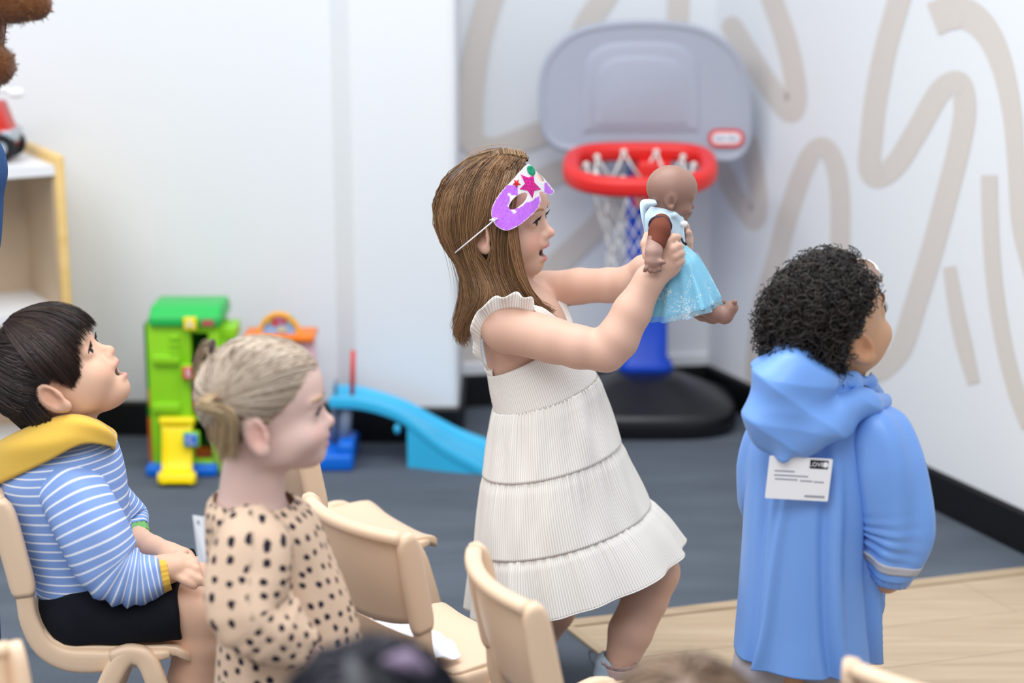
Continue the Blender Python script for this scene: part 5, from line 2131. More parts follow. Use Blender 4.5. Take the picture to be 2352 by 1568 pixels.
# bodice
S = Sdf(P(1450, 620, DY) - np.array([0, 0.09, 0]), P(1600, 440, DY) + np.array([0, 0.09, 0]), 0.0022)
for px, py, r in ((1521, 500, (0.031, 0.036, 0.022)), (1525, 530, (0.035, 0.036, 0.030)), (1532, 565, (0.032, 0.034, 0.028))):
    S.ell(P(px, py, DY), r, None, 0.015)
S.ell(P(1530, 482, DY), (0.028, 0.028, 0.014), None, 0.006)
S.chain([P(1548, 493, 3.19), P(1562, 505, 3.205), P(1566, 545, 3.20)], [0.006, 0.006, 0.005], 0.006)
S.cone(hp(HD, (0.0, 0, 0.0)), P(1530, 480, DY), 0.03, 0.0215, 0.002, True)
v, q = S.mesh(1)
link_mesh('bodice', v, q, M_PALEBLUE, doll)
ruff = [spline([P(1484, 545, DY - 0.02), P(1480, 510, DY - 0.022), P(1485, 480, DY - 0.02), P(1510, 470, DY - 0.026)], 24), spline([P(1486, 545, DY - 0.03), P(1474, 505, DY - 0.03), P(1472, 462, DY - 0.02), P(1506, 458, DY - 0.02)], 24)]
grid_mesh('collar', np.array([ruff[0], ruff[0] * 0.5 + ruff[1] * 0.5 + np.array([0, -0.004, 0]), ruff[1]]), M_PALEBLUE, doll, None, 0.0016)
mb = MB()
mb.sphere(P(1571, 514, 3.19), (0.007, 0.004, 0.006), 10, 8)
mb.build('bow', M_WHITE, doll, smooth=True)
mb = MB()
mb.tube([P(1564, 546, 3.186), P(1569, 556, 3.182), P(1577, 562, 3.18)], [0.0018, 0.0018, 0.0024], 6)
mb.build('ribbon_end', mat('black_ribbon', (18, 18, 26), 0.6), doll, smooth=True)


def tulle(name, rgb, alpha=1.0):
    m = mat(name, rgb, 0.4, 0.4, alpha=alpha)
    nt = m.node_tree
    b = nt.nodes['Principled BSDF']
    tc = nt.nodes.new('ShaderNodeTexCoord')
    vo = nt.nodes.new('ShaderNodeTexVoronoi')
    vo.inputs['Scale'].default_value = 420
    nt.links.new(tc.outputs['Object'], vo.inputs['Vector'])
    n2 = nt.nodes.new('ShaderNodeTexNoise')
    n2.inputs['Scale'].default_value = 22
    nt.links.new(tc.outputs['Object'], n2.inputs['Vector'])
    sx = nt.nodes.new('ShaderNodeSeparateColor')
    nt.links.new(vo.outputs['Color'], sx.inputs[0])
    ad = nt.nodes.new('ShaderNodeMath')
    ad.operation = 'MULTIPLY'
    nt.links.new(sx.outputs[0], ad.inputs[0])
    nt.links.new(n2.outputs['Fac'], ad.inputs[1])
    rp = nt.nodes.new('ShaderNodeValToRGB')
    rp.color_ramp.elements[0].position = 0.47
    rp.color_ramp.elements[0].color = lin(rgb)
    rp.color_ramp.elements[1].position = 0.56
    rp.color_ramp.elements[1].color = (0.98, 1.0, 1.0, 1)
    nt.links.new(ad.outputs[0], rp.inputs[0])
    nt.links.new(rp.outputs[0], b.inputs['Base Color'])
    return m


def skirt(name, rows, material, seed, amp):
    g = np.random.default_rng(seed)
    fr = [(int(f), g.random() * 6.28) for f in g.integers(6, 22, 6)]

    def fold(t, th):
        return amp * (0.2 + 0.8 * t) * sum(np.sin(f * th + p) for f, p in fr) / len(fr) * 1.7
    G = ring_cloth(rows, 160, DY, 26, fold)
    return grid_mesh(name, G, material, doll, None, 0.001)


skirt('skirt', [(1508, 572, 1572, 560, 0.037), (1500, 610, 1600, 588, 0.050), (1488, 660, 1626, 632, 0.062), (1476, 718, 1650, 684, 0.072)], tulle('glitter_tulle', (140, 208, 232)), 5, 0.09)
skirt('tulle_overlay', [(1500, 606, 1604, 584, 0.053), (1484, 670, 1636, 640, 0.067), (1466, 730, 1656, 692, 0.079)], tulle('sheer_tulle', (150, 214, 240), 0.28), 6, 0.08)
settle(doll, P(1545, 610, DY))

# ================================================================== seated person in the striped sweatshirt
boy = empty('person')
tag(boy, 'person in blue striped sweatshirt with yellow hood, seated and looking up', 'person')
YB = 2.97
HB = anchor_head(212, 799, (0.076, -0.0305, -0.001), YB, 1.04, 5, 40)
SB = Sdf((-1.0, 2.78, -0.01), (-0.38, 3.18, 0.92), 0.0034)
add_head(SB, HB, mouth=0.012, nose=0.85, lips=1.05, cheek=1.1, lid=0.0022)
SB.cone(hp(HB, (-0.02, 0, -0.05)), P(150, 1030, YB), 0.043, 0.046, 0.015)
for px, py, r in ((145, 1085, (0.06, 0.075, 0.04)), (150, 1160, (0.068, 0.075, 0.07)), (180, 1270, (0.072, 0.078, 0.07)), (200, 1380, (0.08, 0.085, 0.06))):
    SB.ell(P(px, py, YB), r, None, 0.03)
SB.chain([P(165, 1135, 2.92), P(205, 1215, 2.89), P(250, 1308, 2.88)], [0.030, 0.032, 0.031], 0.015)
SB.chain([P(250, 1308, 2.88), P(320, 1320, 2.885), P(378, 1308, 2.89)], [0.031, 0.029, 0.023], 0.012)
# near hand resting on the thigh
SB.ell(P(404, 1302, 2.892), (0.026, 0.021, 0.017), None, 0.012)
SB.cone(P(376, 1308, 2.89), P(408, 1302, 2.892), 0.022, 0.019, 0.012)
for pts in ([(412, 1278, 2.905), (436, 1284, 2.898), (447, 1292, 2.893), (452, 1302, 2.89)],
            [(416, 1293, 2.893), (440, 1300, 2.885), (452, 1307, 2.88), (457, 1316, 2.878)],
            [(414, 1312, 2.882), (440, 1322, 2.873), (458, 1331, 2.87), (468, 1338, 2.87)],
            [(408, 1322, 2.876), (426, 1333, 2.868), (438, 1340, 2.866), (446, 1345, 2.866)]):
    finger(SB, [P(*q) for q in pts], 0.0085, 0.0068, 0.0022)
finger(SB, [P(398, 1290, 2.905), P(412, 1272, 2.915), P(424, 1268, 2.92)], 0.0095, 0.0075, 0.004)
# far arm and hand lying behind
SB.chain([P(200, 1120, 3.05), P(285, 1215, 3.06), P(305, 1240, 3.04)], [0.035, 0.031, 0.029], 0.015)
SB.chain([P(305, 1240, 3.04), P(350, 1262, 2.985), P(385, 1272, 2.955)], [0.027, 0.023, 0.021], 0.012)
SB.ell(P(405, 1274, 2.945), (0.028, 0.02, 0.014), None, 0.012)
for pts in ([(418, 1268, 2.955), (436, 1276, 2.95), (444, 1286, 2.945)], [(420, 1274, 2.942), (440, 1284, 2.935), (448, 1294, 2.93)]):
    finger(SB, [P(*q) for q in pts], 0.0083, 0.0068, 0.0022)
# legs
SH_N = [P(195, 1418, 2.925), P(330, 1405, 2.92), P(466, 1400, 2.92)]
SH_F = [p + np.array([0.01, 0.115, 0.0]) for p in SH_N]
for L in (SH_N, SH_F):
    dy = L[0][1] - SH_N[0][1]
    SB.chain(L, [0.060, 0.056, 0.046], 0.02)
    SB.chain([L[2], P(462, 1470, 2.92) + np.array([0.0, dy, 0]), P(446, 1560, 2.92) + np.array([0, dy, 0]), np.array([L[2][0] - 0.02, 2.92 + dy, 0.06])], [0.046, 0.045, 0.043, 0.028], 0.02)
    SB.chain([np.array([L[2][0] - 0.02, 2.92 + dy, 0.06]), np.array([L[2][0], 2.92 + dy, 0.03]), np.array([L[2][0] + 0.09, 2.91 + dy, 0.022])], [0.028, 0.027, 0.02], 0.01)
V, Q = SB.mesh(1)
C = tint(to_local(HB, V), (222, 180, 154), head_tints(lip=(212, 146, 136), blush=(240, 170, 142), mouth=0.011, ear=(226, 158, 128)))
link_mesh('body', V, Q, M_SKIN, boy, colors=C)
eye_set(HB, boy, iris=(32, 22, 18), brow=(60, 44, 36), gaze=(-0.5, 0.05), brows=False)
mb = MB()
mb.tube([P(405, 1279, 2.925), P(420, 1279, 2.923), P(430, 1283, 2.924)], 0.0012, 5)
mb.build('pen_mark', mat('black_ink', (20, 20, 30), 0.6), boy, smooth=True)


# straight bowl-cut hair
def phi_b(th):
    a = abs(math.degrees(th))
    return math.radians(np.interp(a, [0, 25, 50, 68, 82, 100, 125, 180], [84, 84, 84, 86, 86, 92, 112, 110]))


dk, lt = (20, 15, 15), (76, 60, 54)
pcs = []
Ph = scalp_strands(HB, (-0.45, 0, 0.9), 3600, phi_b, 8, lift=0.010, flip=0.0, seed=21, jit=0.0012)
pcs.append(strands(Ph, 0.0011, shade_cols(len(Ph), dk, lt, 0.4, 22)))
fr_g = [over_head(HB, az, 80, e1, 0.013, l1) for az, e1, l1 in ((62, -6, 0.008), (35, -6, 0.009), (8, -5, 0.010), (-20, -6, 0.010), (-42, -10, 0.009), (-58, -42, 0.005), (-72, -44, 0.006), (-86, -8, 0.010))]
Pfr = sheet(fr_g, 3200, 9, 0.0016, 25, lmin=0.72, clump=0.5)
pcs.append(strands(Pfr, 0.0009, streaks(dk, (96, 70, 58), 26, 0.0, 0.55, 70)))
Vc, Qc = cap_mesh(HB, [((0.066, 0, 0.05), (1, 0, -0.25)), ((0.0, 0, 0.004), (0.5, 0, -1))], 0.006, 0.004)
pcs.append((Vc, Qc, flat_col(len(Vc), (22, 17, 16))))
nape = [[hp(HB, (-0.02, s * 0.075, 0.0)), hp(HB, (-0.04, s * 0.070, -0.03)), hp(HB, (-0.045, s * 0.055, -0.055))] for s in (-1, -0.5)]
nape = [[hp(HB, (-0.036, -0.077, 0.004)), hp(HB, (-0.040, -0.070, -0.036)), hp(HB, (-0.030, -0.056, -0.060))],
        [hp(HB, (-0.06, -0.066, 0.0)), hp(HB, (-0.062, -0.060, -0.04)), hp(HB, (-0.055, -0.05, -0.075))],
        [hp(HB, (-0.096, -0.03, 0.0)), hp(HB, (-0.09, -0.03, -0.045)), hp(HB, (-0.08, -0.028, -0.085))],
        [hp(HB, (-0.10, 0.03, 0.0)), hp(HB, (-0.092, 0.03, -0.045)), hp(HB, (-0.08, 0.028, -0.085))],
        [hp(HB, (-0.06, 0.068, 0.0)), hp(HB, (-0.062, 0.060, -0.04)), hp(HB, (-0.055, 0.05, -0.07))]]
Pnp = sheet(nape, 1000, 8, 0.003, 27, lmin=0.75)
pcs.append(strands(Pnp, 0.001, shade_cols(1000, dk, (60, 46, 42), 0.3, 28)))
join_hair('hair', pcs, boy)

# sweatshirt
M_SWEAT = stripe_material('blue_striped_fleece', (236, 240, 250), (134, 164, 222), 1.0, 0.2, 0.1, rough=0.9, bump=0.35, bscale=700)
M_YFLEECE = mat('mustard_fleece', (234, 190, 82), 0.9, 0.15, bump=0.3, bscale=600, sheen=0.2)
M_SWRIB = mat('blue_rib_knit', (150, 174, 222), 0.9, 0.15, bump=0.4, bscale=500)


def cloth_noise(seed, amp, lo=2, hi=9, n=7):
    g = np.random.default_rng(seed)
    w = [(int(f), g.random() * 6.28, g.uniform(-9, 9)) for f in g.integers(lo, hi, n)]
    return lambda t, th: amp * sum(np.sin(f * th + p + q * t) for f, p, q in w) / n * 1.6


G = ring_cloth([(66, 1012, 244, 988, 0.056), (24, 1040, 264, 1014, 0.084), (0, 1105, 284, 1080, 0.096), (14, 1190, 296, 1180, 0.092), (52, 1270, 302, 1262, 0.088), (84, 1340, 292, 1338, 0.088), (98, 1378, 262, 1372, 0.086)], 120, YB, 60, cloth_noise(31, 0.022))
sweat = grid_mesh('sweatshirt', G, M_SWEAT, boy, np.tile(np.linspace(0, 25, 60)[:, None], (1, 121)), 0.002)
G2_ = ring_cloth([(98, 1372, 262, 1368, 0.086), (106, 1402, 250, 1396, 0.084)], 120, YB, 6, lambda t, th: 0.008 * np.sin(60 * th))
grid_mesh('waistband', G2_, M_SWRIB, sweat, None, 0.002)
G2_ = ring_cloth([(98, 1386, 240, 1386, 0.098), (104, 1416, 238, 1412, 0.104)], 120, YB, 6, cloth_noise(33, 0.03))
grid_mesh('tee_hem', G2_, M_TRIM, boy, None, 0.0015)


def sleeve(name, pts, rads, nst, parent, material, seed, amp=0.006, nseg=72, K=56, bend=None):
    pth = spline(pts, K)
    cl = cloth_noise(seed, amp, 1, 6)

    def fold(t, th):
        k = cl(t, th)
        if bend is not None:
            k = k + 0.006 * np.exp(-((t - bend) / 0.13) ** 2) * np.sin(t * 90 + 0.5 * np.sin(th)) * (0.5 - 0.5 * np.cos(th + 0.4))
        return k
    G = tube_rings(pth, np.interp(np.linspace(0, 1, K), np.linspace(0, 1, len(rads)), rads), nseg, fold)
    return grid_mesh(name, G, material, parent, np.tile(np.linspace(0, nst, K)[:, None], (1, nseg + 1)), 0.002), G


sl1, GS = sleeve('sleeve', [P(135, 1085, 2.945), P(165, 1128, 2.905), P(205, 1215, 2.88), P(250, 1300, 2.875), P(310, 1324, 2.88), P(370, 1315, 2.888)], [0.046, 0.055, 0.056, 0.053, 0.047, 0.031], 25, sweat, M_SWEAT, 34, 0.006, bend=0.72)
sl2, GS2 = sleeve('sleeve', [P(200, 1105, 3.03), P(235, 1150, 3.055), P(280, 1205, 3.065), P(300, 1232, 3.045)], [0.040, 0.05, 0.046, 0.036], 14, sweat, M_SWEAT, 35, 0.005)


def cuff(name, G, out, n, material, parent, grow=1.0):
    r0 = G[-1]
    c = r0.mean(0)
    d = G[-1].mean(0) - G[-4].mean(0)
    d /= np.linalg.norm(d)
    rows = []
    for t in np.linspace(0, 1, 6):
        k = (0.97 - 0.1 * t) * grow + 0.02 * np.sin(np.linspace(0, 50 * math.pi * 2, len(r0)))
        rows.append(c + (r0 - c) * k[:, None] + d * out * t)
    return grid_mesh(name, np.array(rows), material, parent, None, 0.002)


cuff('cuff', GS, 0.013, 6, M_YFLEECE, sl1)
cuff('cuff', GS2, 0.016, 6, mat('green_rib_knit', (120, 178, 108), 0.9, 0.15, bump=0.4, bscale=500), sl2)
# hood flopped around the neck
hd_in = [(250, 1006, 0.0), (226, 966, 0.046), (165, 950, 0.070), (92, 968, 0.064), (28, 996, 0.040), (2, 1012, 0.0)]
hd_out = [(262, 1036, 0.0), (258, 1026, 0.052), (190, 1020, 0.092), (104, 1062, 0.098), (10, 1106, 0.068), (-40, 1126, 0.0)]
rows = []
pin = [P(x, y, YB - d) for x, y, d in hd_in] + [P(x, y, YB + d) for x, y, d in hd_in[-2:0:-1]]
pout = [P(x, y, YB - d) for x, y, d in hd_out] + [P(x, y, YB + d) for x, y, d in hd_out[-2:0:-1]]
cin = np.mean(pin, 0)


def closed(pts, n):
    q = list(pts)
    S_ = spline([q[-2], q[-1]] + q + [q[0], q[1], q[2]], (len(q) + 4) * 12 + 1)
    S_ = S_[24:24 + len(q) * 12 + 1]
    t = np.linspace(0, 1, len(S_))
    return np.stack([np.interp(np.linspace(0, 1, n), t, S_[:, k]) for k in range(3)], 1)


ci, co = closed(pin, 121), closed(pout, 121)
ang_ = np.linspace(0, 2 * math.pi, 121)
wid = np.linalg.norm(co - ci, axis=1)[:, None]
outw = (ci + co) / 2 - np.array([cin[0], cin[1], 0])
outw[:, 2] = 0
outw /= np.linalg.norm(outw, axis=1)[:, None] + 1e-9
for t in np.linspace(-0.35, 1.0, 20):
    if t < 0:
        base = ci - outw * 0.010 * (-t / 0.35) + np.array([0, 0, -0.018]) * (-t / 0.35)
        rows.append(base)
        continue
    bul = (math.sin(math.pi * t ** 0.9) * 0.17 * wid + 0.006 * math.sin(math.pi * t)) + 0.0025 * np.sin(ang_ * 5 + t * 7)[:, None] * math.sin(math.pi * t)
    rows.append(ci * (1 - t) + co * t + (outw * 0.8 + np.array([0, 0, 0.45])) * bul)
grid_mesh('hood', np.array(rows), M_YFLEECE, sweat, None, 0.006, -1)
# shorts
M_SHORT = mat('black_cotton_shorts', (17, 19, 28), 0.85, 0.2, bump=0.3, bscale=600)
S = Sdf((-0.92, 2.82, 0.2), (-0.42, 3.16, 0.52), 0.0032)
for L in (SH_N, SH_F):
    S.chain([L[0], L[1], L[1] + (L[2] - L[1]) * 0.72], [0.072, 0.067, 0.061], 0.02)
S.ell(P(190, 1400, YB), (0.082, 0.10, 0.066), None, 0.03)
e1 = P(424, 1400, 2.92)
S.below(e1, (1, 0, 0.12))
S.below((0, 0, 0.294), (0, 0, -1), 0.01)
v, q = S.mesh(1)
n_ = vnormals(v, q)
v = v + n_ * (np.sin(v[:, 0] * 60 + v[:, 1] * 45) * np.sin(v[:, 2] * 70 + v[:, 0] * 30) * 0.0025)[:, None]
link_mesh('shorts', v, q, M_SHORT, boy)
settle(boy, (-0.66, 2.97, 0))

# ================================================================== toddler in the spotted dress
tod = empty('person')
tag(tod, 'person in beige dress with black spots, fair hair in two bunches, standing', 'person')
YT = 2.52
HT = anchor_head(768, 967, (0.093, 0, -0.026), YT, 0.97, 4, 5)
ST = Sdf((-0.55, 2.33, -0.01), (-0.14, 2.72, 0.93), 0.0042)
add_head(ST, HT, mouth=0.0, nose=0.95, lips=1.0, cheek=1.25)
ST.cone(hp(HT, (-0.022, 0, -0.045)), P(575, 1165, YT), 0.043, 0.047, 0.018)
for px, py, r in ((580, 1205, (0.056, 0.068, 0.032)), (600, 1280, (0.065, 0.075, 0.07)), (630, 1420, (0.075, 0.08, 0.08)), (640, 1560, (0.075, 0.085, 0.07))):
    ST.ell(P(px, py, YT), r, None, 0.03)
for s in (-1, 1):
    hpnt = P(640, 1600, YT) + np.array([0, s * 0.045, 0])
    ST.chain([hpnt, np.array([hpnt[0], hpnt[1], 0.2]), np.array([hpnt[0] - 0.005, hpnt[1], 0.06])], [0.055, 0.04, 0.028], 0.02)
    ST.chain([np.array([hpnt[0] - 0.005, hpnt[1], 0.06]), np.array([hpnt[0] + 0.02, hpnt[1], 0.028]), np.array([hpnt[0] + 0.09, hpnt[1], 0.02])], [0.028, 0.026, 0.018], 0.01)
ST.chain([P(590, 1235, 2.455), P(590, 1330, 2.42), P(600, 1420, 2.415)], [0.034, 0.032, 0.03], 0.015)
ST.chain([P(600, 1420, 2.415), P(660, 1470, 2.42), P(705, 1505, 2.43)], [0.029, 0.024, 0.021], 0.012)
ST.ell(P(722, 1520, 2.435), (0.022, 0.014, 0.018), None, 0.01)
for k in range(4):
    finger(ST, [P(730, 1512 + 8 * k, 2.43), P(748, 1520 + 8 * k, 2.432), P(756, 1530 + 8 * k, 2.436)], 0.007, 0.0055, 0.002)
ST.chain([P(600, 1205, 2.60), P(640, 1330, 2.62), P(720, 1420, 2.62), P(790, 1440, 2.60)], [0.034, 0.03, 0.027, 0.02], 0.015)
V, Q = ST.mesh(1)
C = tint(to_local(HT, V), (218, 186, 176), head_tints(lip=(206, 140, 136), blush=(228, 165, 158), ear=(226, 160, 142)) + [((0.075, 0, -0.0865), (0.03, 0.03, 0.004), (235, 150, 110), 0.6)])
link_mesh('body', V, Q, M_SKIN, tod, colors=C)
eye_set(HT, tod, iris=(70, 80, 96), brow=(186, 154, 128), gaze=(-0.3, 0))
fd, fl = (124, 100, 78), (216, 200, 182)


def gathered(H, g_local, roots, N, K, lift, seed, cols):
    """strands combed over the skull from scattered roots to one tie"""
    g = np.random.default_rng(seed)
    gd = (np.asarray(g_local) - HR_C) / HR_R
    gd /= np.linalg.norm(gd)
    out = []
    while len(out) < N:
        d = g.normal(0, 1, 3)
        d /= np.linalg.norm(d)
        p = HR_C + d * HR_R
        if not roots(p):
            continue
        om = math.acos(np.clip(d @ gd, -1, 1))
        if om < 0.15:
            continue
        ts = np.linspace(0, 1, K)
        pts = []
        for t in ts:
            q = (math.sin((1 - t) * om) * d + math.sin(t * om) * gd) / math.sin(om)
            pts.append(HR_C + q * (HR_R + 0.001 + lift * math.sin(math.pi * min(t, 0.9) / 0.9 * 0.55)))
        out.append(pts)
    out = np.array(out) + g.normal(0, 0.0006, (N, 1, 3))
    A = np.array(H)
    W = out @ A[:3, :3].T + A[:3, 3]
    return strands(W, 0.0010, shade_cols(N, *cols, 0.55, seed + 1))


T1 = (-0.062, -0.062, 0.036)
T2 = (-0.070, 0.030, 0.080)


def hairline(p):
    x, y, z = p
    return z > 0.058 - max(0, 0.072 - x) * 0.95 and not (x > 0.04 and z < 0.03) and x < 0.078


pcs = [gathered(HT, T1, lambda p: hairline(p) and p[1] < 0.02 and not (abs(p[0] + 0.008) < 0.02 and p[2] < 0.012), 2200, 7, 0.007, 41, (fd, fl)),
       gathered(HT, T2, lambda p: hairline(p) and p[1] > -0.012, 1000, 7, 0.007, 43, (fd, fl))]
t1w = hp(HT, T1) + np.array([-0.008, -0.012, 0.004])
tail = [[t1w + np.array([0.004, 0, 0.006]), t1w + np.array([-0.004, -0.02, 0.0]), P(505, 950, 2.43), P(508, 1010, 2.44), P(505, 1060, 2.45)],
        [t1w + np.array([-0.006, 0, 0.006]), t1w + np.array([-0.012, -0.02, 0.0]), P(528, 950, 2.425), P(532, 1010, 2.43), P(525, 1060, 2.44)]]
pcs.append(strands(sheet(tail, 420, 16, 0.0045, 45, lmin=0.6), 0.0008, shade_cols(420, (128, 98, 66), (222, 200, 160), 0.5, 46)))
t2w = hp(HT, T2)
tail2 = [[t2w, P(487, 790, 2.56), P(466, 795, 2.56), P(455, 830, 2.56), P(450, 880, 2.56)], [t2w + np.array([-0.006, 0, -0.006]), P(478, 808, 2.55), P(462, 830, 2.55), P(462, 870, 2.55), P(458, 940, 2.55)]]
pcs.append(strands(sheet(tail2, 220, 14, 0.005, 47, lmin=0.35), 0.0008, shade_cols(220, (110, 86, 66), (200, 180, 150), 0.4, 48)))
nape_t = [[hp(HT, (-0.085, -0.045, 0.02)), hp(HT, (-0.080, -0.045, -0.02)), hp(HT, (-0.062, -0.04, -0.06))], [hp(HT, (-0.05, -0.068, 0.0)), hp(HT, (-0.048, -0.062, -0.025)), hp(HT, (-0.04, -0.052, -0.05))]]
pcs.append(strands(sheet(nape_t, 260, 12, 0.003, 49, lmin=0.5), 0.0007, shade_cols(260, (150, 120, 90), (214, 190, 160), 0.4, 50)))
Vc, Qc = cap_mesh(HT, [((0.073, 0, 0.060), (1, 0, -0.5)), ((0.0, 0, -0.006), (0.8, 0, -1))], 0.003, 0.004)
pcs.append((Vc, Qc, flat_col(len(Vc), (150, 124, 100))))
th_ = join_hair('hair', pcs, tod)
mb = MB()
mb.tube([t1w + np.array([0.01 * math.cos(a), 0.003, 0.01 * math.sin(a)]) for a in np.linspace(0, 2 * math.pi, 17)], 0.003, 8)
mb.build('hair_tie', mat('tan_elastic', (150, 120, 90), 0.7), th_, smooth=True)
mb = MB()
mb.tube([P(482, 800, 2.555) + np.array([0.004, 0.010 * math.cos(a), 0.010 * math.sin(a)]) for a in np.linspace(0, 2 * math.pi, 17)], 0.004, 8)
mb.build('hair_tie', mat('dark_elastic', (60, 44, 42), 0.7), th_, smooth=True)


def spot_material(name, base, spot, scale, size):
    m = mat(name, base, 0.85, 0.2, bump=0.2, bscale=600)
    nt = m.node_tree
    b = nt.nodes['Principled BSDF']
    tc = nt.nodes.new('ShaderNodeTexCoord')
    nz = nt.nodes.new('ShaderNodeTexNoise')
    nz.inputs['Scale'].default_value = 130
    mxv = nt.nodes.new('ShaderNodeMixRGB')
    mxv.blend_type = 'ADD'
    mxv.inputs[0].default_value = 0.006
    nt.links.new(tc.outputs['Object'], nz.inputs['Vector'])
    pa = nt.nodes.new('ShaderNodeAttribute')
    pa.attribute_name = 'pat'
    nt.links.new(pa.outputs['Vector'], mxv.inputs[1])
    nt.links.new(nz.outputs['Color'], mxv.inputs[2])
    vo = nt.nodes.new('ShaderNodeTexVoronoi')
    vo.inputs['Scale'].default_value = scale
    vo.voronoi_dimensions = '2D'
    vo.inputs['Randomness'].default_value = 0.5
    nt.links.new(mxv.outputs[0], vo.inputs['Vector'])
    rp = nt.nodes.new('ShaderNodeValToRGB')
    rp.color_ramp.elements[0].position = size
    rp.color_ramp.elements[0].color = lin(spot)
    rp.color_ramp.elements[1].position = size + 0.05
    rp.color_ramp.elements[1].color = lin(base)
    nt.links.new(vo.outputs['Distance'], rp.inputs[0])
    nt.links.new(rp.outputs[0], b.inputs['Base Color'])
    return m


M_SPOT = spot_material('beige_spotted_cotton', (216, 188, 164), (38, 34, 48), 44, 0.2)
G = ring_cloth([(488, 1140, 676, 1150, 0.060), (474, 1172, 722, 1192, 0.086), (476, 1260, 764, 1285, 0.085), (490, 1345, 800, 1370, 0.088), (502, 1430, 826, 1450, 0.094), (496, 1540, 836, 1560, 0.112), (480, 1720, 850, 1740, 0.14)], 160, YT, 70, cloth_noise(51, 0.03, 3, 16, 9))
sp_dress = grid_mesh('dress', G, M_SPOT, tod, None, 0.002, 0, True)
sleeve('sleeve', [P(575, 1195, 2.465), P(578, 1250, 2.435), P(572, 1330, 2.418), P(578, 1405, 2.405), P(630, 1455, 2.405), P(700, 1495, 2.415)], [0.038, 0.052, 0.056, 0.056, 0.050, 0.028], 10, sp_dress, M_SPOT, 52, 0.006, bend=0.7)
sleeve('sleeve', [P(610, 1200, 2.585), P(660, 1290, 2.625), P(720, 1390, 2.63), P(770, 1430, 2.61)], [0.038, 0.046, 0.044, 0.028], 10, sp_dress, M_SPOT, 53, 0.006)
mb = MB()
ta, tb, tc_, td = P(444, 1183, 2.575), P(486, 1190, 2.515), P(474, 1292, 2.515), P(457, 1290, 2.575)
wv = np.array([0.0012, 0, 0])
mb.add([ta - wv, tb - wv, tc_ - wv, td - wv, ta + wv, tb + wv, tc_ + wv, td + wv], [(0, 1, 2, 3), (7, 6, 5, 4), (0, 4, 5, 1), (1, 5, 6, 2), (2, 6, 7, 3), (3, 7, 4, 0)])
M_PAPER = mat('white_sticker_paper', (238, 240, 246), 0.6, 0.3)
nt_ = mb.build('name_tag', M_PAPER, tod)
Mx = frame(ta * 0.42 + tb * 0.36 + tc_ * 0.12 + td * 0.10 - np.array([0.0018, 0.0004, 0]), (tb - ta), (ta - td))
text_mesh('handwriting', 'Ru', 0.022, Mx, mat('marker_ink', (60, 64, 80), 0.7), nt_, 0.0002)
settle(tod, (hp(HT, (0, 0, 0))[0], YT, 0))

# ================================================================== person in the blue raincoat
kid = empty('person')
tag(kid, 'person in light blue hooded raincoat with a white back label, dark curly hair', 'person')
YK = 2.87
HC = anchor_head(1987, 795, (-0.008, -0.076, -0.014), YK, 1.0, 30, 22)
SK_ = Sdf((0.30, 2.66, -0.01), (0.74, 3.12, 1.0), 0.0038)
add_head(SK_, HC, mouth=0.0, nose=0.9, lips=1.1, cheek=1.15)
SK_.cone(hp(HC, (-0.02, 0, -0.045)), P(1925, 905, YK), 0.043, 0.046, 0.018)
for px, py, r in ((1890, 960, (0.085, 0.06, 0.04)), (1880, 1060, (0.09, 0.07, 0.08)), (1870, 1200, (0.085, 0.07, 0.09)), (1860, 1340, (0.085, 0.07, 0.08))):
    SK_.ell(P(px, py, YK), r, None, 0.03)
for px in (1800, 1910):
    h0 = P(px, 1380, YK)
    SK_.chain([h0, np.array([h0[0], YK, 0.24]), np.array([h0[0], YK + 0.0, 0.06])], [0.06, 0.043, 0.03], 0.02)
    SK_.chain([np.array([h0[0], YK, 0.06]), np.array([h0[0] + 0.015, YK + 0.02, 0.03]), np.array([h0[0] + 0.05, YK + 0.09, 0.022])], [0.03, 0.028, 0.02], 0.01)
SK_.chain([P(2010, 985, 2.86), P(2055, 1120, 2.81), P(2064, 1215, 2.805)], [0.034, 0.031, 0.03], 0.015)
SK_.chain([P(2064, 1215, 2.805), P(2050, 1280, 2.81), P(2040, 1325, 2.815)], [0.028, 0.024, 0.022], 0.012)
SK_.ell(P(2036, 1338, 2.82), (0.018, 0.02, 0.016), None, 0.01)
for k in range(4):
    finger(SK_, [P(2046 - 7 * k, 1340, 2.825), P(2042 - 7 * k, 1352, 2.84), P(2036 - 7 * k, 1350, 2.855)], 0.0072, 0.006, 0.002)
SK_.chain([P(1775, 985, 2.88), P(1758, 1090, 2.89), P(1765, 1160, 2.94), P(1785, 1215, 3.02)], [0.034, 0.03, 0.028, 0.022], 0.015)
V, Q = SK_.mesh(1)
C = tint(to_local(HC, V), (198, 154, 122), head_tints(lip=(190, 112, 100), blush=(212, 140, 108), ear=(212, 146, 108)))
link_mesh('body', V, Q, M_SKIN, kid, colors=C)
eye_set(HC, kid, iris=(40, 26, 20), brow=(90, 64, 46))
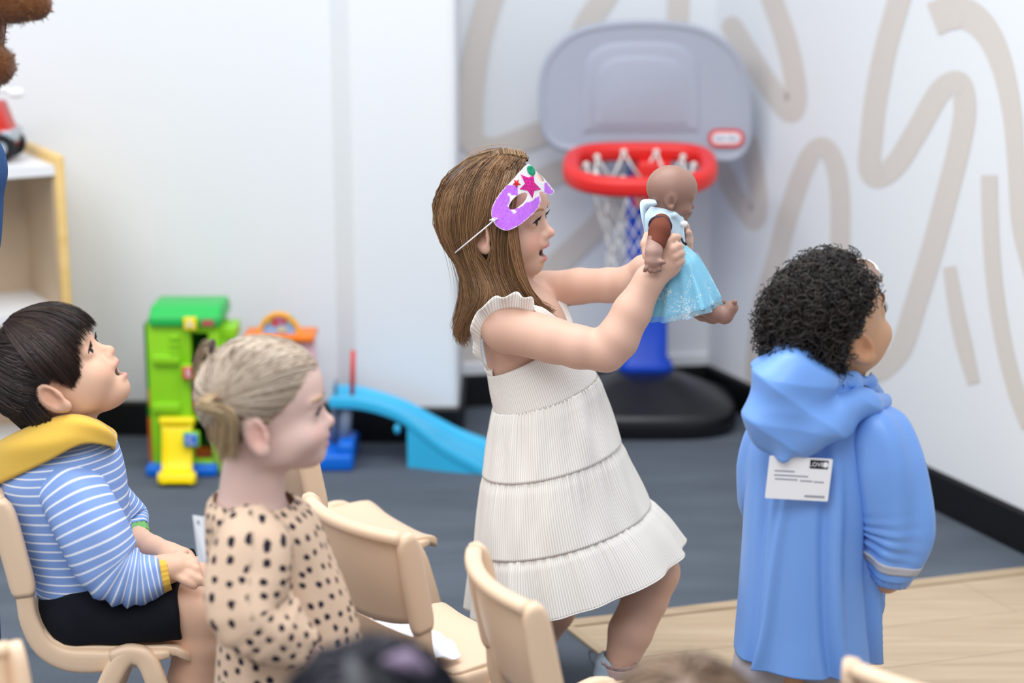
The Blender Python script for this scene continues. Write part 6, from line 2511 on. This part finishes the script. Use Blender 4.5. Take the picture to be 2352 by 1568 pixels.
# curly hair
g = np.random.default_rng(61)
NC = 2500
K = 14
rt = []
while len(rt) < NC:
    d = g.normal(0, 1, 3)
    d /= np.linalg.norm(d)
    p = HR_C + d * HR_R
    x, y, z = p
    if x > 0.046 and z < 0.085:
        continue
    if x > 0.0 and z < 0.028 + (x - 0.0) * 0.75:
        continue
    if -0.04 < x <= 0.0 and z < 0.022 + x * 0.2:
        continue
    if z < -0.045:
        continue
    rt.append((p, d / HR_R / np.linalg.norm(d / HR_R)))
A = np.array(HC)
out = np.zeros((NC, K, 3))
for n, (p, nn) in enumerate(rt):
    L = g.uniform(0.022, 0.044) * np.clip(0.25 + max(-p[0] + 0.0, (p[2] - 0.03) * 1.2) * 14, 0.25, 1.0)
    dr_ = nn + np.array([-0.25, 0, -0.35]) + g.normal(0, 0.35, 3)
    dr_ /= np.linalg.norm(dr_)
    a = np.cross(dr_, [0.3, 0.5, 0.8])
    a /= np.linalg.norm(a)
    b = np.cross(dr_, a)
    rad = g.uniform(0.0045, 0.0095) * min(1.0, 0.4 + L / 0.04)
    turns = g.uniform(1.1, 2.1)
    ph = g.random() * 6.28
    t = np.linspace(0, 1, K)
    bend = np.array([-0.1, 0, -0.5]) * L * 0.5
    out[n] = p + np.outer(t, dr_) * L + np.outer(t ** 2, bend) + (np.cos(ph + turns * 6.28 * t) * rad * np.minimum(t * 4, 1))[:, None] * a + (np.sin(ph + turns * 6.28 * t) * rad * np.minimum(t * 4, 1))[:, None] * b
W = out @ A[:3, :3].T + A[:3, 3]
pcs = [strands(W, 0.0012, shade_cols(NC, (14, 12, 12), (70, 60, 56), 0.25, 62), (1, 1, 0.6))]
Vc, Qc = cap_mesh(HC, [((0.044, 0, 0.07), (1, 0, -0.75)), ((-0.03, 0, -0.03), (0.9, 0, -1))], 0.006, 0.004)
pcs.append((Vc, Qc, flat_col(len(Vc), (16, 14, 14))))
nk = [[hp(HC, (-0.042, -0.066, -0.005)), hp(HC, (-0.042, -0.056, -0.04)), hp(HC, (-0.034, -0.046, -0.068))], [hp(HC, (-0.08, -0.03, -0.02)), hp(HC, (-0.075, -0.03, -0.05)), hp(HC, (-0.06, -0.025, -0.08))]]
pcs.append(strands(sheet(nk, 600, 8, 0.004, 63, wav=0.001, lmin=0.5), 0.0009, shade_cols(600, (14, 12, 12), (60, 50, 46), 0.25, 64)))
join_hair('hair', pcs, kid)

# white card mask pushed up on that forehead
rows = []
for e in np.linspace(12, 30, 7):
    rows.append([hp(HC, HR_C + np.array([math.cos(math.radians(e)) * math.cos(math.radians(a_)), math.cos(math.radians(e)) * math.sin(math.radians(a_)), math.sin(math.radians(e))]) * (HR_R + 0.008 + 0.010 * math.sin(math.radians((e - 12) * 5)))) for a_ in np.linspace(-34, 50, 15)])
mk2 = grid_mesh('party_mask', np.array(rows), M_WHITE, None, None, 0.0014)
tag(mk2, 'white card mask edge on the forehead above the blue raincoat', 'mask')

# raincoat
M_COAT = mat('light_blue_coated_fabric', (112, 158, 228), 0.4, 0.45, bump=0.1, bscale=22)
M_COATIN = mat('grey_reflective_tape', (178, 180, 190), 0.5, 0.4)
gk = np.random.default_rng(71)
cn = cloth_noise(72, 0.03, 2, 8, 8)


def coat_fold(t, th):
    k = cn(t, th)
    # long diagonal drapes falling from the shoulder blades
    for c0, sl_, w, a in ((1.0, 0.9, 0.075, 0.13), (1.6, 0.55, 0.085, 0.12), (0.6, 1.1, 0.07, 0.12), (2.2, -0.25, 0.10, 0.09), (1.95, -0.6, 0.05, 0.05)):
        x = th - (c0 - sl_ * (t - 0.2))
        k = k + a * np.exp(-(x / w) ** 2) * np.clip((t - 0.22) * 3, 0, 1) - a * 0.8 * np.exp(-((x - 2 * w) / w) ** 2) * np.clip((t - 0.22) * 3, 0, 1)
    return k


G = ring_cloth([(1858, 892, 1992, 888, 0.050), (1800, 925, 2020, 920, 0.066), (1742, 962, 2050, 962, 0.078), (1718, 1020, 2056, 1030, 0.090), (1712, 1110, 2040, 1120, 0.098), (1706, 1230, 2018, 1240, 0.102), (1696, 1380, 2014, 1390, 0.106), (1690, 1450, 2012, 1460, 0.110), (1686, 1490, 2010, 1504, 0.113)], 200, YK, 90, coat_fold)
coat = grid_mesh('raincoat', G, M_COAT, kid, None, 0.002)
sl3, G3_ = sleeve('sleeve', [P(1970, 965, 2.85), P(2015, 995, 2.82), P(2044, 1065, 2.805), P(2062, 1150, 2.80), P(2066, 1215, 2.80), P(2052, 1270, 2.805), P(2044, 1306, 2.81)], [0.032, 0.050, 0.052, 0.051, 0.050, 0.044, 0.040], 10, coat, M_COAT, 73, 0.008, bend=0.72)
_rb = np.array([G3_[i].mean(0) + (G3_[i] - G3_[i].mean(0)) * 1.035 for i in range(46, 51)])
grid_mesh('reflective_band', _rb, M_COATIN, sl3, None, 0.0015)
cuff('cuff', G3_, 0.014, 6, M_COAT, sl3, 1.0)
sleeve('sleeve', [P(1810, 960, 2.87), P(1778, 1000, 2.875), P(1760, 1080, 2.885), P(1758, 1140, 2.91), P(1775, 1200, 2.98)], [0.034, 0.042, 0.044, 0.042, 0.034], 10, coat, M_COAT, 74, 0.006)
# hood hanging on the back
S = Sdf(P(1690, 1110, 2.80) - np.array([0, 0.14, 0]), P(2090, 780, 2.80) + np.array([0, 0.16, 0]), 0.003)
S.ell(P(1822, 885, 2.775), (0.064, 0.045, 0.055), None, 0.02)
S.ell(P(1770, 930, 2.79), (0.035, 0.04, 0.06), None, 0.02)
S.ell(P(1800, 965, 2.765), (0.058, 0.032, 0.062), None, 0.02)
S.cone(P(1812, 960, 2.765), P(1799, 1052, 2.742), 0.040, 0.012, 0.02)
S.chain([P(1860, 985, 2.765), P(1930, 955, 2.775), P(1990, 925, 2.80), P(2030, 918, 2.85)], [0.036, 0.030, 0.024, 0.012], 0.02)
S.chain([P(1765, 845, 2.82), P(1800, 822, 2.80), P(1850, 825, 2.785), P(1885, 850, 2.79), P(1905, 890, 2.80), P(1950, 930, 2.81)], [0.022, 0.020, 0.018, 0.016, 0.014, 0.012], 0.012)
S.chain([P(1905, 880, 2.82), P(1950, 868, 2.83), P(1990, 875, 2.86), P(2010, 905, 2.90)], [0.02, 0.02, 0.018, 0.014], 0.014)
S.cone(hp(HC, (-0.02, 0, -0.03)), P(1925, 900, YK), 0.055, 0.05, 0.006, True)
S.ell(hp(HC, CR_C), (0.088, 0.084, 0.086), None, 0.008, True)
v, q = S.mesh(1)
n_ = vnormals(v, q)
f1 = np.exp(-((v[:, 2] - 0.42 - (v[:, 0] - 0.44) * 0.5) / 0.0) ** 2) if False else 0
pv = np.stack([v[:, 0] * 30 + v[:, 2] * 42, v[:, 0] * 55 - v[:, 2] * 20, v[:, 2] * 75 + v[:, 0] * 12], 1)
w_ = (1 - np.abs(np.sin(pv[:, 0]))) * 0.006 + np.sin(pv[:, 1] + 1.3) * 0.0035 + (1 - np.abs(np.sin(pv[:, 2] * 0.6))) * 0.004
link_mesh('hood', v + n_ * (w_ - 0.004)[:, None], q, M_COAT, coat)
# white label stuck below the hood
lab = [P(1757, 1056, 2.752), P(1900, 1050, 2.755), P(1912, 1146, 2.758), P(1768, 1138, 2.755)]
M4 = frame((lab[0] + lab[1] + lab[2] + lab[3]) / 4 + np.array([0, -0.002, 0]), lab[2] - lab[3], lab[0] - lab[3])
wl, hl = np.linalg.norm(lab[2] - lab[3]), np.linalg.norm(lab[1] - lab[2])
tagp = MB().prism(rrect(wl, hl, 0.002, 3), 0.0015, M4 @ Matrix.Translation((0, 0, -0.0005))).build('back_label', M_PAPER, kid)
M_INK = mat('black_print', (22, 24, 34), 0.6, 0.3)
M_GREYINK = mat('grey_print', (158, 160, 174), 0.6, 0.3)
MB().prism(rrect(wl * 0.29, hl * 0.2, 0.0008, 2), 0.0006, M4 @ Matrix.Translation((wl * 0.29, hl * 0.36, 0.001))).build('logo_block', M_INK, tagp)
text_mesh('logo_text', 'LOVE', 0.0098, M4 @ Matrix.Translation((wl * 0.25, hl * 0.355, 0.0018)), M_PAPER, tagp, 0.0002)
MB().sphere((0, 0, 0), (0.0038, 0.0048, 0.0005), 14, 6, M4 @ Matrix.Translation((wl * 0.395, hl * 0.36, 0.0018))).build('logo_dot', M_PAPER, tagp)
for row, (u0, u1, vv) in enumerate(((-0.40, -0.08, 0.16), (-0.40, 0.14, 0.06), (-0.38, -0.02, -0.03), (0.02, 0.22, -0.045), (0.24, 0.40, -0.055), (0.12, 0.44, -0.40))):
    MB().prism(rrect((u1 - u0) * wl, hl * (0.035 if row != 5 else 0.055), 0.0004, 1), 0.0004, M4 @ Matrix.Translation(((u0 + u1) / 2 * wl, vv * hl, 0.001))).build('print_line', M_GREYINK, tagp)
# grey trousers
M_TROUS = mat('pale_grey_jersey', (176, 172, 178), 0.9, 0.15, bump=0.3, bscale=600)
for px in (1800, 1905):
    h0 = P(px, 1400, YK)
    pth = spline([h0, np.array([h0[0] - (0.03 if px < 1850 else 0), YK, 0.22]), np.array([h0[0], YK, 0.075])], 20)
    G = tube_rings(pth, np.linspace(0.056, 0.048, 20), 48, cloth_noise(75, 0.004), up=(0, 1, 0))
    grid_mesh('trouser_leg', G, M_TROUS, kid, None, 0.002)
settle(kid, (P(1880, 1300, YK)[0], YK, 0))


# ================================================================== blurred heads close to the camera
def near_person(px, py, Y, label, hair, hl, skin, top, seed, yaw, part=None):
    e = empty('person')
    tag(e, label, 'person')
    topw = P(px, py, Y)
    H = head_frame((topw[0], Y, topw[2] - 0.112), 1.0, yaw, -4)
    x0 = topw[0]
    S = Sdf((x0 - 0.24, Y - 0.2, -0.01), (x0 + 0.24, Y + 0.25, topw[2] + 0.02), 0.006)
    add_head(S, H)
    zb = topw[2] - 0.25
    S.cone(hp(H, (-0.02, 0, -0.045)), (x0, Y, zb), 0.043, 0.047, 0.018)
    for dz, r in ((0.03, (0.085, 0.06, 0.035)), (0.11, (0.085, 0.07, 0.07)), (0.22, (0.08, 0.07, 0.09)), (0.30, (0.085, 0.075, 0.07))):
        S.ell((x0, Y, zb - dz), r, None, 0.03)
    for s in (-1, 1):
        S.chain([(x0 + s * 0.085, Y, zb - 0.04), (x0 + s * 0.115, Y, zb - 0.16), (x0 + s * 0.09, Y + 0.09, zb - 0.22)], [0.034, 0.03, 0.022], 0.015)
        S.ell((x0 + s * 0.085, Y + 0.11, zb - 0.225), (0.016, 0.022, 0.012), None, 0.01)
        for k in range(4):
            finger(S, [(x0 + s * (0.078 + 0.005 * k), Y + 0.125, zb - 0.225), (x0 + s * (0.076 + 0.006 * k), Y + 0.145, zb - 0.23), (x0 + s * (0.075 + 0.006 * k), Y + 0.155, zb - 0.24)], 0.006, 0.005, 0.002)
        S.chain([(x0 + s * 0.045, Y, zb - 0.32), (x0 + s * 0.045, Y, 0.16), (x0 + s * 0.045, Y, 0.05)], [0.055, 0.042, 0.03], 0.02)
        S.chain([(x0 + s * 0.045, Y, 0.05), (x0 + s * 0.045, Y + 0.02, 0.028), (x0 + s * 0.05, Y + 0.1, 0.02)], [0.03, 0.027, 0.02], 0.01)
    V, Q = S.mesh(1)
    link_mesh('body', V, Q, M_SKIN, e, colors=tint(to_local(H, V), skin, head_tints()))
    Ph = scalp_strands(H, (-0.35, 0, 0.94), 2000, lambda th: math.radians(np.interp(abs(math.degrees(th)), [0, 40, 80, 120, 180], [80, 82, 88, 105, 108])), 7, lift=0.014, seed=seed, jit=0.002)
    pc = [strands(Ph, 0.0015, shade_cols(len(Ph), hair, hl, 0.35, seed + 1))]
    Vc, Qc = cap_mesh(H, [((0.060, 0, 0.06), (1, 0, -0.3)), ((0.0, 0, -0.02), (0.5, 0, -1))], 0.007, 0.005)
    pc.append((Vc, Qc, flat_col(len(Vc), hair)))
    hr = join_hair('hair', pc, e)
    rows = []
    for dz, a, b in ((0.0, 0.05, 0.048), (0.02, 0.09, 0.065), (0.10, 0.105, 0.085), (0.22, 0.1, 0.085), (0.36, 0.105, 0.09)):
        rows.append([(x0 + a * math.cos(q), Y + b * math.sin(q), zb - dz) for q in np.linspace(0, 2 * math.pi, 49)])
    grid_mesh('top', np.array(rows), top, e, None, 0.003)
    for s in (-1, 1):
        G = tube_rings(spline([(x0 + s * 0.07, Y, zb - 0.02), (x0 + s * 0.1, Y, zb - 0.09), (x0 + s * 0.115, Y, zb - 0.16), (x0 + s * 0.1, Y + 0.06, zb - 0.2)], 20), np.linspace(0.045, 0.034, 20), 32)
        grid_mesh('sleeve', G, top, e, None, 0.002)
        G = tube_rings(spline([(x0 + s * 0.045, Y, zb - 0.33), (x0 + s * 0.046, Y, 0.2), (x0 + s * 0.046, Y, 0.07)], 16), np.linspace(0.062, 0.042, 16), 32, up=(0, 1, 0))
        grid_mesh('trouser_leg', G, M_TROUS, e, None, 0.002)
    settle(e, (x0, Y, 0))
    return e, H, hr


dk_p, HDK, hrd = near_person(850, 1488, 1.56, 'person with black hair and a lilac clip, blurred at the bottom edge', (16, 16, 24), (48, 48, 66), (200, 150, 120), mat('navy_jersey', (50, 58, 84), 0.9), 81, 75)
brn_p, HBR, hrb = near_person(1580, 1526, 1.80, 'person with light brown hair, blurred at the bottom edge below the socks', (112, 88, 70), (176, 150, 128), (226, 180, 150), mat('grey_jersey', (150, 140, 140), 0.9), 85, 80)
off = Vector((dk_p.location.x, dk_p.location.y, 0))
S = Sdf(hp(HDK, (0, 0, 0.1)) - 0.12, hp(HDK, (0, 0, 0.1)) + 0.12, 0.004)
c = P(935, 1518, 1.52)
S.chain([c + np.array([-0.018, 0, 0]), c, c + np.array([0.016, 0.01, -0.012])], [0.005, 0.009, 0.006], 0.01)
v, q = S.mesh(1)
v = v - np.array(off)
o = link_mesh('hair_clip', v, q, mat('lilac_fabric', (128, 112, 136), 0.8), dk_p)
o = None
S = Sdf(hp(HDK, (0, 0, 0.1)) - 0.14, hp(HDK, (0, 0, 0.1)) + 0.14, 0.004)
S.chain([P(805, 1520, 1.505), P(815, 1560, 1.485), P(820, 1610, 1.47)], [0.006, 0.008, 0.008], 0.01)
v, q = S.mesh(1)
link_mesh('hair_band', v - np.array(off), q, mat('grey_green_fabric', (74, 76, 80), 0.8), dk_p)

# ================================================================== grown-up at the left edge holding a plush bear
adult = empty('person')
tag(adult, 'grown person in blue jeans at the left edge, mostly out of view', 'person')
ax_, ay_ = -1.036, 3.12
S = Sdf((ax_ - 0.34, ay_ - 0.3, -0.01), (ax_ + 0.34, ay_ + 0.3, 1.72), 0.008)
HA = head_frame((ax_ + 0.02, ay_, 1.575), 1.15, -20, -14)
add_head(S, HA)
S.cone(hp(HA, (-0.02, 0, -0.05)), (ax_, ay_, 1.40), 0.055, 0.06, 0.02)
for z, r in ((1.36, (0.16, 0.09, 0.06)), (1.25, (0.15, 0.1, 0.12)), (1.08, (0.13, 0.09, 0.12)), (0.96, (0.155, 0.11, 0.10))):
    S.ell((ax_, ay_, z), r, None, 0.03)
for s in (-1, 1):
    S.chain([(ax_ + s * 0.07, ay_, 0.94), (ax_ + s * 0.062, ay_, 0.5), (ax_ + s * 0.062, ay_, 0.09)], [0.082, 0.056, 0.042], 0.03)
    S.chain([(ax_ + s * 0.062, ay_, 0.07), (ax_ + s * 0.063, ay_ - 0.08, 0.045), (ax_ + s * 0.064, ay_ - 0.16, 0.035)], [0.042, 0.038, 0.03], 0.02)
S.chain([(ax_ - 0.17, ay_, 1.36), (ax_ - 0.2, ay_ - 0.02, 1.1), (ax_ - 0.06, ay_ - 0.17, 1.19)], [0.052, 0.044, 0.03], 0.02)
S.chain([(ax_ + 0.16, ay_ + 0.01, 1.36), (ax_ + 0.14, ay_ - 0.02, 1.17), (ax_ + 0.03, ay_ - 0.16, 1.19)], [0.05, 0.042, 0.03], 0.02)
for bx in (ax_ - 0.05, ax_ + 0.02):
    S.ell((bx, ay_ - 0.185, 1.195), (0.036, 0.022, 0.03), None, 0.012)
    for k in range(4):
        s = 1 if bx < ax_ else -1
        finger(S, [np.array((bx + s * 0.02, ay_ - 0.19, 1.175 + 0.014 * k)), np.array((bx + s * 0.05, ay_ - 0.2, 1.178 + 0.014 * k))], 0.0085, 0.007, 0.003)
V, Q = S.mesh(1)
link_mesh('body', V, Q, M_SKIN, adult, colors=tint(to_local(HA, V), (216, 170, 142), head_tints()))
M_DENIM = mat('blue_denim', (52, 86, 136), 0.85, 0.2, bump=0.5, bscale=900, var=0.15, vscale=30)
S = Sdf((ax_ - 0.25, ay_ - 0.2, 0.05), (ax_ + 0.25, ay_ + 0.2, 1.2), 0.009)
S.ell((ax_, ay_, 1.04), (0.188, 0.125, 0.13), None, 0.03)
S.ell((ax_, ay_, 0.95), (0.165, 0.125, 0.13), None, 0.03)
for s in (-1, 1):
    S.chain([(ax_ + s * 0.07, ay_, 0.96), (ax_ + s * 0.062, ay_, 0.5), (ax_ + s * 0.062, ay_, 0.1)], [0.095, 0.068, 0.058], 0.03)
S.below((0, 0, 1.13), (0, 0, 1))
S.below((0, 0, 0.085), (0, 0, -1))
v, q = S.mesh(1)
link_mesh('jeans', v, q, M_DENIM, adult)
S = Sdf((ax_ - 0.32, ay_ - 0.25, 0.95), (ax_ + 0.3, ay_ + 0.2, 1.45), 0.008)
for z, r in ((1.36, (0.165, 0.095, 0.06)), (1.25, (0.16, 0.108, 0.12)), (1.14, (0.155, 0.105, 0.10))):
    S.ell((ax_, ay_, z), r, None, 0.03)
S.chain([(ax_ - 0.17, ay_, 1.36), (ax_ - 0.2, ay_ - 0.02, 1.1), (ax_ - 0.11, ay_ - 0.12, 1.15)], [0.062, 0.055, 0.042], 0.02)
S.chain([(ax_ + 0.155, ay_ + 0.01, 1.36), (ax_ + 0.135, ay_ - 0.02, 1.17), (ax_ + 0.07, ay_ - 0.11, 1.18)], [0.058, 0.052, 0.042], 0.02)
S.below((0, 0, 1.08), (0, 0, -1))
S.cone((ax_, ay_, 1.5), (ax_, ay_, 1.38), 0.07, 0.07, 0.01, True)
v, q = S.mesh(1)
link_mesh('sweater', v, q, mat('brown_knit', (96, 66, 46), 0.95, 0.1, bump=0.8, bscale=300), adult)
Ph = scalp_strands(HA, (-0.3, 0, 0.95), 1800, lambda th: math.radians(np.interp(abs(math.degrees(th)), [0, 40, 80, 120, 180], [66, 80, 100, 118, 120])), 8, lift=0.014, seed=91, jit=0.002)
pc = [strands(Ph, 0.0012, shade_cols(len(Ph), (40, 28, 20), (96, 70, 50), 0.35, 92))]
Vc, Qc = cap_mesh(HA, [((0.050, 0, 0.06), (1, 0, -0.45)), ((0.0, 0, -0.03), (0.5, 0, -1))], 0.007, 0.006)
pc.append((Vc, Qc, flat_col(len(Vc), (44, 32, 24))))
join_hair('hair', pc, adult)
settle(adult, (ax_, ay_, 0))

bear = empty('plush_bear')
tag(bear, 'brown plush bear with stubby arms held up at the top left corner', 'plush toy')


def plush_material():
    m = mat('brown_plush', (112, 70, 42), 0.95, 0.05, bump=1.0, bscale=260, var=0.35, vscale=120, sheen=0.3)
    return m


M_PLUSH = plush_material()
by = 2.90
S = Sdf(P(-420, 330, by) - np.array([0, 0.14, 0]), P(140, -330, by) + np.array([0, 0.14, 0]), 0.0045)
S.ell(P(-120, 70, by), (0.085, 0.075, 0.105), None, 0.02)
S.ell(P(-130, -150, by), (0.085, 0.08, 0.075), None, 0.02)
for s in (-1, 1):
    S.ell(P(-130 + s * 80, -240, by), (0.03, 0.02, 0.03), None, 0.008)
S.ell(P(-125, -130, by - 0.075), (0.035, 0.03, 0.026), None, 0.01)
S.chain([P(-60, 0, by - 0.02), P(20, 5, by - 0.03), P(80, 8, by - 0.035)], [0.034, 0.031, 0.026], 0.015)
S.chain([P(-200, 0, by - 0.02), P(-290, 20, by - 0.03), P(-350, 60, by - 0.035)], [0.034, 0.031, 0.028], 0.015)
S.chain([P(-70, 130, by - 0.03), P(-30, 150, by - 0.05), P(-10, 150, by - 0.06)], [0.036, 0.034, 0.03], 0.015)
S.chain([P(-180, 130, by - 0.03), P(-230, 165, by - 0.05), P(-250, 175, by - 0.06)], [0.036, 0.034, 0.03], 0.015)
v, q = S.mesh(1)
pb_ = link_mesh('plush_body', v, q, M_PLUSH, bear)
n_ = vnormals(v, q)
g = np.random.default_rng(95)
sel = g.integers(0, len(v), 6000)
root = v[sel]
dirn = n_[sel] + g.normal(0, 0.45, (6000, 3))
W = np.stack([root, root + dirn * 0.002, root + dirn * 0.004 + g.normal(0, 0.0012, (6000, 3))], 1)
fv, fq, fc = strands(W, 0.0007, shade_cols(6000, (84, 48, 26), (164, 112, 72), 0.45, 96))
fur = link_mesh('fur', fv, fq, M_HAIR, bear, colors=fc)
fur['kind'] = 'stuff'
for s in (-1, 1):
    mb = MB().sphere(P(-125 + s * 36, -170, by - 0.078), 0.008, 10, 8)
    mb.build('bead_eye', mat('black_bead', (12, 12, 14), 0.2), bear, smooth=True)
mb = MB().sphere(P(-125, -140, by - 0.104), (0.011, 0.007, 0.008), 10, 8)
mb.build('stitched_nose', mat('dark_brown_stitch', (40, 26, 20), 0.7), bear, smooth=True)
settle(bear, P(-120, 160, by))
